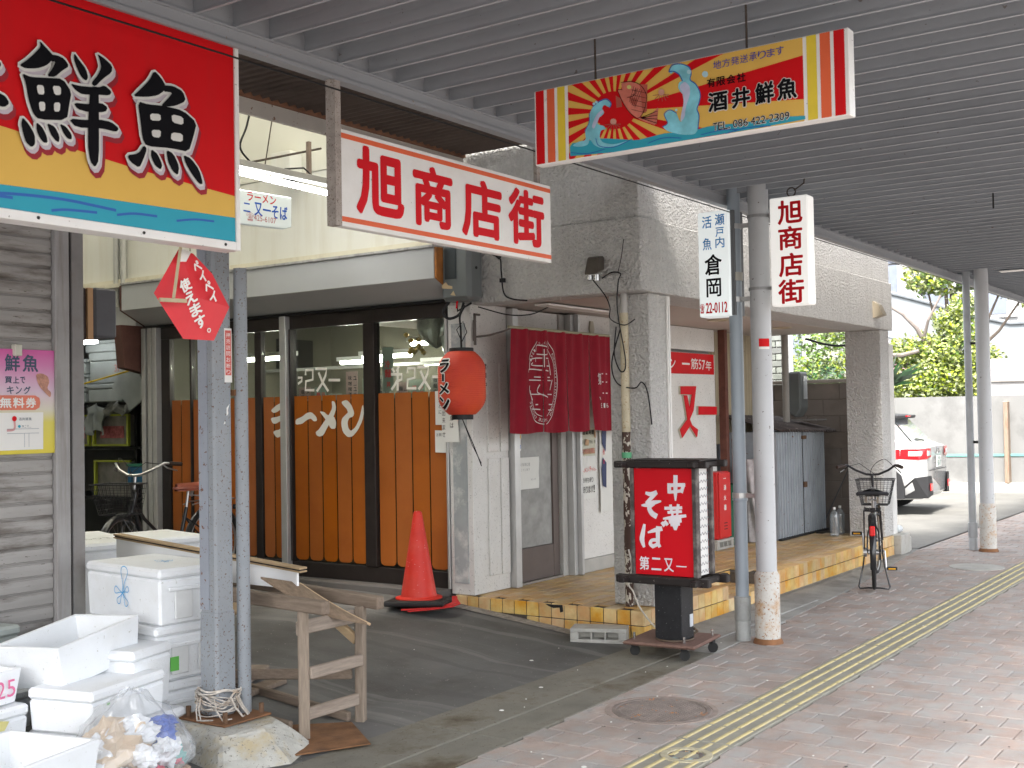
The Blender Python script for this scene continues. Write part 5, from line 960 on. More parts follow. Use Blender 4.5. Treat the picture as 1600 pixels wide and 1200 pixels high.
obj('tail', MB().tube([(7.6, 5.93, 2.24), (7.58, 5.90, 2.12), (7.6, 5.89, 2.03), (7.6, 5.91, 1.97)], [.03, .022, .012, .004], 6), M('foil', (1, 1, 1)), fb)
go = thing('gold_ornament', 'cluster of small gold ornaments hanging inside the glass', 'ornament', (7.7, 6.35, 2.2)); mb = MB()
for i in range(12): c = (7.7+random.uniform(-.05, .05), 6.28+random.uniform(-.10, .10), 2.20+random.uniform(-.10, .10)); mb.lathe(c, [(.001, -.025), (.022, -.01), (.024, .008), (.001, .022)], 8)
obj('beads', mb, M('gold', (.5, .33, .08), .35, .2, 20, metal=.8), go, True)
pf_ = thing('picture_frame', 'small dark picture frame on the shop wall inside', 'picture', (8.4, 6.3, 2.1))
obj('frame', MB().box((8.88, 6.52, 2.05), (8.90, 6.72, 2.3)), black, pf_); obj('picture', MB().box((8.876, 6.55, 2.08), (8.879, 6.69, 2.27)), pm_[0], pf_)
# notices taped outside on the glass near the lantern
def notice(label, pts, X, txt, mat=None, lc=None):
    t = thing('paper_notice', label, 'notice', (X, -pts[0][0], pts[0][1]))
    obj('paper', MB().prism(pts, PX(X), .0, .001), mat or M('paper_white', (.70, .70, .66), .7, .04, 4), t)
    if txt: text('handwriting', PX(X), txt, lc or blk, t, .0, .002)
    return t
notice('upper white notice strip taped to the glass left of the lantern', [(-5.78, 1.785), (-5.69, 1.785), (-5.69, 1.52), (-5.78, 1.52)], 7.285, [(c, -5.745, 1.74-.045*i, -5.715, 1.77-.045*i) for i, c in enumerate('まことに')])
notice('long white handwritten notice half hidden behind the red lantern', [(-5.70, 1.80), (-5.55, 1.80), (-5.52, 1.385), (-5.685, 1.385)], 7.25, [(c, -5.685, 1.70-.055*i, -5.655, 1.74-.055*i) for i, c in enumerate('使用出来ません')][:6]+[(c, -5.61, 1.66-.055*i, -5.575, 1.70-.055*i) for i, c in enumerate('この扉は')])
notice('lowest small notice with two red hearts on the orange glass', [(-5.785, 1.478), (-5.575, 1.47), (-5.572, 1.30), (-5.785, 1.305)], 7.283, [('お', -5.77, 1.43, -5.75, 1.455), ('願', -5.745, 1.43, -5.725, 1.455), ('い', -5.72, 1.43, -5.70, 1.455), ('店', -5.64, 1.32, -5.615, 1.345), ('主', -5.61, 1.32, -5.585, 1.345)])
hearts = MB(); put(hearts, PX(7.283), '♥', -5.77, 1.38, -5.75, 1.405, .02); put(hearts, PX(7.283), '♥', -5.74, 1.38, -5.72, 1.405, .02)
# ---- alley lamp and small lit sign
al = thing('alley_lamp', 'long lit fluorescent lamp hanging across the alley', 'lamp', (6.3, 6.4, 3.35))
obj('reflector', MB().box((5.60, 6.37, 3.405), (6.95, 6.45, 3.455)), M('lamp_case', (.30, .30, .29), .6, .1, 4), al, bevel=.004)
obj('tube', MB().tube([(5.60, 6.41, 3.372), (6.92, 6.41, 3.345)], .021, 12), emis('alley_tube', (.97, .98, 1), 7), al, True)
obj('suspension', MB().tube([(6.1, 6.4, 3.45), (6.35, 6.5, 4.2)], .005, 5).tube([(5.95, 6.4, 3.45), (6.9, 6.6, 3.75)], .009, 5), M('rod_dark', (1, 1, 1)), al)
obj('cable', MB().wire([(5.95, 6.4, 3.46), (5.86, 6.4, 3.55), (5.93, 6.4, 3.72), (5.98, 6.4, 3.95), (5.9, 6.4, 4.1)], .008, 5).tube([(6.3, 6.4, 3.46), (6.5, 6.4, 3.50), (6.62, 6.4, 3.44)], .007, 5), black, al)
obj('bracket_arm', MB().box((6.66, 6.5, 3.47), (6.69, 6.53, 3.75)), M('bracket_iron', (.22, .17, .14), .8), al)
ls = thing('lit_menu_sign', 'small lit white sign with ラーメン in red below the alley lamp', 'sign', (6.1, 6.4, 3.0))
obj('lightbox', MB().prism([(5.6, 3.235), (6.371, 3.255), (6.367, 3.03), (6.30, 3.008), (5.6, 2.985)], PY(6.4), -.05, 0), emis('lit_panel', (.62, .68, .67), .05), ls, bevel=.006)
text('red_lettering', PY(6.4), D['small'][:1], redtxt, ls, .02, .002); text('blue_lettering', PY(6.4), D['small'][1:]+D['small2'], M('print_royal', (.02, .10, .50), .4), ls, .025, .002)
text('phone_number', PY(6.4), D['small3'], M('print_dim_red', (.5, .15, .15), .4), ls, .0, .002)
# ================================================================ FISH SHOP ROOM DEEP IN THE ALLEY
fr_ = thing('fish_shop_room', 'open storeroom of the fish shop at the far end of the alley', 'room', (8.3, 11, .2))
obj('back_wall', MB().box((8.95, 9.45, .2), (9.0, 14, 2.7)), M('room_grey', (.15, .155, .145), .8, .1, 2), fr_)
obj('ceiling', MB().box((7.42, 9.45, 2.70), (9.0, 14, 2.74)), M('room_ceiling', (.2, .205, .195), .8), fr_)
obj('fascia', MB().box((7.30, 9.45, 2.50), (7.38, 14.5, 2.88)), awn, fr_)
obj('end_wall', MB().box((7.4, 14.0, .2), (9.0, 14.05, 2.7)), M('room_grey', (1, 1, 1)), fr_)
obj('alley_end_wall', MB().box((3.9, 15.9, .2), (7.4, 16, 5)), cream, fr_)
t_ = thing('strip_light', 'lit strip light deep in the fish shop storeroom', 'light', (7.9, 11, 2.52)); obj('tube', MB().tube([(7.8, 10.75, 2.45), (7.8, 11.35, 2.45)], .022, 8), emis('storeroom_tube', (.95, .97, 1), 3.0), t_); obj('housing', MB().box((7.76, 10.7, 2.475), (7.84, 11.4, 2.52)), white_p, t_)
rk = thing('storage_rack', 'dark metal storage rack stacked with boxes in the storeroom', 'rack', (8.4, 11.3, .2))
for z in (.75, 1.30, 1.78): obj('shelf', MB().box((8.15, 9.9, z), (8.8, 12.9, z+.03)), black, rk)
for y in (9.9, 10.55, 12.87): obj('upright', MB().box((8.15, y, .2), (8.19, y+.04, 2.6)), black, rk)
YG = M('lime_plastic', (.36, .40, .04), .5)
def room_foam(y, z, w_, h_, lab):
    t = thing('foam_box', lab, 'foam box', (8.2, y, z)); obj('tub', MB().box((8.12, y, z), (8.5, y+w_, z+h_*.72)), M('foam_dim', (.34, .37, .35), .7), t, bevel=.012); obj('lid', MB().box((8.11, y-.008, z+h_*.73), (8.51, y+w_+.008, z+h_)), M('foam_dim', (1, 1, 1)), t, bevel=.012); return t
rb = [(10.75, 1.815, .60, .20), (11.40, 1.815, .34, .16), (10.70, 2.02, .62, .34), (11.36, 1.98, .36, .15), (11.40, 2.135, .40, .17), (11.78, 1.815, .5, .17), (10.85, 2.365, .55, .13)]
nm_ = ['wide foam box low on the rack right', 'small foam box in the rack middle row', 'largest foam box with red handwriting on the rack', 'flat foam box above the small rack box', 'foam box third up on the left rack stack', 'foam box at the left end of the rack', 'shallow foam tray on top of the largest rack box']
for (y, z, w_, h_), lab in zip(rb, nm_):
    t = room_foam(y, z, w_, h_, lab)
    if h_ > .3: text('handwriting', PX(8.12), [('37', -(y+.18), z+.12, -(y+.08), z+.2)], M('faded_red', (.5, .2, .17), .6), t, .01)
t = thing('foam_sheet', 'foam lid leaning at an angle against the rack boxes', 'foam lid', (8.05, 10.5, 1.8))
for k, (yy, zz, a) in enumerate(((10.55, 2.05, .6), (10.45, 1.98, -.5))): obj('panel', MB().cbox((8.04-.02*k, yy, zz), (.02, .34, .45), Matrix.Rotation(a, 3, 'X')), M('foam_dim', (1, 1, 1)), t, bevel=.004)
for i, (y, c) in enumerate(((11.30, .62), (10.62, .62))):
    t = thing('lime_bin', ['lime framed plastic bin on the rack left side', 'lime framed plastic bin on the rack right side'][i], 'bin', (8.1, y, 1.33))
    mb = MB()
    for a, b in (((y, 1.335), (y+c, 1.355)), ((y, 1.66), (y+c, 1.68)), ((y, 1.356), (y+.03, 1.659)), ((y+c-.03, 1.356), (y+c, 1.659))): mb.box((8.09, a[0], a[1]), (8.12, b[0], b[1]))
    obj('rim', mb, YG, t); obj('panel', MB().box((8.13, y+.01, 1.34), (8.6, y+c-.01, 1.67)), M('bin_clear', (.20, .19, .17), .4, .3, 9), t)
    obj('contents', MB().box((8.122, y+.12, 1.42), (8.129, y+c-.1, 1.55)), M('bin_red', (.35, .10, .10), .6, .5, 20), t)
t = thing('lime_bin', 'third lime framed bin one shelf lower on the rack', 'bin', (8.1, 10.6, .8)); obj('rim', MB().box((8.09, 10.6, 1.16), (8.12, 11.22, 1.18)).box((8.09, 11.19, .80), (8.12, 11.22, 1.159)), YG, t); obj('panel', MB().box((8.13, 10.62, .79), (8.6, 11.2, 1.17)), M('bin_clear', (1, 1, 1)), t)
t = thing('blue_crate', 'blue plastic crate behind the bicycle handlebar', 'crate', (8.0, 10.1, .8)); obj('crate', MB().box((7.95, 9.95, .95), (8.1, 10.45, 1.12)), M('blue_plastic', (.02, .14, .30), .5), t, bevel=.005); obj('rim', MB().box((7.94, 9.94, 1.125), (8.11, 10.46, 1.15)), M('green_plastic', (.03, .25, .16), .5), t)
def cloth(nm, lab, y, w_, z0, z1, mat):
    t = thing(nm, lab, 'bag', (8.05, y, z0)); sd_ = random.random()*9
    obj('sheet', MB().grid(lambda a, b: Vector((8.06+.03*sin(a*14+sd_+b*3), y+a*w_+.02*sin(b*9+sd_), z0+(z1-z0)*b+.03*sin(a*9+sd_))), 18, 8), mat, t, True)
plast = M('cloudy_plastic', (.25, .26, .24), .35, .3, 12, .5, 20)
cloth('plastic_bag', 'crumpled plastic bag draped left over the shelf edge', 11.35, .55, 1.62, 1.80, plast)
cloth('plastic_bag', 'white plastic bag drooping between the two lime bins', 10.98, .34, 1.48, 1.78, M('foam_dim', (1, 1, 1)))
cloth('plastic_bag', 'folded grey plastic bag right over the shelf edge', 10.55, .42, 1.68, 1.80, plast)
tag(obj('yellow_rope', MB().wire([(7.25, 11.9+.0, 2.02), (7.25, 11.4, 1.95), (7.25, 11.0, 1.92), (7.25, 10.5, 1.94), (7.25, 9.5, 2.08)], .009, 6), M('rope_yellow', (.60, .42, .02), .6)), 'sagging yellow rope strung across the storeroom opening', 'rope')
# ================================================================ METER BOX, LANTERN, NOREN
mbx = thing('meter_box', 'grey electric meter box with a glass window above the red lantern', 'meter box', (7.15, 5.4, 2.45))
gm = M('meter_grey', (.15, .165, .165), .45, .06, 4, stain=.2, staincol=(.18, .18, .17), stscale=5)
obj('case', MB().box((7.075, 5.27, 2.455), (7.262, 5.545, 2.90)), gm, mbx, bevel=.03)
obj('window', MB().box((7.068, 5.39, 2.62), (7.074, 5.50, 2.86)), M('meter_glass', (.05, .06, .065), .15), mbx, bevel=.003)
obj('key_lock', MB().prism([(7.16+.012*cos(a), 2.70+.012*sin(a)) for a in (0, 1, 2, 3, 4, 5)], PY(5.269), 0, .006), rub, mbx)
obj('torn_label', MB().prism([(-5.53, 2.555), (-5.43, 2.545), (-5.43, 2.565), (-5.47, 2.575), (-5.49, 2.60), (-5.53, 2.58)], PX(7.074), .0005, .0015).prism([(-5.45, 2.50), (-5.40, 2.49), (-5.42, 2.53)], PX(7.074), .0005, .0015), M('old_tape', (.55, .42, .25), .7), mbx)
obj('cable', MB().wire([(7.15, 5.52, 2.46), (7.12, 5.56, 2.38), (7.14, 5.52, 2.33), (7.18, 5.45, 2.36), (7.2, 5.42, 2.45)], .011, 8).tube([(7.15, 5.45, 2.46), (7.12, 5.42, 2.38), (7.18, 5.33, 2.44)], .008, 8), black, mbx)
obj('red_cable', MB().wire([(7.12, 5.42, 2.46), (7.12, 5.43, 2.40)], .007, 6), redtxt, mbx)
lx, ly, lz = 7.04, 5.33, 1.83
ln = thing('red_paper_lantern', 'red paper lantern with black ラーメン lettering hanging by the pillar', 'lantern', (lx, ly, lz-.27))
def lr(z):      # radius of the lantern body
    t = abs(z)/.245; return .178*(1-.52*max(0, t-.42)**2/.34*1.0)
prf = []
for i in range(121):
    z = -.235+.47*i/120; prf.append((lr(z)-(.0022 if (i % 4) in (0,) else 0), z))
obj('paper_body', MB().lathe((lx, ly, lz), prf, 48), M('lantern_red', (.68, .085, .03), .55, .1, 5, .1, 40, hue=(.60, .06, .035)), ln, True)
obj('ring', MB().lathe((lx, ly, lz), [(.001, .262), (.088, .262), (.092, .258), (.092, .228), (.07, .226)], 30), black, ln)
obj('ring', MB().lathe((lx, ly, lz), [(.07, -.232), (.082, -.234), (.082, -.272), (.001, -.272)], 30), black, ln)
def lmap(u, v, d=0.):   # arc length measured anticlockwise from -X   # u = arc length from the direction -X (towards +Y negative)
    rr = lr(v)+.0015+d*1.0; a = pi+u/.175; return Vector((lx+rr*cos(a+pi*0), ly+rr*sin(a), lz+v))
aoff = -.036
its = [(c, aoff-.058, .075-.105*i if i else .075, aoff+.058, .172-.105*i+.0) for i, c in enumerate('ラ メン')]
its = [('ラ', aoff-.055, .075, aoff+.055, .175), ('メ', aoff-.055, -.085, aoff+.055, .0), ('ン', aoff-.055, -.195, aoff+.055, -.10)]
mb = MB(); mw = MB()
for t_ in its:
    put(mw, lmap, *t_, bold=.06, d=.0022, grow=.008); put(mb, lmap, *t_, bold=.06, d=.0044)
stroke(mw, lmap, [(aoff, .066), (aoff, .012)], .034, .0016); stroke(mb, lmap, [(aoff, .062), (aoff, .016)], .02, .0044)
obj('lettering_outline', mw, white_p, ln); obj('lettering', mb, blk, ln)
obj('hanging_cord', MB().wire([(lx, ly, lz+.26), (lx+.01, ly+.01, lz+.40), (lx-.01, ly, lz+.5), (lx+.03, ly-.02, lz+.58)], .008, 6).tube([(lx, ly, lz+.3), (lx+.02, ly-.04, lz+.38), (lx, ly-.02, lz+.46), (lx-.015, ly+.03, lz+.4), (lx, ly, lz+.32)], .004, 5), black, ln)
obj('pull_cord', MB().wire([(lx, ly, lz-.27), (lx+.05, ly-.06, lz-.46), (lx+.08, ly-.11, lz-.62)], .004, 5).tube([(lx, ly, lz-.27), (lx+.06, ly-.04, lz-.46), (lx+.08, ly-.11, lz-.60)], .003, 5), black, ln)
obj('wire_bracket', MB().box((7.19, 5.31, 2.12), (7.205, 5.325, 2.36)).box((7.19, 5.31, 2.345), (7.26, 5.325, 2.36)), M('bracket_dark', (.12, .10, .09), .7), ln)
# open-for-business strip
op = thing('open_strip', 'narrow vertical paper strip reading 営業中 on the pillar beside the lantern', 'notice', (7.42, 5.40, 1.73))
obj('paper', MB().box((7.415, 5.403, 1.745), (7.462, 5.4048, 2.03)), white_p, op)
text('lettering', PY(5.403), [('営', 7.422, 1.945, 7.455, 1.99), ('業', 7.422, 1.875, 7.455, 1.92), ('中', 7.422, 1.80, 7.455, 1.85)], blk, op, .03, .0012)
# noren
no = thing('noren_curtain', 'dark red shop curtain with white crest hanging over the entrance', 'curtain', (8.2, 5.1, 1.45))
YN, ZT, ZBn = 5.10, 2.25, 1.45
nm = M('noren_red', (.235, .006, .018), .85, .1, 9, .25, 350, stretch=(1, 1, 1))
def ny(x, z):
    t = (ZT-z)/.8
    return YN + .016*sin(x*23+.6)*(.35+.65*t)+.009*sin(x*47+1.3+t*1.5)*(1-.5*t) - .02*t*sin(x*3.1)
edges_n = [7.375, 7.79, 8.15, 8.50, 8.96, 9.36]
for i in range(5):
    a, b = edges_n[i], edges_n[i+1]
    gap = .006 if i in (0, 1) else (.012 if i == 2 else .006)
    def cfn(s_, t_, a=a, b=b, i=i):
        z = ZT-(ZT-ZBn)*t_; x0 = a+(gap*(t_**1.2) if i else -.03*t_); x1 = b-(.0 if i == 1 else (.0 if i != 2 else .0))-gap*t_*(.6 if i != 2 else 2.2)
        x = x0+(x1-x0)*s_
        if i == 3: x += .05*t_*(1-s_)
        return Vector((x, ny(x, z), z-.012*sin(s_*pi)*t_))
    obj('curtain_panel', MB().grid(cfn, 34, 24), nm, no, True)
obj('rod', MB().tube([(7.33, YN+.0, ZT+.004), (9.5, YN+.0, ZT+.004)], .011, 8), M('bamboo_rod', (.30, .29, .2), .6), no)
obj('rod_bracket', MB().tube([(7.38, YN, ZT), (7.30, YN+.02, ZT-.03), (7.29, YN+.15, ZT-.055), (7.30, 5.40, ZT-.06)], .008, 6).box((7.29, 5.39, ZT-.09), (7.31, 5.405, ZT+.07)), M('bracket_dark', (1, 1, 1)), no)
def nmap(u, v, d=0.):
    return Vector((u, ny(u, v)-.004-d, v))
mb = MB()
cx, cz, rx, rz = 7.80, 1.845, .215, .335
def arc_s(cx, cz, rx, rz, a0, a1, w_, n=26):
    stroke(mb, nmap, [(cx+rx*cos(R(a0+(a1-a0)*i/n)), cz+rz*sin(R(a0+(a1-a0)*i/n))) for i in range(n+1)], w_, .0005)
arc_s(cx, cz, rx, rz, -85, 75, .006); arc_s(cx, cz, rx-.04, rz-.06, -80, 70, .005)
arc_s(cx, cz, rx, rz, 110, 150, .006); arc_s(cx, cz, rx, rz, 215, 268, .006); arc_s(cx, cz, rx-.04, rz-.06, 195, 262, .005)
S_ = [[(7.66, 1.99), (7.66, 1.97), (7.90, 1.97)], [(7.62, 1.94), (7.65, 2.02), (7.88, 2.03)], [(7.60, 1.915), (7.63, 1.94), (7.88, 1.93)], [(7.70, 2.08), (7.72, 2.13), (7.84, 2.12)], [(7.72, 2.06), (7.84, 2.06), (7.84, 2.10)], [(7.70, 2.00), (7.70, 2.03)],
      [(7.68, 1.88), (7.90, 1.88)], [(7.61, 1.855), (7.91, 1.855)], [(7.76, 1.82), (7.74, 1.76), (7.86, 1.72)], [(7.64, 1.745), (7.92, 1.745)], [(7.72, 1.665), (7.93, 1.665)], [(7.66, 1.63), (7.92, 1.62)], [(7.80, 1.96), (7.80, 2.10)], [(7.62, 1.81), (7.62, 1.77), (7.66, 1.70)], [(7.88, 2.02), (7.90, 1.96), (7.91, 1.90)], [(7.93, 1.86), (7.90, 1.78)]]
for p in S_: stroke(mb, nmap, p, .008, .0006)
def ring_text(t, a0, a1, h_=.03):
    n = len(t)
    for i, c in enumerate(t):
        if c == ' ': continue
        a = R(a0+(a1-a0)*(i+.5)/n); r1, r3 = rx-.020, rz-.030; X_, Z_ = cx+r1*cos(a), cz+r3*sin(a)
        tn = Vector((-r1*sin(a), r3*cos(a)))*(-1 if a1 < a0 else 1); tn.normalize(); nn = Vector((-tn.y, tn.x))
        put(mb, lambda u, v, d=0., X_=X_, Z_=Z_, tn=tn, nn=nn: nmap(X_+tn.x*u+nn.x*v, Z_+tn.y*u+nn.y*v, d), c, -.008 if c != 'I' else -.003, -h_/2*.8, .008 if c != 'I' else .003, h_/2*.8, .01, .0007)
ring_text('KURASHIKI DAINIMATAICHI', 48, -62); ring_text('TASTE CHINESE', -78, -150); ring_text('ラーメン屋さん', 105, 60); ring_text('1961', 150, 125)
put(mb, nmap, '第', 8.60, 1.83, 8.665, 1.93, .02, .0006)
for z_ in (1.925, 1.855, 1.76): stroke(mb, nmap, [(8.685, z_), (8.80, z_)], .009, .0006)
put(mb, nmap, '、', 8.61, 1.70, 8.63, 1.73, .02, .0006)
for i, c in enumerate('E196'): put(mb, nmap, c, 8.63+.045*i+(.015 if i else 0), 1.635, 8.655+.045*i+(.018 if i else 0), 1.675, .01, .0006)
obj('crest_print', mb, M('noren_white', (.66, .62, .60), .8), no)
# ================================================================ PORCH ITEMS
# pipe, spotlight and cables on the first pillar
rp = thing('drainpipe', 'peeling brown and cream pipe on the left face of the porch pillar', 'drainpipe', (7.40, 4.14, .21))
peel = M('peeling_pipe', (.52, .46, .33), .7, .15, 8, .3, 50, speck=.30, speckcol=(.30, .17, .07), sscale=60, stain=.3, staincol=(.36, .28, .18), stscale=5)
peel2 = M('peeling_pipe_brown', (.58, .54, .46), .7, .12, 8, .3, 50, speck=.95, speckcol=(.07, .04, .03), sscale=17, stretch=(1, 1, .5))
obj('upper_pipe', MB().tube([(7.405, 4.145, 2.30), (7.405, 4.145, 2.44)], .026, 14), M('pipe_plain', (.42, .41, .39), .6), rp, True)
obj('middle_pipe', MB().tube([(7.405, 4.145, 1.45), (7.405, 4.145, 2.30)], .031, 14), peel, rp, True)
obj('lower_pipe', MB().tube([(7.405, 4.145, .215), (7.405, 4.145, 1.45)], .031, 14), peel2, rp, True)
obj('tape_band', MB().lathe((7.405, 4.145, 1.285), [(.033, -.02), (.036, -.018), (.036, .018), (.033, .02)], 16), M('green_tape', (.12, .42, .22), .5), rp)
sl = thing('spotlight', 'small bronze spotlight with loose wires on the stucco beam', 'lamp', (7.2, 4.26, 2.56))
obj('housing', MB().add([(7.13, 4.20, 2.56), (7.13, 4.31, 2.56), (7.26, 4.29, 2.60), (7.26, 4.21, 2.60), (7.17, 4.205, 2.69), (7.17, 4.305, 2.69), (7.262, 4.29, 2.70), (7.262, 4.21, 2.70)], [(0,3,2,1),(4,5,6,7),(0,1,5,4),(1,2,6,5),(2,3,7,6),(3,0,4,7)]), M('spot_bronze', (.10, .085, .07), .4, .2, 9, metal=.3), sl, bevel=.01)
obj('lamp_socket', MB().lathe((7.17, 4.28, 2.545), [(.001, -.02), (.022, -.018), (.022, .015)], 12).lathe((7.17, 4.225, 2.535), [(.001, -.02), (.022, -.018), (.022, .025)], 12), chrome, sl, True)
X_ = 7.235
tag(obj('loose_cable', MB().wire([(X_, 4.22, 2.54), (X_, 4.14, 2.575), (X_, 4.07, 2.56), (X_, 4.09, 2.5), (X_-.0, 4.10, 2.30), (X_+.12, 4.11, 1.95), (X_+.14, 4.16, 1.88), (X_+.12, 4.20, 2.0), (X_+.1, 4.17, 2.2)], .005, 6), black), 'thin black wire from the spotlight looping down the pillar pipe', 'cable')
tag(obj('loose_cable', MB().wire([(X_, 4.30, 2.54), (X_, 4.20, 2.42), (X_, 4.16, 2.33), (X_+.02, 4.17, 2.25), (X_+.13, 4.12, 2.21), (X_+.16, 4.05, 2.25)], .004, 6), black), 'second thin wire from the spotlight crossing to the pipe', 'cable')
tag(obj('loose_cable', MB().wire([(X_+.15, 4.16, 2.2), (X_+.15, 4.24, 1.95), (X_+.15, 4.2, 1.80), (X_+.15, 4.06, 1.76), (X_+.15, 4.0, 1.8), (X_+.17, 3.965, 1.72), (X_+.21, 3.96, 1.5)], .005, 6), black), 'thin wire sagging round the pillar to its right face', 'cable')
tag(obj('loose_cable', MB().wire([(X_, 4.04, 2.80), (X_, 4.06, 2.68), (X_, 4.09, 2.57)], .003, 5), black), 'short thin wire hanging from a nail above the spotlight', 'cable')
tag(obj('loose_cable', MB().wire([(X_, 5.22, 2.86), (X_, 5.17, 2.80), (X_, 5.10, 2.76), (X_, 5.09, 2.66), (X_, 5.07, 2.50), (X_+.01, 5.0, 2.45), (X_+.03, 4.88, 2.432)], .006, 6), black), 'black cable dropping from below the street name sign', 'cable')
tag(obj('loose_cable', MB().wire([(7.30, 5.36, 2.42), (7.45, 5.2, 2.36), (7.6, 5.1, 2.36), (7.72, 5.05, 2.40), (7.8, 5.0, 2.45)], .005, 6), black), 'thin cable drooping across the top of the entrance', 'cable')
tag(obj('black_connector', MB().bar((X_, 5.20, 2.845), (X_, 5.10, 2.765), .02, .025).box((X_-.012, 5.06, 2.58), (X_+.012, 5.10, 2.61)), black), 'thick black cable connector below the white street name sign', 'connector')
obj('white_trunking', MB().box((7.745, 3.962, 1.2), (7.765, 3.974, 2.43)).box((7.72, 3.962, 1.2), (7.732, 3.974, 2.43)), white_p, bl)
tag(obj('electric_cord', MB().wire([(7.36, 4.12, .62), (7.33, 4.08, .50), (7.35, 4.12, .38), (7.34, 4.08, .33), (7.28, 4.0, .24), (7.15, 3.85, .17), (7.02, 3.70, .13)], .006, 6), M('cord_white', (.66, .62, .55), .6)), 'off-white extension cord running from the pillar to the stand sign', 'cord')
# awning rail above entrance
obj('door_awning_rail', MB().box((7.62, 4.92, 2.425), (8.75, 5.05, 2.44)), white_p, bl)
# posters on the door wall
def poster(lab, x0, x1, z0, z1, mat, y=YW, name='poster'):
    t = thing(name, lab, 'poster', ((x0+x1)/2, y, z0)); obj('sheet', MB().grid(lambda a, b: Vector((x0+(x1-x0)*a+.004*sin(b*9), y-.003-.006*abs(sin(a*3+b*2))*a, z0+(z1-z0)*b)), 6, 6), mat, t); return t
mp = PY(YW-.010)
t = poster('opening hours sheet with torn brown patches right of the door', 8.74, 8.99, 1.22, 1.47, M('old_paper', (.52, .52, .42), .7, .06, 8))
text('lettering', mp, [('営', 8.765, 1.405, 8.805, 1.445), ('業', 8.815, 1.405, 8.855, 1.445), ('時', 8.865, 1.405, 8.905, 1.445), ('間', 8.915, 1.405, 8.955, 1.445), ('前', 8.745, 1.325, 8.77, 1.36), ('11', 8.775, 1.325, 8.80, 1.36), ('時', 8.805, 1.325, 8.83, 1.36), ('午', 8.875, 1.325, 8.90, 1.36), ('後', 8.905, 1.325, 8.93, 1.36), ('時', 8.955, 1.325, 8.98, 1.36)], blk, t, .03, .004)
text('faded_lettering', mp, [(c, 8.755+.036*i, 1.245, 8.785+.036*i, 1.285) for i, c in enumerate('定休日火曜日')], M('faded_red', (1, 1, 1)), t, .03, .004)
obj('tear_patch', MB().prism([(8.80, 1.315), (8.86, 1.31), (8.87, 1.36), (8.81, 1.37)], mp, .004, .005).prism([(8.78, 1.235), (8.97, 1.24), (8.95, 1.29), (8.80, 1.28)], mp, .0002, .0012).prism([(8.96, 1.38), (8.985, 1.375), (8.98, 1.45), (8.955, 1.45)], mp, .004, .005), M('tear_brown', (.45, .30, .18), .8, .3, 30), t)
t = poster('hand lettered sheet with red and black writing ending あります！', 8.745, 8.99, .85, 1.205, M('paper_white', (1, 1, 1)))
text('red_lettering', mp, [('ー', 8.75, 1.09, 8.775, 1.11), ('メ', 8.78, 1.08, 8.81, 1.12), ('ン', 8.815, 1.08, 8.845, 1.12), ('・', 8.85, 1.09, 8.86, 1.10), ('チ', 8.865, 1.085, 8.90, 1.13), ('ャ', 8.90, 1.085, 8.925, 1.11), ('シ', 8.925, 1.09, 8.95, 1.12), ('ュ', 8.948, 1.09, 8.965, 1.11), ('ー', 8.965, 1.095, 8.985, 1.115)], redtxt, t, .015, .004)
text('black_lettering', mp, [(c, 8.755+.036*i, .99, 8.785+.036*i, 1.035) for i, c in enumerate('お持ち帰り')]+[(c, 8.755+.043*i, .90, 8.793+.043*i, .96) for i, c in enumerate('あります')]+[('！', 8.93, .90, 8.95, .965)], blk, t, .015, .004)
t = poster('curling white poster with a dark blue strip beside the porch pillar', 9.03, 9.35, .72, 1.47, M('paper_white', (1, 1, 1)), YW-.02)
obj('blue_print', MB().prism([(9.06, .95), (9.12, .93), (9.13, 1.15), (9.07, 1.2), (9.045, 1.1)], PY(YW-.03), .002, .003).prism([(9.06, 1.32), (9.12, 1.25), (9.14, 1.45), (9.06, 1.45)], PY(YW-.03), .002, .003), M('print_indigo', (.03, .045, .12), .5), t)
text('red_lettering', PY(YW-.03), [('煮', 9.07, 1.22, 9.105, 1.27), ('の', 9.07, 1.14, 9.10, 1.18)], redtxt, t, .01, .004)
t = poster('white handwritten notice taped on the sliding door glass', 7.87, 8.20, .98, 1.24, M('paper_white', (1, 1, 1)), 5.43, 'paper_notice')
t['category'] = 'notice'
text('handwriting', PY(5.42), [(c, 7.92+.030*i, 1.17, 7.943+.030*i, 1.195) for i, c in enumerate('お客様に感')]+[(c, 7.93+.027*i, 1.13, 7.95+.027*i, 1.15) for i, c in enumerate('ございます')]+[(c, 8.07+.02*i, 1.05, 8.085+.02*i, 1.065) for i, c in enumerate('店主より')], M('pencil_grey', (.28, .28, .28), .6), t, .0, .002)
t = poster('small yellow and blue sticker at the top of the door glass', 7.885, 7.96, 1.295, 1.43, white_p, 5.44, 'sticker'); t['category'] = 'sticker'
obj('yellow_head', MB().prism([(7.885, 1.395), (7.96, 1.395), (7.96, 1.428), (7.885, 1.428)], PY(5.433), .0, .001), M('print_bright_yellow', (1, 1, 1)), t)
text('lettering', PY(5.433), [('安', 7.89, 1.31, 7.91, 1.345), ('心', 7.913, 1.31, 7.932, 1.345), ('店', 7.935, 1.31, 7.955, 1.345), ('飲', 7.90, 1.36, 7.92, 1.38), ('食', 7.925, 1.36, 7.945, 1.38)], blue_s, t, .06, .001)
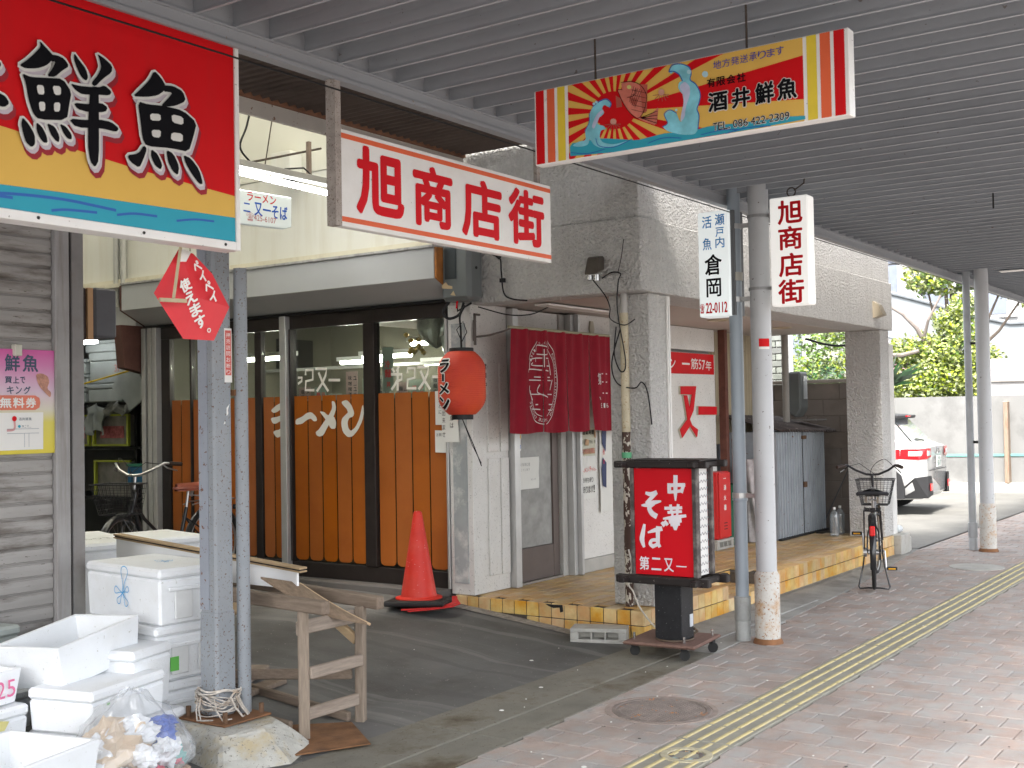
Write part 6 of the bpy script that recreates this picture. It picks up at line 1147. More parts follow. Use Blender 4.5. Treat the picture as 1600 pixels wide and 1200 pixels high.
# ================================================================ STAND SIGN ON CASTORS
ss = thing('stand_sign', 'red 中華そば lantern sign on a dark wooden stand with castors', 'sign', (6.98, 3.6, 0), 0)
XS = 6.83; ya, yb = 3.345, 3.775; xb = 7.07
obj('face_panel', MB().box((XS, 3.357, .535), (XS+.01, 3.772, 1.222)), M('sign_red_panel', (.58, .006, .014), .4, .05, 3, spec=.2), ss)
strokes('brush_lettering', PX(XS), [(w_, p) for w_, p in D['soba']], M('sign_lilac_white', (.72, .68, .72), .4), ss, .90, .002)
text('small_lettering', PX(XS), D['soba_small'], M('sign_lilac_white', (1, 1, 1)), ss, .03, .002)
obj('back_panel', MB().box((xb, 3.36, .535), (xb+.01, 3.77, 1.222)), M('sign_red_panel', (1, 1, 1)), ss)
latt = M('lattice_white', (.66, .65, .63), .6, .05, 8)
obj('side_panel', MB().box((XS+.055, 3.352, .535), (xb-.03, 3.356, 1.222)).box((XS+.03, 3.76, .535), (xb-.03, 3.765, 1.222)), latt, ss)
mb = MB()
for k in range(14):
    z = .55+.048*k
    for xx in range(4): x = XS+.065+.04*xx; mb.bar((x, 3.3505, z), (x+.02, 3.3505, z+.02), .003, .002); mb.bar((x+.02, 3.3505, z+.02), (x+.04, 3.3505, z), .003, .002)
obj('lattice', mb, M('lattice_grey', (.35, .34, .35), .6), ss)
fm_ = M('frame_worn', (.06, .05, .048), .6, .2, 14, .2, 40, stain=.5, staincol=(.30, .28, .25), stscale=9)
obj('corner_rail', MB().box((XS-.012, 3.325, .53), (XS+.045, 3.353, 1.225)), fm_, ss, bevel=.003)
obj('corner_rail', MB().box((xb-.025, 3.325, .53), (xb+.012, 3.353, 1.225)), fm_, ss, bevel=.003)
obj('corner_rail', MB().box((XS-.012, 3.775, .53), (XS+.03, 3.80, 1.225)), fm_, ss, bevel=.003)
obj('corner_rail', MB().box((xb-.025, 3.775, .53), (xb+.012, 3.80, 1.225)), fm_, ss, bevel=.003)
for nm2, z0, z1 in (('top_rail', 1.226, 1.270), ('bottom_rail', .478, .53)):
    for i, x in enumerate((XS-.045, xb-.008)): obj(nm2, MB().box((x, 3.235, z0), (x+.052, 3.90, z1)), dark, ss, bevel=.006)
    for y in (3.285, 3.80): obj(nm2, MB().box((XS-.115, y, z0+.008), (xb+.13, y+.045, z1-.006)), dark, ss, bevel=.006)
obj('roof_board', MB().box((XS-.0, 3.30, 1.2705), (xb+.03, 3.83, 1.278)), dark, ss)
obj('column', MB().box((6.875, 3.47, .112), (7.045, 3.665, .478)), M('column_black', (.018, .018, .02), .5, .3, 20, speck=.12, speckcol=(.2, .2, .2), sscale=70), ss, bevel=.004)
obj('column_label', MB().box((6.985, 3.466, .19), (7.03, 3.4695, .27)), M('label_grey', (.5, .52, .55), .5), ss)
obj('cart_board', MB().cbox((6.99, 3.60, .098), (.50, .50, .022), Matrix.Rotation(.09, 3, 'Z')), M('cart_wood', (.17, .10, .08), .7, .15, 6, stretch=(2, 12, 4)), ss, bevel=.012)
obj('cord_loop', MB().wire([(6.96+.13*cos(a*.52), 3.565+.12*sin(a*.52), .116) for a in range(13)], .006, 6).tube([(7.05, 3.50, .118), (7.08, 3.46, .15), (7.05, 3.47, .17)], .01, 6), M('cord_brown', (.10, .07, .05), .6), ss)
for cx_, cy_ in ((6.84, 3.44), (6.84, 3.80), (7.17, 3.40), (7.16, 3.77)):
    cs = obj('castor', MB().tube([(cx_-.011, cy_-.008, .034), (cx_+.011, cy_+.0, .034)], .033, 16).box((cx_-.02, cy_-.012, .06), (cx_+.02, cy_+.014, .086)), rub, ss, True)
    obj('bolt', MB().cyl((cx_, cy_), .009, .109, .15, 8), chrome, cs)
def cblock(name, label, c, rz, L=.39, W=.19, T=.10, holes=True):
    t = thing(name, label, 'concrete block', c, rz); y = W/2
    m_ = conc_l; mb = MB()
    xs_ = [-L/2, -L/2+.035]; 
    cells = [(-.137, -.055), (-.041, .041), (.055, .137)]
    mb.box((-L/2, -y, 0), (L/2, y, .026)); mb.box((-L/2, -y, T-.026), (L/2, y, T))
    prev = -L/2
    for a, b in cells: mb.box((prev, -y, .0262), (a, y, T-.0262)); prev = b
    mb.box((prev, -y, .0262), (L/2, y, T-.0262)); mb.box((-L/2+.01, -.008, .0262), (L/2-.01, .008, T-.0262))
    obj('block', mb, m_, t, local=True, bevel=.003); return t
cblock('concrete_block', 'hollow concrete block lying against the tiled porch left of the stand sign', (7.135, 4.235, .004), R(-68))
cblock('concrete_block', 'hollow concrete block under the red fire extinguisher box', (10.98, 5.13, .213), R(0))
# fire extinguisher cabinet
fe = thing('extinguisher_cabinet', 'red steel fire extinguisher cabinet lettered 消火器 on a concrete block', 'cabinet', (10.95, 5.13, .315))
rx0, rx1, ry0, ry1 = 10.84, 11.12, 5.03, 5.30
obj('body', MB().box((rx0, ry0+.02, .315), (rx1, ry1, .985)), M('cabinet_red', (.60, .015, .015), .35, .05, 3, coat=.2), fe, bevel=.006)
obj('door', MB().box((rx0+.01, ry0, .33), (rx1-.008, ry0+.019, .975)), M('cabinet_red', (1, 1, 1)), fe, bevel=.004)
text('lettering', PY(ry0), [('一', 10.94, .915, 11.00, .935), ('消', 10.945, .80, 11.0, .855), ('火', 10.945, .70, 11.0, .755), ('器', 10.945, .60, 11.0, .655)], white_p, fe, .045)
obj('vent_slot', MB().box((10.94, ry0-.002, .47), (11.02, ry0-.0005, .478)).box((10.94, ry0-.002, .44), (11.02, ry0-.0005, .448)).box((10.94, ry0-.002, .41), (11.02, ry0-.0005, .418)), rub, fe)
# brown pillar, pipes, corrugated cladding, shed
bp = thing('brown_post', 'narrow rusty brown post at the end of the panelled wall', 'post', (11.57, 5.28, .213)); obj('post', MB().box((11.53, 5.25, .213), (11.60, 5.33, 2.452)), M('post_brown', (.13, .05, .035), .7, .25, 9), bp, bevel=.004)
bp = thing('drainpipe', 'thin grey conduit running up beside the brown post', 'drainpipe', (11.66, 5.22, .213)); obj('pipe', MB().tube([(11.66, 5.22, .22), (11.66, 5.22, 1.80)], .022, 10), M('conduit_blue', (.17, .20, .24), .5), bp, True)
obj('copper_pipe', MB().tube([(11.70, 5.26, .22), (11.70, 5.26, 1.3)], .012, 8), M('copper', (.30, .10, .05), .5), bp, True)
cc = thing('corrugated_cladding', 'beige corrugated metal cladding behind the canopy poles', 'cladding', (12, 5.5, .8))
obj('sheet', MB().grid(lambda a, b: Vector((11.62+1.25*a, 5.50+.018*cos(a*1.25/.076*2*pi), 1.24+1.22*b)), 200, 1), M('clad_beige', (.42, .36, .25), .6, .05, 3, speck=.1, speckcol=(.2, .1, .05), sscale=12), cc)
for x in (11.72, 11.95, 12.2): obj('screw', MB().lathe((x, 5.475, 2.1), [(.001, -.012), (.012, 0), (.001, .012)], 8), rub, cc)
obj('grey_panel', MB().box((11.72, 5.43, .213), (12.9, 5.46, 1.235)), M('panel_bluegrey', (.12, .135, .15), .6, .1, 4), cc)
sd_ = thing('storage_shed', 'blue grey corrugated storage locker with a rusty sheet roof', 'shed', (12.6, 5.1, .213))
smat = M('shed_paint', (.33, .36, .39), .5, .06, 3, speck=.05, speckcol=(.2, .1, .06), sscale=20, stain=.25, staincol=(.16, .17, .18), stscale=4)
def doorp(x0, x1, nm_='door'):
    pts = []; x = x0; k = 0
    while x < x1-.02:
        for dx, dy in ((0, 0), (.030, 0), (.036, -.020), (.066, -.020)):
            if x+dx <= x1: pts.append((x+dx, 4.845+dy))
        x += .072
    pts.append((x1, 4.845))
    n = len(pts); return obj(nm_, MB().add([(a, b, .235) for a, b in pts]+[(a, b, 1.355) for a, b in pts], [(i, i+1, n+i+1, n+i) for i in range(n-1)]), smat, sd_)
dl = doorp(11.92, 12.595); dr_ = doorp(12.612, 13.29)
obj('handle', MB().box((12.575, 4.80, .74), (12.64, 4.825, .80)), M('rusty_iron', (1, 1, 1)), dr_, bevel=.004); obj('latch', MB().box((12.54, 4.805, 1.27), (12.66, 4.825, 1.31)), M('rusty_iron', (1, 1, 1)), dl, bevel=.004)
obj('door_gap', MB().box((12.585, 4.838, .235), (12.622, 4.848, 1.355)), rub, sd_)
obj('side', MB().box((11.90, 4.85, .215), (13.31, 5.42, 1.36)), smat, sd_)
obj('sill', MB().box((11.89, 4.81, .213), (13.32, 4.85, .232)), rub, sd_)
obj('roof_sheet', MB().grid(lambda a, b: Vector((11.80+1.75*a, 4.74+.72*b, 1.375+.17*b+.016*sin(a*1.75/.076*2*pi)-.03*a)), 220, 2), M('roof_rusty', (.10, .085, .08), .75, .3, 4, speck=.2, speckcol=(.25, .22, .2), sscale=12), sd_)
gw = thing('block_wall', 'dark brown concrete block wall closing the porch on the right', 'wall', (13.5, 6, 0))
bwm = M('block_brown', (.20, .17, .145), .9, .2, 4, .6, 60, rnd=.08, stain=.4, staincol=(.06, .05, .045), stscale=2)
b0 = obj('block', MB().box((-.05, -.196, -.093), (.05, .196, .093)), bwm, gw, bevel=.004, local=True); k = 0
for r_ in range(10):
    for c_ in range(9):
        y = 4.30+c_*.398+(.199 if r_ % 2 else 0)
        if y > 7.6 or (r_ == 9 and 0): continue
        b = b0 if k == 0 else b0.copy()
        if k: COL.objects.link(b)
        k += 1; b.location = Vector((13.5, y, .095+r_*.19))-gw.location
obj('mortar', MB().box((13.458, 4.12, 0), (13.542, 7.7, 1.88)), M('mortar_dark', (.14, .125, .11), .95), gw)
obj('coping', MB().box((13.44, 4.12, 1.903), (13.56, 7.8, 1.945)), M('coping', (.34, .30, .26), .85, .15, 5), gw, bevel=.006)
gp = thing('gas_pipe', 'pale vertical pipe behind the white canopy pole', 'pipe', (12.75, 4.95, 1.3)); obj('pipe', MB().tube([(12.9, 5.13, 1.4), (12.9, 5.13, 2.45)], .04, 14), M('pipe_beige', (.33, .31, .28), .6, .1, 5), gp, True)
gmx = thing('gas_meter', 'rounded grey meter box fixed beside the pale pipe', 'meter box', (13.1, 5.1, 1.5))
obj('case', MB().prism([(4.98, 2.03), (5.13, 2.03), (5.13, 1.56), (5.05, 1.50), (4.98, 1.60)], lambda u, v, d: Vector((d, u, v)), 12.96, 13.2), M('meter_darkgrey', (.13, .14, .135), .5), gmx, bevel=.02)
obj('window', MB().box((13.05, 4.972, 1.72), (13.16, 4.979, 1.98)), M('meter_window', (.45, .47, .47), .2), gmx)
obj('support_shelf', MB().box((12.95, 4.8, 1.47), (13.3, 5.1, 1.485)), M('shelf_mid', (.2, .19, .18), .7), gmx)
tag(obj('sagging_cable', MB().wire([(12.95, 4.9, 2.40), (13.05, 4.7, 2.33), (13.1, 4.5, 2.31), (13.0, 4.2, 2.36)], .013, 6), black), 'thick black cable sagging between pale pipe and right pillar', 'cable')
# wrapped umbrella / green sheet bundle beside the red cabinet
gb = thing('green_bin', 'dark green plastic bin tucked behind the red cabinet', 'bin', (11.35, 5.25, .213))
obj('bin', MB().lathe((11.42, 5.18, .213), [(.001, 0), (.14, 0), (.16, .10), (.13, .3), (.17, .60), (.18, .62), (.165, .62)], 20), M('green_plastic_dark', (.025, .12, .07), .4), gb, True)
wb = thing('plastic_wrapped_bundle', 'clear plastic wrapped bundle with red tips beside the shed', 'bundle', (11.75, 5.02, .213)); 
obj('plastic', MB().grid(lambda a, b: Vector((11.72+.11*cos(a*2*pi)*(1+.2*sin(5*a*2*pi+b*7)), 5.02+.10*sin(a*2*pi)*(1+.15*sin(6*a*2*pi+b*5)), .22+.86*b)), 34, 16), M('wrap_plastic', (.42, .38, .38), .25, .3, 10, .5, 25), wb, True)
obj('red_tip', MB().tube([(11.70, 4.99, .95), (11.67, 4.96, 1.10), (11.72, 4.95, 1.13)], [.03, .035, .02], 8).tube([(11.75, 4.93, .9), (11.79, 4.92, 1.06)], [.02, .03], 8), M('cloth_red', (.5, .05, .06), .7), wb)
# water bottles by the pillar
def bottle(lab, x, y):
    t = thing('water_bottle', lab, 'bottle', (x, y, .213)); pr = [(.001, 0), (.044, 0), (.050, .012)]+[(.050-(.0025 if i % 2 else 0), .02+i*.018) for i in range(11)]+[(.048, .225), (.03, .262), (.014, .280), (.014, .292)]
    obj('bottle_body', MB().lathe((x, y, .213), pr, 20), glass('bottle_plastic', (.82, .87, .90), .5, .08, .12) if 'bottle_plastic' not in MATS else MATS['bottle_plastic'], t, True); obj('cap', MB().cyl((x, y), .016, .502, .525, 12), white_p, t)
bottle('clear plastic water bottle with white cap beside the right pillar', 12.62, 4.50)
bottle('second water bottle half hidden behind the parked bicycle', 12.86, 4.52)
tag(obj('leaning_pole', MB().tube([(13.30, 4.9, .22), (13.40, 4.5, 1.10)], .009, 8), M('dull_steel', (.09, .09, .09), .6)), 'dull thin pole leaning on the dark brown block wall', 'pole')
tag(obj('clear_bag', MB().grid(lambda a, b: Vector((13.25+.09*cos(a*2*pi)*sin(b*pi)*(1+.3*sin(7*a*6.28)), 4.02+.07*sin(a*2*pi)*sin(b*pi), .255-.045*cos(b*pi))), 16, 8), M('wrap_clear', (.55, .58, .6), .2, .2, 9, .6, 30)), 'scrunched clear plastic bag lying on the pale kerb block', 'bag')
# ================================================================ TRAFFIC CONE
tc_ = thing('traffic_cone', 'red traffic cone standing in a black rubber base weight', 'traffic cone', (6.90, 5.66, .172), R(28))
coneR = M('cone_red', (.62, .035, .022), .45, .10, 4, .1, 60, stain=.4, staincol=(.68, .10, .07), stscale=5, speck=.06, speckcol=(.7, .6, .55), sscale=60)
obj('cone_body', MB().lathe((0, 0, 0), [(.175, .055), (.175, .068), (.145, .072), (.134, .08), (.034, .685), (.030, .700), (.018, .708), (.0001, .709)], 36), coneR, tc_, True, local=True)
bw = obj('base_weight', MB().cbox((0, 0, .032), (.45, .45, .04), Matrix.Rotation(R(4), 3, 'Y')), M('base_rubber', (.028, .026, .026), .7, .3, 10), tc_, bevel=.012, local=True)
obj('weight_ring', MB().lathe((0, 0, 0), [(.20, .045), (.185, .06), (.168, .06)], 30), M('base_rubber', (1, 1, 1)), tc_, True, local=True)
def strap(pts, w_=.035, th=.004):
    mb = MB()
    for a, b in zip(pts, pts[1:]): mb.bar(a, b, w_, th)
    return mb
z_ = .185
tag(obj('red_strap', strap([(6.60, 5.52, z_), (6.72, 5.42, z_+.004), (6.88, 5.34, z_+.008), (6.99, 5.36, z_+.012), (7.09, 5.47, z_+.03)]).add(*(lambda m_: (m_.v, m_.f))(strap([(6.62, 5.60, z_+.002), (6.74, 5.47, z_+.006), (6.85, 5.38, z_+.010), (7.0, 5.40, z_+.02), (7.13, 5.50, z_+.04)], .04))), M('strap_red', (.62, .03, .03), .5)), 'flat red plastic strap trapped under the cone base', 'strap')
# ================================================================ WOODEN TRESTLE BENCH
tr = thing('wooden_trestle', 'weathered wooden trestle bench leaning towards the gutter', 'bench', (4.4, 4.6, 0))
def wbar(name, a, b, w_, h_, mat=None): return obj(name, MB().bar(a, b, w_, h_), mat or wood, tr, bevel=.006)
L1, L2 = 4.21, 4.63
wbar('leg', (L1, 4.19, .0), (L1+.03, 4.22, .63), .055, .06); wbar('leg', (L2, 4.20, .0), (L2+.02, 4.21, .60), .05, .06)
wbar('leg', (L1+.02, 5.35, .1), (L1+.03, 5.30, .66), .055, .06); wbar('leg', (L2, 5.35, .1), (L2, 5.30, .66), .05, .06)
wbar('top_rail', (L1+.03, 4.06, .655), (L1+.02, 5.45, .70), .055, .065, woodH); wbar('top_rail', (L2+.035, 4.08, .62), (L2+.02, 5.45, .69), .055, .065, woodH)
wbar('cross_bar', (L1-.0, 4.235, .545), (L2, 4.235, .545), .022, .07, M('weathered_wood_cross', (.30, .245, .20), .8, .22, 5, .4, 60, stretch=(1.5, 14, 14), stain=.4, staincol=(.17, .13, .10), stscale=1.2))
wc = M('weathered_wood_cross', (1, 1, 1))
wbar('cross_bar', (L1+.02, 4.17, .33), (L2-.02, 4.17, .33), .03, .06, wc); wbar('cross_bar', (L1+.02, 4.20, .125), (L2-.02, 4.20, .125), .03, .06, wc)
wbar('lower_rail', (L1-.04, 4.24, .07), (L1-.04, 5.35, .12), .03, .06, woodH); wbar('lower_rail', (L2-.04, 4.24, .03), (L2-.04, 5.35, .13), .03, .05, woodH)
wbar('brace', (L2-.02, 4.24, .25), (L1+.02, 5.3, .20), .025, .055, woodH); wbar('brace', (L2+.0, 4.22, .42), (L2-.02, 4.55, .63), .03, .05, ply)
wbar('brace', (L1+.02, 5.2, .30), (L1+.03, 4.65, .64), .025, .055, ply); wbar('brace', (L1, 5.3, .62), (L2, 4.7, .62), .03, .04, woodH)
wbar('cross_bar', (L1, 5.32, .4), (L2, 5.32, .4), .03, .06, wc)
pb = thing('plywood_board', 'thin warped plywood board sliding off the front of the trestle', 'board', (4.3, 4.3, .66))
bq = [Vector((4.215, 4.482, .775)), Vector((4.46, 4.452, .716)), Vector((4.555, 4.052, .523)), Vector((4.44, 4.21, .567))]
def bgrid(off):
    return lambda a, b: (bq[0]*(1-a)+bq[3]*a)*(1-b)+(bq[1]*(1-a)+bq[2]*a)*b+Vector((-.003, .004, -.010*sin(a*pi)+off))
_m = MB().grid(bgrid(0), 10, 4).grid(bgrid(.011), 10, 4)
for (A_, B_) in (((0, 0), (1, 0)), ((0, 1), (1, 1)), ((0, 0), (0, 1)), ((1, 0), (1, 1))):
    for i in range(10):
        t0_, t1_ = i/10, (i+1)/10; P0 = (A_[0]+(B_[0]-A_[0])*t0_, A_[1]+(B_[1]-A_[1])*t0_); P1 = (A_[0]+(B_[0]-A_[0])*t1_, A_[1]+(B_[1]-A_[1])*t1_)
        _m.add([bgrid(0)(*P0), bgrid(0)(*P1), bgrid(.011)(*P1), bgrid(.011)(*P0)], [(0, 1, 2, 3)])
obj('board', _m, M('ply_dark', (.22, .16, .11), .8, .25, 6, .1, 60, stretch=(8, 1.5, 8)), pb)
obj('pale_edge', MB().tube([bgrid(.006)(i/10, 1) for i in range(11)], .007, 6), M('ply_edge', (.55, .40, .25), .8), pb)
wb_ = thing('timber_edged_board', 'long white board with grooved timber top edge standing on the trestle', 'board', (4.4, 5.1, .7))
def vp_(y0, y1, za, zb, zc, zd, x0, x1): return MB().add([(x0, y0, za), (x0, y1, zb), (x0, y1, zd), (x0, y0, zc), (x1, y0, za), (x1, y1, zb), (x1, y1, zd), (x1, y0, zc)], [(0, 1, 2, 3), (7, 6, 5, 4), (0, 4, 5, 1), (1, 5, 6, 2), (2, 6, 7, 3), (3, 7, 4, 0)])
obj('white_sheet', vp_(4.425, 5.9, .700, .715, .795, .905, 4.405, 4.42), M('panel_white', (.80, .81, .82), .6, .02, 3), wb_)
obj('timber_edge', vp_(4.385, 5.9, .806, .918, .815, .927, 4.385, 4.44), ply, wb_); obj('timber_edge', vp_(4.385, 5.9, .790, .902, .797, .909, 4.385, 4.44), ply, wb_); obj('groove', vp_(4.395, 5.9, .7975, .9095, .8055, .9175, 4.395, 4.43), M('dark_wood', (1, 1, 1)), wb_)
# scrap planks and rusty plate on the ramp
obj_ = tag(obj('plank', MB().cbox((4.72, 5.15, .13), (.35, .16, .035), Matrix.Rotation(.5, 3, 'Z')), wc, bevel=.006), 'short split plank lying under the trestle', 'plank')
obj_ = tag(obj('plank', MB().cbox((4.62, 4.95, .09), (.42, .10, .03), Matrix.Rotation(.2, 3, 'Z')), woodH, bevel=.006), 'narrow grey plank beside the split plank under the trestle', 'plank')
tag(obj('rusty_plate', MB().prism([(4.13, 4.48), (3.98, 4.02), (4.30, 3.84), (4.56, 4.20), (4.35, 4.42)], lambda u, v, d: Vector((u, v, .012+d+.002*sin(u*9))), 0, .006), M('plate_rust', (.19, .095, .045), .85, .35, 9, .5, 60, stain=.6, staincol=(.10, .06, .04), stscale=6)), 'flat orange rusty steel plate under the trestle legs', 'steel plate')
# ================================================================ FOAM BOXES
bluepen = M('blue_marker', (.10, .38, .68), .5); pinkpen = M('pink_marker', (.72, .16, .32), .5)
def foam_box(label, c, size, rz, open_=False, tilt=(0, 0), mark=None, clips=False, mat=None):
    t = thing('foam_box', label, 'foam box', c, rz, 'foam fish boxes piled around the alley mouth'); t.rotation_euler = (tilt[0], tilt[1], rz)
    a, b, h_ = size; x, y = a/2, b/2; q = .022; m_ = mat or foam
    def fr_(x, y, z0, z1, w_, tp=0):
        vs = []
        for (sx, sy) in ((-1, -1), (1, -1), (1, 1), (-1, 1)): vs.append((sx*(x-tp), sy*(y-tp), z0))
        for (sx, sy) in ((-1, -1), (1, -1), (1, 1), (-1, 1)): vs.append((sx*x, sy*y, z1))
        for (sx, sy) in ((-1, -1), (1, -1), (1, 1), (-1, 1)): vs.append((sx*(x-w_), sy*(y-w_), z1))
        for (sx, sy) in ((-1, -1), (1, -1), (1, 1), (-1, 1)): vs.append((sx*(x-tp-w_), sy*(y-tp-w_), z0+w_))
        fs = [(3, 2, 1, 0), (12, 13, 14, 15)]
        for i in range(4):
            j = (i+1) % 4; fs += [(i, j, 4+j, 4+i), (4+i, 4+j, 8+j, 8+i), (8+i, 8+j, 12+j, 12+i)]
        return MB().add(vs, fs)
    if open_:
        obj('tub', fr_(x, y, 0, h_, q, .02), m_, t, bevel=.004, local=True)
    else:
        obj('tub', MB().add([(-x+.012, -y+.012, 0), (x-.012, -y+.012, 0), (x-.012, y-.012, 0), (-x+.012, y-.012, 0), (-x+.004, -y+.004, h_-.052), (x-.004, -y+.004, h_-.052), (x-.004, y-.004, h_-.052), (-x+.004, y-.004, h_-.052)],
            [(0,3,2,1),(4,5,6,7),(0,1,5,4),(1,2,6,5),(2,3,7,6),(3,0,4,7)]), m_, t, bevel=.012, local=True)
        obj('lid', MB().box((-x, -y, h_-.05), (x, y, h_)), m_, t, bevel=.014, local=True)
    if clips:
        for sx in (-.12, .04):
            obj('grip_recess', MB().box((sx, -y-.004, .03), (sx+.10, -y+.004, h_*.62)), M('foam_shadow', (.70, .71, .71), .8), t, bevel=.003, local=True)
        obj('grip_ledge', MB().box((-x+.05, -y-.012, h_*.60), (x-.05, -y+.0, h_*.68)), m_, t, bevel=.004, local=True)
    if mark: mark(t, x, y, h_)
    return t
def flower(face, cx_, cz_, s_, seed=0, mat=bluepen):
    def f(t, x, y, h_):
        rn = random.Random(seed); mb = MB()
        if face == 'x': mpf = lambda u, v, d=0.: Vector((-x-.0005+.012*(1-v/h_)*0-d, -u, v))
        elif face == 'y': mpf = lambda u, v, d=0.: Vector((u, -y-.0045-d, v))
        else: mpf = lambda u, v, d=0.: Vector((u, v, h_+.0005+d))
        for k in range(5):
            a = k*2*pi/5+1.57+rn.uniform(-.2, .2); L_ = s_*(1.6 if k == 0 else rn.uniform(.7, 1.)); pts = []
            for j in range(11):
                q_ = j/10*pi; r_ = L_*sin(q_/1)**.8; w_ = .32*sin(2*q_)
                pts.append((cx_+r_*cos(a+w_*.9*(1 if 1 else 1)), cz_+r_*sin(a+w_*.9)))
            stroke(mb, mpf, pts, .0045, .001+k*.0002)
        obj('pen_drawing', mb, mat, t, local=True)
    return f
def combo(*fs):
    def f(t, x, y, h_):
        for g in fs: g(t, x, y, h_)
    return f
def words(face, s, u0, v0, sz, mat):
    def f(t, x, y, h_):
        mpf = (lambda u, v, d=0.: Vector((u, -y-.0012-d, v))) if face == 'y' else (lambda u, v, d=0.: Vector((-x-.001-d, -u, v))) if face == 'x' else (lambda u, v, d=0.: Vector((u, v, h_+.0005+d)))
        mb = MB()
        for i, ch in enumerate(s): put(mb, mpf, ch, u0+i*sz*.75, v0, u0+i*sz*.75+sz*.6, v0+sz, .0, .001)
        obj('handwriting', mb, mat, t, local=True)
    return f
# tall stack by the post: local X axis = short side, local Y axis = long side
ang = math.atan2(.995, .10)-pi/2
K = Vector((3.80, 4.78, 0)); d1 = Vector((.10, .995, 0)); d2_ = Vector((.995, -.10, 0))
cS = K+d1*.352+d2_*.21
foam_box('bottom foam box of the tall stack beside the steel post', (cS.x+.01, cS.y, .01), (.42, .70, .275), ang, clips=True, mark=flower('y', .10, .12, .05, 3))
foam_box('middle foam box of the tall stack with green tape', (cS.x-.005, cS.y+.01, .288), (.42, .70, .275), ang+.01, clips=True, mark=combo(flower('y', .12, .15, .045, 4), lambda t, x, y, h_: obj('green_tape', MB().box((-.13, -y-.006, .05), (-.08, -y-.0041, .12)), M('tape_green', (.15, .5, .10), .5), t, local=True)))
foam_box('topmost foam box of the tall stack with a big blue flower doodle', (cS.x+.01, cS.y-.015, .566), (.42, .70, .282), ang-.01, clips=True, mark=combo(flower('x', .02, .145, .085, 1), flower('y', .10, .17, .04, 2), flower('z', .02, -.05, .05, 5)))
foam_box('large closed foam box with black marks behind the tall stack', (4.92, 6.55, .21), (.95, .62, .62), R(-14), mark=words('z', 'ノルウエー', -.3, -.02, .09, M('pencil_grey', (1, 1, 1))))
foam_box('foam box with a half hidden blue doodle farthest left behind the stack', (4.75, 7.35, .2), (1.15, .5, .60), R(-20), mark=flower('y', -.35, .40, .05, 8))
foam_box('low foam box between the tall stack and the shutter', (4.05, 5.45, .02), (.5, .3, .52), R(20))
# nearer boxes
foam_box('empty open foam box tilted on top of the front pile', (3.45, 4.96, .40), (.54, .40, .20), R(12), True, (R(-2), R(-7)))
foam_box('closed foam box with a green pen tick under the open box', (3.42, 4.72, .205), (.52, .36, .195), R(14), mark=lambda t, x, y, h_: obj('green_tick', MB().box((-x+.10, -y-.002, .12), (-x+.118, -y-.0003, .13)), M('tape_green', (1, 1, 1)), t, local=True))
foam_box('foam box in the front pile touching the tall stack', (3.66, 4.86, .21), (.30, .36, .29), R(14))
foam_box('lowest foam box under the closed box of the front pile', (3.50, 4.75, .005), (.62, .40, .195), R(12))
foam_box('open foam box marked 25 in pink pen at the left edge', (2.86, 4.99, .34), (.46, .36, .15), R(10), True, mark=words('y', '25', .09, .035, .075, pinkpen))
foam_box('foam box with a yellow stain below the pink 25 box', (2.87, 4.97, .17), (.48, .38, .165), R(8), mark=lambda t, x, y, h_: obj('yellow_smudge', MB().prism([(.02, .08), (.10, .075), (.125, .11), (.06, .125), (.01, .11)], lambda u, v, d: Vector((u, -y-.001-d, v)), 0, .001), M('smudge_yellow', (.66, .60, .25), .7), t, local=True))
foam_box('foam box lowest at the left edge of the picture', (2.90, 4.95, .0), (.52, .42, .165), R(8))
foam_box('big open foam box in the bottom left corner', (2.60, 4.22, .12), (.62, .46, .20), R(14), True)
foam_box('closed foam box beneath the bottom left corner box', (2.64, 4.20, -.05), (.66, .48, .165), R(12))
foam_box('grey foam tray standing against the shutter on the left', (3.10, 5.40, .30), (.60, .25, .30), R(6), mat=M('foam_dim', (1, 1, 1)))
foam_box('foam box filling the gap under the grey tray', (3.10, 5.38, .0), (.66, .3, .295), R(5))
foam_box('thin foam box lid stack left of the open box', (2.72, 5.25, .30), (.30, .25, .26), R(12), True)
# transparent rubbish bag
tb_ = thing('rubbish_bag', 'clear rubbish bag full of crumpled packaging beside the footing', 'rubbish bag', (3.28, 4.30, .0))
BC = Vector((3.30, 4.32, .0))
def bagf(k):
    def f(a, b):
        th_ = a*2*pi; q_ = b*pi*.97; v = Vector((cos(th_)*sin(q_), sin(th_)*sin(q_), -cos(q_)))
        r_ = 1+.16*mnoise.noise(v*2.3)+.07*mnoise.noise(v*6+Vector((3, 1, 2)))+.05*sin(th_*9)*max(0, v.z)
        return BC+Vector((v.x*.27*r_*k*(1-.3*max(0, v.z)), v.y*.25*r_*k*(1-.3*max(0, v.z)), .17+v.z*.185*r_*k+(.06*max(0, v.z)**3)))
    return f
obj('bag_skin', MB().grid(bagf(1), 60, 34), glass('bag_film', (.96, .97, .98), .15, .15, .14), tb_, True)
rn = random.Random(5)
cols = [('bag_brown_paper', (.62, .48, .34)), ('bag_white', (.75, .76, .78)), ('bag_blue', (.03, .10, .45)), ('bag_cyan', (.18, .55, .62)), ('bag_red', (.66, .08, .14)), ('bag_tan', (.45, .33, .26)), ('bag_teal', (.10, .35, .32)), ('bag_dark', (.15, .13, .13))]
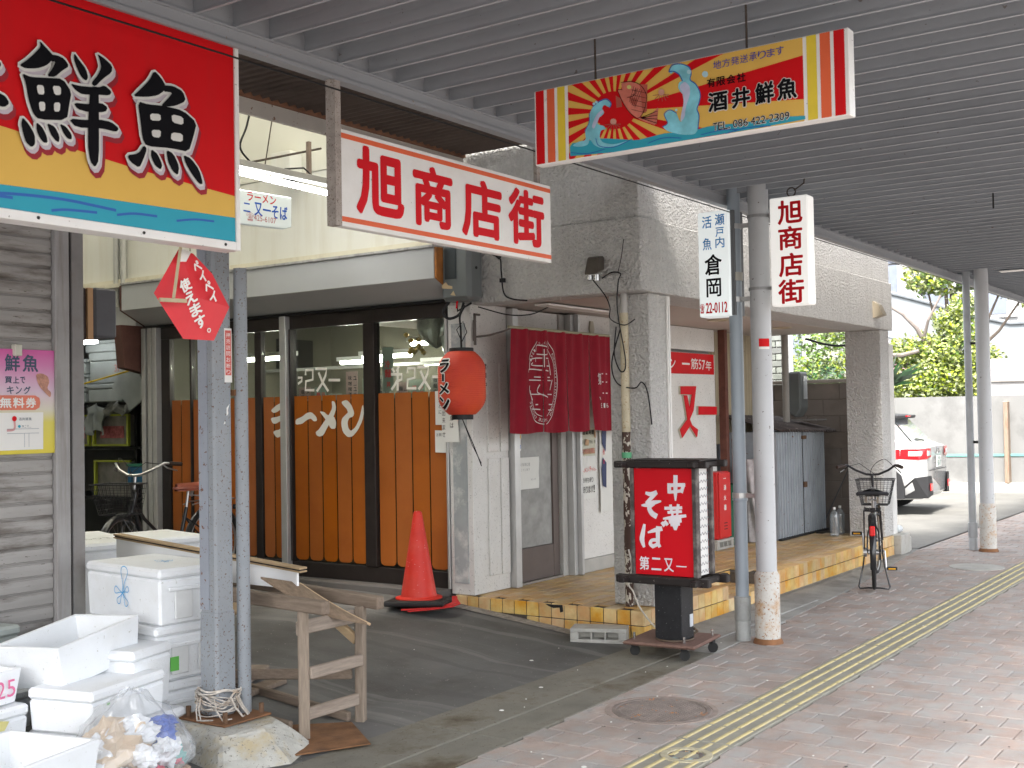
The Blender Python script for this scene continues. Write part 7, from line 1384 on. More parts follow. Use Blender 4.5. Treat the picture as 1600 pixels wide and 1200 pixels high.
plan = [(-.08, .02, .17, .115, 0), (-.10, -.08, .08, .08, 5), (.0, .0, .27, .07, 1), (-.14, -.12, .10, .06, 1), (.02, -.03, .22, .09, 1), (.12, -.05, .20, .05, 2), (.16, .0, .24, .05, 2), (.09, -.12, .13, .05, 3), (-.01, -.18, .10, .03, 4), (.13, -.16, .06, .06, 5), (.0, -.15, .05, .07, 7), (.15, -.10, .06, .035, 4), (.05, -.16, .16, .06, 1), (.18, -.05, .08, .05, 6), (-.15, .0, .15, .10, 1), (.08, .06, .12, .12, 1), (-.05, -.14, .16, .06, 1), (.20, .02, .12, .06, 1)]
for i, (x, y, z, r, c) in enumerate(plan):
    sd_ = Vector((rn.uniform(0, 9), rn.uniform(0, 9), rn.uniform(0, 9)))
    sq = (rn.uniform(.6, 1.3), rn.uniform(.6, 1.3), rn.uniform(.4, 1.1))
    def cr_(a, b):
        v = Vector((cos(a*2*pi)*sin(b*pi), sin(a*2*pi)*sin(b*pi), -cos(b*pi))); n_ = 1+.5*mnoise.noise(v*3+sd_)+.25*mnoise.noise(v*8+sd_)
        return BC+Vector((x+v.x*r*sq[0]*n_, y+v.y*r*sq[1]*n_, max(.01, z+v.z*r*sq[2]*n_)))
    obj('crumpled_wrapper', MB().grid(cr_, 18, 12), M(cols[c][0], cols[c][1], .5, .1, 9), tb_, False)
# ================================================================ BICYCLES
def bicycle(label, loc, rz, seat_mat, steer=0., rear_stand=True, basket_col=None, silver=False, lean=0.):
    """local +X = travel direction, rear wheel axle at x=0, front axle x=1.08"""
    t = thing('bicycle', label, 'bicycle', loc, rz); t.rotation_euler = (lean, 0, rz)
    fb_ = M('bike_black', (.018, .018, .02), .3, .1, 5, coat=.5); Rw = .325; sv_ = M('bike_silver', (.5, .5, .5), .3, .05, 5, metal=.9)
    q = dict(local=True)
    def wheel(cx, tag_, st=0.):
        Mx = Matrix.Translation((cx, 0, Rw)) @ Matrix.Rotation(st, 4, 'Z')
        def tor(r_, w_, n=40, k=8): return [[Mx@Vector(((r_+w_*cos(b))*cos(a), w_*sin(b), (r_+w_*cos(b))*sin(a))) for b in [2*pi*j/k for j in range(k)]] for a in [2*pi*i/n for i in range(n)]]
        def tm(r_, w_):
            g = tor(r_, w_); mb = MB(); vs = [v for r in g for v in r]; n, k = 40, 8
            return mb.add(vs, [(i*k+j, ((i+1) % n)*k+j, ((i+1) % n)*k+(j+1) % k, i*k+(j+1) % k) for i in range(n) for j in range(k)])
        w_ = obj('wheel', tm(Rw-.036, .008), sv_, t, True, **q)
        obj('tyre', tm(Rw-.017, .0165), rub, w_, True, **q)
        mb = MB()
        for i in range(28):
            a = 2*pi*i/28; mb.tube([Mx@Vector((.02*cos(a+.9), (.02 if i % 2 else -.02), .02*sin(a+.9))), Mx@Vector(((Rw-.04)*cos(a), 0, (Rw-.04)*sin(a)))], .0012, 4, False)
        obj('spokes', mb, sv_, w_, **q)
        obj('hub', MB().tube([Mx@Vector((0, -.045, 0)), Mx@Vector((0, .045, 0))], .02, 12), sv_, w_, True, **q)
        # mudguard
        mb = MB(); r_ = Rw+.012; vs = []
        a0, a1 = (R(-20), R(160)) if cx < .5 else (R(20), R(165)); a0, a1 = (R(10), R(200)) if cx < .5 else (R(35), R(185))
        n_ = 20
        for i in range(n_+1):
            a = a0+(a1-a0)*i/n_
            for j in range(5): b = -1.2+.6*j; rr = r_+.012*cos(b)-.006; vs.append(Mx@Vector((rr*cos(a), .026*sin(b), rr*sin(a))))
        mb.add(vs, [(i*5+j, i*5+j+1, i*5+5+j+1, i*5+5+j) for i in range(n_) for j in range(4)])
        obj('mudguard', mb, fb_, t, True, **q)
        return Mx
    wheel(0, 'r'); HX = 1.08; hd = Vector((.93, 0, .66)); hd2 = Vector((.90, 0, .80))
    Ms = Matrix.Translation((.955, 0, 0)) @ Matrix.Rotation(steer, 4, 'Z') @ Matrix.Translation((-.955, 0, 0))
    # front wheel turned by steer
    cf = Ms@Vector((HX, 0, Rw))
    Mx0 = Ms
    def S(v): return Ms@Vector(v)
    # emulate wheel with steer by temporary transform
    w0 = len(t.children)
    before = set(t.children)
    wheel(HX, 'f', 0.)
    for ch in set(t.children)-before:
        stack = [ch]
        while stack:
            c = stack.pop(); c.data.transform(Ms); stack += list(c.children)
    tu = lambda name, pts, r, mat=fb_, n=10: obj(name, MB().tube(pts, r, n), mat, t, True, **q)
    bb = (.44, 0, .29); st_ = (.33, 0, .62)
    fr_ = obj('frame', MB().tube([bb, (.375, 0, .47), (.32, 0, .66)], .016, 10).tube([(.92, 0, .70), (.84, 0, .50), (.66, 0, .34), (.50, 0, .285), bb], .02, 10)
        .tube([(.915, 0, .74), (.80, 0, .60), (.62, 0, .45), (.40, 0, .40)], .014, 10).tube([(.895, 0, .82), (.945, 0, .64)], .022, 12)
        .tube([bb, (.2, .05, .30), (0, .055, Rw)], .009, 8).tube([bb, (.2, -.05, .30), (0, -.055, Rw)], .009, 8).tube([(.345, 0, .58), (.2, .045, .48), (0, .055, Rw)], .007, 8).tube([(.345, 0, .58), (.2, -.045, .48), (0, -.055, Rw)], .007, 8), fb_, t, True, **q)
    obj('fork', MB().tube([S((.945, 0, .64)), S((.96, 0, .60)), S((.975, .05, .56)), S((1.02, .055, .42)), S((HX, .055, Rw))], .011, 8).tube([S((.96, 0, .60)), S((.975, -.05, .56)), S((1.02, -.055, .42)), S((HX, -.055, Rw))], .011, 8), fb_, t, True, **q)
    obj('seat_post', MB().tube([(.32, 0, .66), (.295, 0, .80)], .0125, 10), sv_, t, True, **q)
    sd = MB().grid(lambda a, b: Vector((.17+.27*a, (b-.5)*2*(.115*(1-a)**.8+.022), .835+.025*sin(a*pi)*0+.03*(1-(2*b-1)**2)-.02*(1-a)*0-.035*abs(2*b-1)**3)), 10, 10)
    sdl = MB().grid(lambda a, b: Vector((.17+.27*a, (b-.5)*2*(.11*(1-a)**.8+.02), .80+.035*(2*b-1)**2)), 10, 10)
    sd.add(sdl.v, sdl.f)
    for i in range(10): pass
    se = obj('saddle', sd, seat_mat, t, True, **q)
    obj('saddle_rim', MB().tube([(.17, -.13, .822), (.165, 0, .83), (.17, .13, .822)], .018, 8).tube([(.17, -.13, .82), (.30, -.075, .82), (.44, -.02, .822), (.45, 0, .825), (.44, .02, .822), (.30, .075, .82), (.17, .13, .82)], .014, 6), seat_mat, se, True, **q)
    obj('spring', MB().tube([(.19, -.05, .80), (.21, -.05, .745)], .013, 8).tube([(.19, .05, .80), (.21, .05, .745)], .013, 8).tube([(.21, -.05, .75), (.30, 0, .765), (.21, .05, .75)], .006, 6), sv_, se, True, **q)
    hb = sv_ if silver else M('bar_black', (.03, .03, .033), .35)
    obj('handlebar', MB().tube([S((.89, 0, .84)), S((.875, 0, .955))], .012, 8).tube([S((.70, -.27, 1.04)), S((.80, -.22, 1.05)), S((.86, -.15, 1.0)), S((.885, -.06, .96)), S((.885, 0, .955)), S((.885, .06, .96)), S((.86, .15, 1.0)), S((.80, .22, 1.05)), S((.70, .27, 1.04))], .011, 8), hb, t, True, **q)
    for s_ in (-1, 1):
        obj('grip', MB().tube([S((.765, s_*.24, 1.047)), S((.655, s_*.29, 1.035))], .0165, 10), M('grip_dark', (.04, .025, .02), .6), t, True, **q)
        obj('brake_lever', MB().tube([S((.80, s_*.21, 1.035)), S((.79, s_*.24, 1.01)), S((.70, s_*.275, .985))], .006, 6), sv_ if silver else fb_, t, True, **q)
    obj('brake_cable', MB().wire([S((.80, -.2, 1.04)), S((.93, -.10, 1.10)), S((.98, .02, 1.0)), S((.96, .03, .8))], .003, 5).tube([S((.80, .2, 1.04)), S((.92, .12, 1.06)), S((.97, -.02, .95)), S((.95, -.03, .75))], .003, 5), black, t, **q)
    # basket
    x0, x1, w0_, w1_, z0, z1 = .985, 1.26, .12, .165, .66, .90
    def bk(a, b):    # rim walk
        return None
    mb = MB(); ring = lambda z, e: [S(p) for p in ((x0-.0, -w0_-e, z), (x1-.06+e, -w0_-e, z), (x1-.06+e, w0_+e, z), (x0, w0_+e, z), (x0, -w0_-e, z))]
    mb.tube(ring(z1, .05), .006, 6); mb.tube(ring(z0, 0.), .004, 6); mb.tube(ring((z0+z1)/2, .025), .002, 4)
    for i in range(1, 6): z = z0+(z1-z0)*i/6; mb.tube(ring(z, .05*i/6), .0016, 4)
    def lerp(p, q_, a): return Vector(p)*(1-a)+Vector(q_)*a
    lo, hi = ring(z0, 0), ring(z1, .05)
    for s_ in range(4):
        for k in range(10): a = k/10; mb.tube([lerp(lo[s_], lo[s_+1], a), lerp(hi[s_], hi[s_+1], a)], .0016, 4, False)
    for k in range(9): a = k/8; mb.tube([lerp(lo[0], lo[1], a), lerp(lo[3], lo[2], a)], .0018, 4, False)
    obj('basket', mb, M('basket_black', (.03, .03, .032), .4), t, **q)
    obj('basket_support', MB().tube([S((x0+.1, 0, z0-.01)), S((1.02, .06, .5)), S((HX, .06, Rw))], .005, 6).tube([S((x0+.1, 0, z0-.01)), S((1.02, -.06, .5)), S((HX, -.06, Rw))], .005, 6), fb_, t, **q)
    # rear carrier
    mb = MB(); zc = .70
    for s_ in (-1, 1): mb.tube([(.30, s_*.05, zc-.02), (.20, s_*.07, zc), (-.20, s_*.07, zc), (-.22, 0, zc)], .006, 6); mb.tube([(-.12, s_*.07, zc), (-.02, s_*.075, Rw)], .006, 6); mb.tube([(.02, s_*.07, zc), (0, s_*.075, Rw)], .005, 6)
    for x in (-.1, .0, .1): mb.tube([(x, -.07, zc), (x, .07, zc)], .004, 6)
    for y in (-.025, .025): mb.tube([(-.2, y, zc), (.2, y, zc)], .003, 6)
    obj('rear_carrier', mb, sv_ if silver else fb_, t, True, **q)
    if rear_stand:
        obj('kickstand', MB().tube([(0, -.075, Rw), (.02, -.09, .2), (-.02, -.13, .03), (-.03, -.12, .012), (-.03, -.05, .02), (-.03, .05, .02), (-.03, .12, .012), (-.02, .13, .03), (.02, .09, .2), (0, .075, Rw)], .0075, 8), fb_, t, True, **q)
    obj('rear_reflector', MB().box((-.355, -.022, .50), (-.335, .022, .585)), M('reflector_red', (.75, .02, .02), .2, coat=.5), t, bevel=.008, **q)
    obj('rear_light', MB().box((-.29, -.015, .60), (-.27, .015, .64)), rub, t, bevel=.004, **q)
    obj('chain_case', MB().prism([(.0, .29), (.05, .25), (.40, .23), (.50, .25), (.52, .30), (.49, .36), (.40, .37), (.05, .38), (0, .35)], lambda u, v, d: Vector((u, d, v)), -.062, -.045), fb_, t, bevel=.004, **q)
    cr = obj('crank', MB().tube([(.44, -.09, .29), (.44, .09, .29)], .012, 8).tube([(.44, -.09, .29), (.38, -.10, .14)], .008, 8).tube([(.44, .09, .29), (.50, .10, .44)], .008, 8), sv_, t, True, **q)
    for (x, y, z, s_) in ((.38, -.15, .14, -1), (.50, .15, .44, 1)):
        pd = obj('pedal', MB().cbox((x, y, z), (.065, .09, .026)), rub, t, bevel=.004, **q)
        obj('pedal_reflector', MB().box((x-.035, y-.03, z-.006), (x-.0332, y+.03, z+.006)), M('amber', (.85, .42, .02), .3), pd, **q); 
    obj('rear_brake', MB().tube([(.0, .055, Rw), (.0, .085, Rw)], .04, 16), sv_, t, True, **q)
    return t
bicycle('black bicycle with wire basket parked on the gutter near the far pillar', (10.30, 3.33, .01), R(17), M('saddle_black', (.03, .03, .033), .4, coat=.2), steer=-.10, lean=0)
bicycle('black bicycle with brown saddle parked behind the foam boxes in the alley', (6.98, 8.02, .2), R(187), M('saddle_brown', (.28, .08, .05), .4, .15, 9, coat=.2), steer=.25, silver=True)
# ================================================================ PARKED CAR (rear towards the street, nose into the lot)
car = thing('parked_car', 'white crossover car parked in the lot beyond the porch', 'car', (18.55, 7.2, 0))
cw_ = M('car_white', (.46, .46, .455), .25, .02, 2, coat=.6); cbk = M('car_black_trim', (.03, .03, .032), .5); cgl = M('car_glass', (.02, .025, .028), .25, spec=.2)
CXm, Wd = 18.55, .90
# side profile stations: y (from rear), z bottom, z belt, z roof ; half widths
def csec(y):
    def it_(tab):
        for (a, b), (c, d) in zip(tab, tab[1:]):
            if y <= c: return b+(d-b)*max(0, (y-a))/(c-a)
        return tab[-1][1]
    zb = it_([(0, .32), (.1, .24), (.6, .22), (4.3, .22), (4.45, .3)])
    zt = it_([(0, 1.00), (.10, 1.04), (.26, 1.10), (.62, 1.50), (1.2, 1.55), (2.4, 1.55), (3.2, 1.10), (4.1, .95), (4.4, .75)])
    zs = it_([(0, .98), (.3, 1.03), (1.2, .99), (3.3, .95), (4.4, .72)])
    w_ = it_([(0, .74), (.08, .83), (.35, .90), (3.8, .90), (4.4, .66)])
    wr = it_([(0, .70), (.3, .70), (.7, .60), (2.4, .60), (3.3, .68), (4.4, .6)])
    zt = max(zt, zs+.002)
    pts = [(w_*.88, zb), (w_*.97, zb+.14), (w_, .62), (w_*.985, .82), (w_*.955, zs), (w_*.955+(wr-w_*.955)*.5, zs+(zt-zs)*.52), (wr, zs+(zt-zs)*.90), (wr*.82, zt), (0, zt+.012)]
    return pts
Yr = 5.02
sts = [0, .04, .1, .18, .26, .36, .48, .62, .8, 1.0, 1.3, 1.7, 2.1, 2.5, 2.9, 3.2, 3.6, 4.0, 4.3, 4.45]
vs = []; fs = []; n = 17
for y in sts:
    p = csec(y); ring = [(-a, b) for a, b in p]+[(a, b) for a, b in reversed(p[:-1])]
    vs += [(CXm+a, Yr+y, b) for a, b in ring]
for i in range(len(sts)-1):
    for j in range(n-1): fs.append((i*n+j, i*n+j+1, (i+1)*n+j+1, (i+1)*n+j))
    fs.append((i*n+n-1, i*n, (i+1)*n, (i+1)*n+n-1))
fs.append(tuple(range(n))); fs.append(tuple((len(sts)-1)*n+k for k in range(n))[::-1])
body = obj('body', MB().add(vs, fs), cw_, car, True)
def sidept(y, z, out=.004, sgn=-1):
    p = csec(y)
    for (a, b), (c, d) in zip(p, p[1:]):
        if b <= z <= d: w_ = a+(c-a)*(z-b)/max(1e-6, d-b); return Vector((CXm+sgn*(w_+out), Yr+y, z))
    return Vector((CXm+sgn*(p[0][0]+out), Yr+y, z))
for sg in (-1, 1):
    g = [(.40, 1.06), (.66, 1.09), (.80, 1.36), (.74, 1.38), (.52, 1.2)]
    obj('quarter_window', MB().add([sidept(y, z, .006, sg) for y, z in [(.42, 1.07), (.95, 1.06), (.95, 1.40), (.74, 1.38)]], [(0, 1, 2, 3)]), cgl, car)
    obj('side_window', MB().add([sidept(y, z, .006, sg) for y, z in [(1.02, 1.05), (1.95, 1.03), (1.95, 1.42), (1.02, 1.42)]], [(0, 1, 2, 3)]), cgl, car)
    obj('side_window', MB().add([sidept(y, z, .006, sg) for y, z in [(2.02, 1.03), (2.85, 1.02), (2.45, 1.40), (2.02, 1.42)]], [(0, 1, 2, 3)]), cgl, car)
    # tail light wraps from the rear onto the flank
    tl = obj('tail_light', MB().add([Vector((CXm+sg*.50, Yr-.012, .985)), Vector((CXm+sg*.50, Yr-.012, .86)), Vector((CXm+sg*.745, Yr-.008, .84)), Vector((CXm+sg*.745, Yr-.004, 1.0)), sidept(.10, .985, .014, sg), sidept(.10, .83, .014, sg), sidept(.42, .84, .012, sg), sidept(.42, .985, .012, sg)],
        [(0, 1, 2, 3), (3, 2, 5, 4), (4, 5, 6, 7)]), M('tail_red', (.70, .01, .015), .15, coat=.6), car)
    obj('clear_lens', MB().add([Vector((CXm+sg*.56, Yr-.018, .955)), Vector((CXm+sg*.56, Yr-.018, .89)), Vector((CXm+sg*.73, Yr-.016, .885)), Vector((CXm+sg*.73, Yr-.016, .96)), sidept(.10, .955, .022, sg), sidept(.10, .885, .022, sg), sidept(.24, .885, .02, sg), sidept(.24, .955, .02, sg)], [(0, 1, 2, 3), (3, 2, 5, 4), (4, 5, 6, 7)]), M('lens_clear', (.6, .6, .6), .15, coat=.6), tl)
    obj('arch_cladding', MB().prism([(.30, .40), (.34, .60), (.50, .74), (.82, .78), (1.12, .72), (1.26, .5), (1.28, .25), (.3, .25)], lambda u, v, d: Vector((CXm+sg*(.905+d), Yr+u, v)), -.05, .008), cbk, car)
    obj('bumper_corner', MB().add([Vector((CXm+sg*.52, Yr-.035, .30)), Vector((CXm+sg*.56, Yr-.035, .50)), Vector((CXm+sg*.62, Yr-.035, .585)), Vector((CXm+sg*.80, Yr-.02, .585)), Vector((CXm+sg*.80, Yr-.02, .26)), sidept(.16, .56, .012, sg), sidept(.34, .40, .012, sg), sidept(.34, .25, .012, sg)],
        [(0, 1, 2, 3, 4), (3, 5, 6, 7, 4)]), cbk, car)
    obj('reflector', MB().box((CXm+sg*.66-.07, Yr-.045, .36), (CXm+sg*.66+.07, Yr-.034, .47)), M('tail_red', (1, 1, 1)), car, bevel=.006)
    for yw in (.80, 3.45):
        wx = CXm+sg*.82
        wh = obj('wheel', MB().tube([(wx-.1, Yr+yw, .33), (wx+.1, Yr+yw, .33)], .325, 32), rub, car, True); obj('rim', MB().tube([(wx+sg*.085, Yr+yw, .33), (wx+sg*.106, Yr+yw, .33)], .21, 24), M('rim_grey', (.3, .3, .3), .35, metal=.7), wh, True)
obj('rear_window', MB().add([(CXm-.66, Yr+.215, 1.085), (CXm+.66, Yr+.215, 1.085), (CXm+.52, Yr+.55, 1.455), (CXm-.52, Yr+.55, 1.455)], [(0, 1, 2, 3)]), M('rear_glass_sky', (.30, .32, .33), .08, coat=.7), car)
obj('roof_spoiler', MB().add([(CXm-.60, Yr+.42, 1.49), (CXm+.60, Yr+.42, 1.49), (CXm+.60, Yr+.85, 1.53), (CXm-.60, Yr+.85, 1.53), (CXm-.60, Yr+.44, 1.44), (CXm+.60, Yr+.44, 1.44), (CXm+.60, Yr+.85, 1.50), (CXm-.60, Yr+.85, 1.50)], [(0,1,2,3),(7,6,5,4),(0,4,5,1),(1,5,6,2),(2,6,7,3),(3,7,4,0)]), cbk, car, bevel=.01)
obj('brake_light', MB().box((CXm-.12, Yr+.40, 1.465), (CXm+.12, Yr+.43, 1.485)), M('tail_red', (1, 1, 1)), car)
obj('wiper', MB().bar((CXm, Yr+.19, 1.10), (CXm-.35, Yr+.24, 1.13), .02, .015), rub, car)
npl = obj('number_plate', MB().box((CXm-.165, Yr-.03, .70), (CXm+.165, Yr-.018, .865)), M('plate_white', (.7, .7, .68), .4), car)
mb = MB(); put(mb, PY(Yr-.03), '倉敷', CXm-.07, .81, CXm+.03, .85, .02, .001); put(mb, PY(Yr-.03), '31', CXm+.04, .81, CXm+.09, .85, .02, .001); put(mb, PY(Yr-.03), '50-17', CXm-.13, .715, CXm+.14, .795, .02, .001)
obj('plate_lettering', mb, M('plate_green', (.05, .2, .12), .5), npl)
obj('emblem', MB().tube([(CXm+.09*cos(a*.52), Yr-.014, .94+.045*sin(a*.52)) for a in range(13)], .008, 6), chrome, car)
obj('bumper_seam', MB().box((CXm-.6, Yr-.014, .655), (CXm+.6, Yr-.004, .665)), cbk, car)
car.rotation_euler = (0, 0, R(4))
# ================================================================ WHITE BOUNDARY WALL AND BACKGROUND
ww = thing('white_boundary_wall', 'whitewashed concrete wall behind the parked car', 'wall', (23.2, 6, 0))
wm = M('whitewash', (.21, .21, .205), .85, .10, 1.0, .3, 30, stain=.6, staincol=(.13, .13, .126), stscale=1.6)
A_, B_ = Vector((22.6, 8.5, 0)), Vector((24.2, 2.2, 0)); dW = (B_-A_).normalized(); nW = Vector((-dW.y, dW.x, 0))
obj('wall', MB().bar(A_+Vector((0, 0, .9)), B_+Vector((0, 0, .9)), .16, 1.82), wm, ww)
obj('base_kerb', MB().bar(A_+Vector((-.15, 0, .05)), B_+Vector((-.15, 0, .05)), .20, .28), conc_l, ww)
obj('teal_line', MB().bar(A_+Vector((-.096, 0, .70)), B_+Vector((-.096, 0, .70)), .008, .045), M('teal_paint', (.16, .38, .35), .6), ww)
Q = A_+dW*3.62
pk = thing('wooden_stake', 'weathered brown timber stake leaning on the whitewashed wall', 'stake', (Q.x-.15, Q.y, 0))
obj('stake', MB().bar(Q+Vector((-.16, 0, .18)), Q+Vector((-.13, 0, 1.70)), .21, .08, (0, 1, 0)), M('old_timber', (.27, .21, .16), .85, .25, 3, .4, 30, stain=.7, staincol=(.18, .09, .05), stscale=3, stretch=(6, 6, 1)), pk, bevel=.01)
wbx = thing('white_board_fence', 'plain white panel rising above the boundary wall at the right edge', 'fence panel', (23.5, 4.4, 1.8))
obj('panel', MB().bar(A_+dW*3.25+Vector((.25, 0, 2.15)), A_+dW*6.4+Vector((.25, 0, 2.15)), .05, .72), M('panel_bright', (.40, .39, .385), .6), wbx)
obj('panel_rail', MB().bar(A_+dW*3.25+Vector((.20, 0, 2.10)), A_+dW*6.4+Vector((.20, 0, 2.10)), .04, .05), M('panel_cream', (.30, .275, .25), .6), wbx)
# white building with curved balcony
cbx = thing('balcony_building', 'pale blue building with a long curved balcony front', 'building', (34, 8, 0))
def bc(s_):   # plan curve of the balcony
    s_ = s_
    if s_ < .55: t_ = s_/.55; return Vector((30.5+2.2*t_**1.6, 14-6.3*t_, 0))
    t_ = (s_-.55)/.45; return Vector((32.7+1.6*t_, 7.7-7.5*t_, 0))
def hz_(s_): return 4.92-1.15*min(1, max(0, (s_-.30)/.30))**1.2 if s_ > .3 else 4.92
pale = M('balcony_blue', (.235, .255, .27), .6, .02, 2)
obj('balcony_band', MB().grid(lambda a, b: bc(a)+Vector((0, 0, (hz_(a)-1.15)+1.15*b)), 60, 1), pale, cbx, True)
obj('balcony_coping', MB().tube([bc(i/60)+Vector((-.02, 0, hz_(i/60)+.03)) for i in range(61)], .05, 6), M('coping_grey', (.25, .27, .29), .5), cbx)
obj('balcony_soffit_edge', MB().tube([bc(i/60)+Vector((0, 0, hz_(i/60)-1.17)) for i in range(61)], .04, 6), M('coping_grey', (1, 1, 1)), cbx)
obj('balcony_soffit', MB().grid(lambda a, b: bc(a)+Vector((2.0*b, 0, hz_(a)-1.19)), 40, 1), M('soffit_pale', (.5, .48, .46), .8), cbx)
obj('upper_wall', MB().box((36.2, 7.0, 3.0), (38, 22, 9)), M('bldg_white', (.30, .30, .30), .7), cbx)
obj('lower_wall', MB().box((35.0, 0, 0), (35.2, 22, 3.4)), M('bldg_lower', (.40, .39, .37), .8, .1, .6), cbx)
for k in range(5):
    y = 13.2-k*1.55
    wn_ = obj('window', MB().box((36.12, y-1.2, 4.2), (36.19, y, 7.2)), M('window_frame_white', (.45, .45, .45), .5), cbx)
    obj('pane', MB().box((36.10, y-.92, 4.3), (36.119, y-.12, 7.1)), M('window_pane_grey', (.17, .19, .23), .35), wn_)
obj('balcony_railing', MB().box((35.4, 9.8, 5.9), (35.45, 11.0, 5.95)).box((35.4, 9.8, 4.9), (35.45, 9.85, 5.9)).box((35.4, 10.9, 4.9), (35.45, 10.95, 5.9)), rub, cbx)
# house seen through the porch gap
hb = thing('neighbour_house', 'white house with a brick corner seen through the porch gap', 'house', (24, 13, 0))
obj('wall', MB().box((27, 9.4, 0), (27.4, 22, 7)), M('house_white', (.40, .40, .38), .8), hb)
obj('window', MB().box((26.9, 11.9, 1.9), (26.99, 12.9, 3.4)), M('window_pane_grey', (1, 1, 1)), hb)
obj('window', MB().box((26.9, 10.3, 1.9), (26.99, 11.0, 3.4)), M('window_pane_grey', (1, 1, 1)), hb)
bc0 = obj('brick_core', MB().box((17.02, 6.75, 0), (17.3, 7.28, 3.4)), M('brick_mortar', (.62, .62, .58), .9), hb)
b0 = None
for r_ in range(34):
    for c_ in range(3):
        y = 6.80+c_*.19+(.095 if r_ % 2 else 0)
        if y > 7.24 or r_ < 16: continue
        if b0 is None: b0 = obj('brick', MB().box((-.03, -.088, -.042), (.03, .088, .042)), M('dark_brick', (.16, .17, .15), .8, .2, 9, rnd=.2), hb, local=True, bevel=.004); b = b0
        else: b = b0.copy(); COL.objects.link(b)
        b.location = Vector((16.99, y, .05+r_*.098))-hb.location
pr_ = thing('purple_roof_house', 'small house with purple tiled roof half hidden by the shrubs', 'house', (28, 8.5, 0))
obj('wall', MB().box((27.5, 7.2, 0), (30, 9.6, 2.2)), M('bldg_lower', (1, 1, 1)), pr_)
rt0 = None
for r_ in range(8):
    mb = MB().tube([(27.2+.16*r_, 7.0, 2.1+.10*r_), (27.2+.16*r_, 9.8, 2.1+.10*r_)], .06, 8); obj('roof_tile_row', mb, M('purple_tile', (.28, .15, .20), .5), pr_, True)
# ---- foliage
leafs = [M('leaf_fresh', (.30, .36, .06), .5, .25, 3, rnd=.25), M('leaf_green', (.13, .22, .045), .5, .25, 3, rnd=.3), M('leaf_dark', (.03, .085, .03), .55, .25, 3, rnd=.3)]
for l_ in leafs:
    b = l_.node_tree.nodes['Principled BSDF']
    b.inputs['Transmission Weight'].default_value = 0
bark = M('bark', (.10, .08, .065), .9, .25, 6, .6, 30)
def leafcloud(mb, c, r, n, size, rn, squash=.8, lump=3.):
    for _ in range(n):
        while True:
            v = Vector((rn.uniform(-1, 1), rn.uniform(-1, 1), rn.uniform(-1, 1)))
            if v.length < 1: break
        if rn.random() < .6: v = v.normalized()*rn.uniform(.72, 1.05)
        if mnoise.noise(v*lump+Vector(c)) < -.12: continue
        p = Vector(c)+Vector((v.x*r, v.y*r, v.z*r*squash)); s_ = size*rn.uniform(.6, 1.25)
        d = Vector((rn.gauss(0, 1), rn.gauss(0, 1), rn.gauss(0, .6)+.2)).normalized(); e = d.cross(Vector((rn.gauss(0, 1), rn.gauss(0, 1), rn.gauss(0, 1)))).normalized()
        n_ = d.cross(e)
        mb.add([p, p+d*s_*.5+e*s_*.27+n_*s_*.06, p+d*s_, p+d*s_*.5-e*s_*.27+n_*s_*.06], [(0, 1, 2), (0, 2, 3)])
def tree(name, label, base, h_, blobs, size, dens, trunk_pts=None, mats=(0, 1), cat='tree', seed=1, group=None):
    rn_ = random.Random(seed); t = thing(name, label, cat, base, 0, group); bx_ = Vector(base)
    pts = trunk_pts or [(0, 0, 0), (.05, .05, h_*.4), (-.05, .1, h_*.75)]
    tb2 = MB().tube([bx_+Vector(p) for p in pts], [.10*(1-.6*i/max(1, len(pts)-1)) for i in range(len(pts))], 8)
    for (x, y, z, r) in blobs: tb2.tube([bx_+Vector(pts[len(pts)//2]), bx_+Vector((x*.6, y*.6, (z+pts[len(pts)//2][2])/2)), bx_+Vector((x, y, z))], [.05, .035, .015], 6)
    obj('trunk', tb2, bark, t, True)
    for k, mi in enumerate(mats):
        mb = MB()
        for j, (x, y, z, r) in enumerate(blobs):
            if len(mats) > 1 and (j+k) % 2 and rn_.random() < .2: continue
            leafcloud(mb, bx_+Vector((x+(k*.12-.06), y, z-(k*.10))), r*(1-.08*k), int(dens*r*r/len(mats)), size, rn_)
        obj('crown', mb, leafs[mi], t)
    return t
rb_ = lambda s, n, sx, sy, z0, z1, r0, r1: [(lambda q: [(q.uniform(-sx, sx), q.uniform(-sy, sy), q.uniform(z0, z1), q.uniform(r0, r1)) for _ in range(n)])(random.Random(s))][0]
tree('garden_tree', 'bright leafy tree with bare cut limbs above the white wall', (25.2, 6.75, 0), 4.0, [(0, .35, 2.1, .55), (-.1, -.1, 2.2, .6), (0, -.45, 2.15, .5), (.1, .1, 2.75, .55), (0, -.35, 2.8, .5), (.1, .55, 2.8, .40), (0, .05, 1.9, .6), (.1, -.5, 3.3, .38), (0, .9, 2.75, .30), (0, .75, 2.0, .4), (.1, -.6, 3.7, .30), (0, -.25, 3.4, .3), (0, -.8, 2.0, .45), (.1, -.9, 2.6, .4)], .105, 9000, seed=4)
obj_t = tag(obj('pruned_branch', MB().tube([(24.9, 6.9, 3.0), (24.8, 7.0, 3.25), (24.7, 7.25, 3.55), (24.7, 7.5, 3.72), (24.7, 7.7, 3.82)], [.05, .045, .035, .03, .02], 8).tube([(24.9, 6.9, 3.0), (24.75, 6.75, 3.4), (24.8, 6.5, 3.9)], [.04, .03, .02], 8).tube([(24.7, 7.9, 2.75), (24.7, 7.3, 2.70), (24.75, 6.95, 2.78)], [.03, .05, .04], 8), M('bark_pale', (.17, .145, .13), .9, .2, 8)), 'pale pruned bare branches sticking out of the leafy garden tree', 'branch')
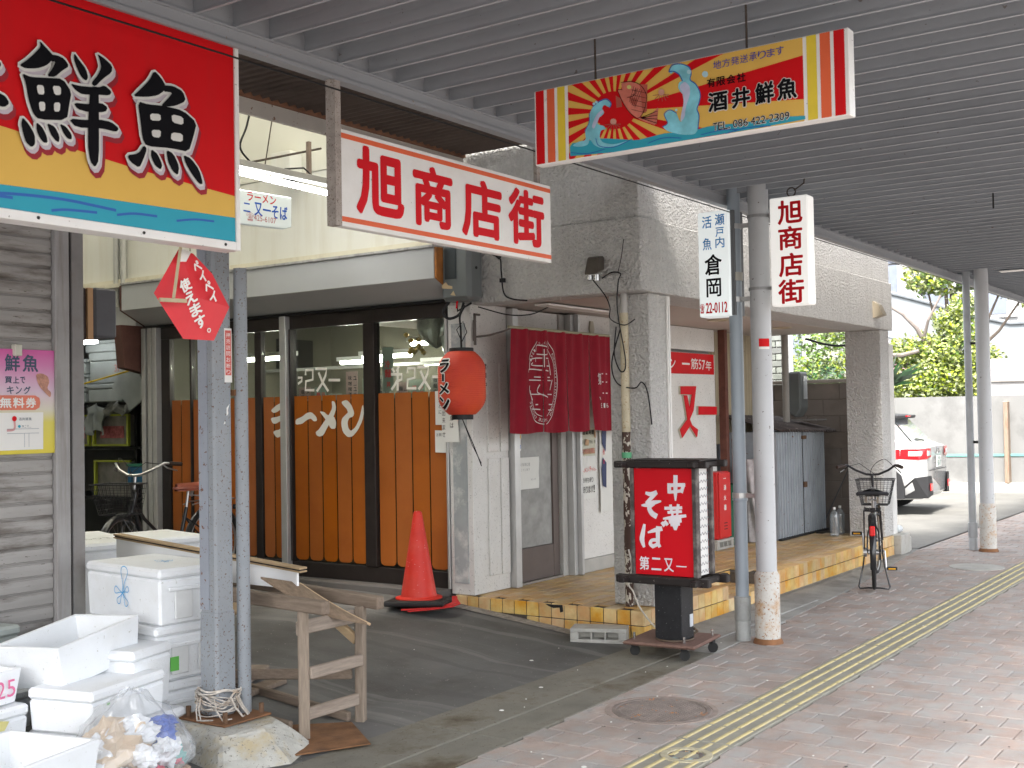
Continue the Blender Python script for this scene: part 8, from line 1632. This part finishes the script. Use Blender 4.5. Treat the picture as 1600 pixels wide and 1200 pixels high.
tree('shrub', 'tall green shrub right of the far canopy poles', (25.5, 5.5, 0), 2.6, [(0, 0, 2.3, .35), (0, -.35, 2.25, .3), (0, .3, 1.9, .4)], .12, 5000, seed=6, cat='shrub')
tree('tall_tree', 'taller light green tree behind the balcony band', (29.5, 7.5, 0), 6, [(0, 0, 4.9, .7), (0, -.7, 4.8, .6), (0, -1.3, 4.7, .6), (0, .6, 4.8, .5), (0, -.4, 5.4, .6), (0, -1.8, 4.4, .5)], .16, 3200, seed=8, mats=(0, 1))
cy = thing('cycad', 'dark spiky palm leaves beside the right pillar', 'palm', (22.0, 7.25, 1.6)); mb = MB(); rn2 = random.Random(3)
for k in range(46):
    a = rn2.uniform(0, 6.28); e_ = rn2.uniform(.2, 1.4); L_ = rn2.uniform(.5, .85); c = Vector((21.9, 6.72, 2.0)); d = Vector((cos(a)*cos(e_), sin(a)*cos(e_), sin(e_)))
    s_ = d.cross(Vector((0, 0, 1))).normalized()*.022; mb.add([c, c+d*L_*.5+s_+Vector((0, 0, .03)), c+d*L_-Vector((0, 0, .1)), c+d*L_*.5-s_+Vector((0, 0, .03))], [(0, 1, 2), (0, 2, 3)])
obj('leaf', mb, leafs[2], cy); obj('trunk', MB().tube([(21.9, 6.72, 1.0), (21.9, 6.72, 2.05)], [.10, .08], 8), bark, cy)
tree('hedge_tree', 'dense green bush filling the gap between pole and pillar', (20.5, 8.2, 0), 3, [(0, -.6, 2.25, .5), (.3, 0, 2.3, .55), (0, .5, 2.2, .45), (0, -1.0, 2.45, .5), (.3, -.5, 2.9, .45), (0, -.9, 3.1, .4)], .085, 7500, seed=9, mats=(1, 0), cat='bush')
tree('hedge_tree', 'dark green low bush behind the brown block wall', (17.9, 7.6, 0), 2.4, [(0, 0, 2.0, .4), (0, -.6, 2.05, .4), (0, .5, 1.95, .35), (0, -1.1, 1.95, .4)], .08, 6500, seed=10, mats=(2, 1), cat='bush')
# far backdrop: low houses and hedge closing the lot
tag(obj('distant_wall', MB().box((50, -40, 0), (52, 60, 5)), M('far_grey', (.5, .5, .48), .9)), 'long pale building closing the far end of the street', 'building')
tag(obj('debris', MB().lathe((13.6, 4.05, .02), [(.001, 0), (.05, .01), (.03, .03), (.001, .035)], 7).lathe((13.75, 4.15, .02), [(.001, 0), (.06, .008), (.02, .03), (.001, .03)], 7), M('dead_leaves', (.20, .09, .06), .9, .3, 30)), 'little heap of brown dead leaves by the kerb block', 'leaf litter')
bpy.context.view_layer.update()
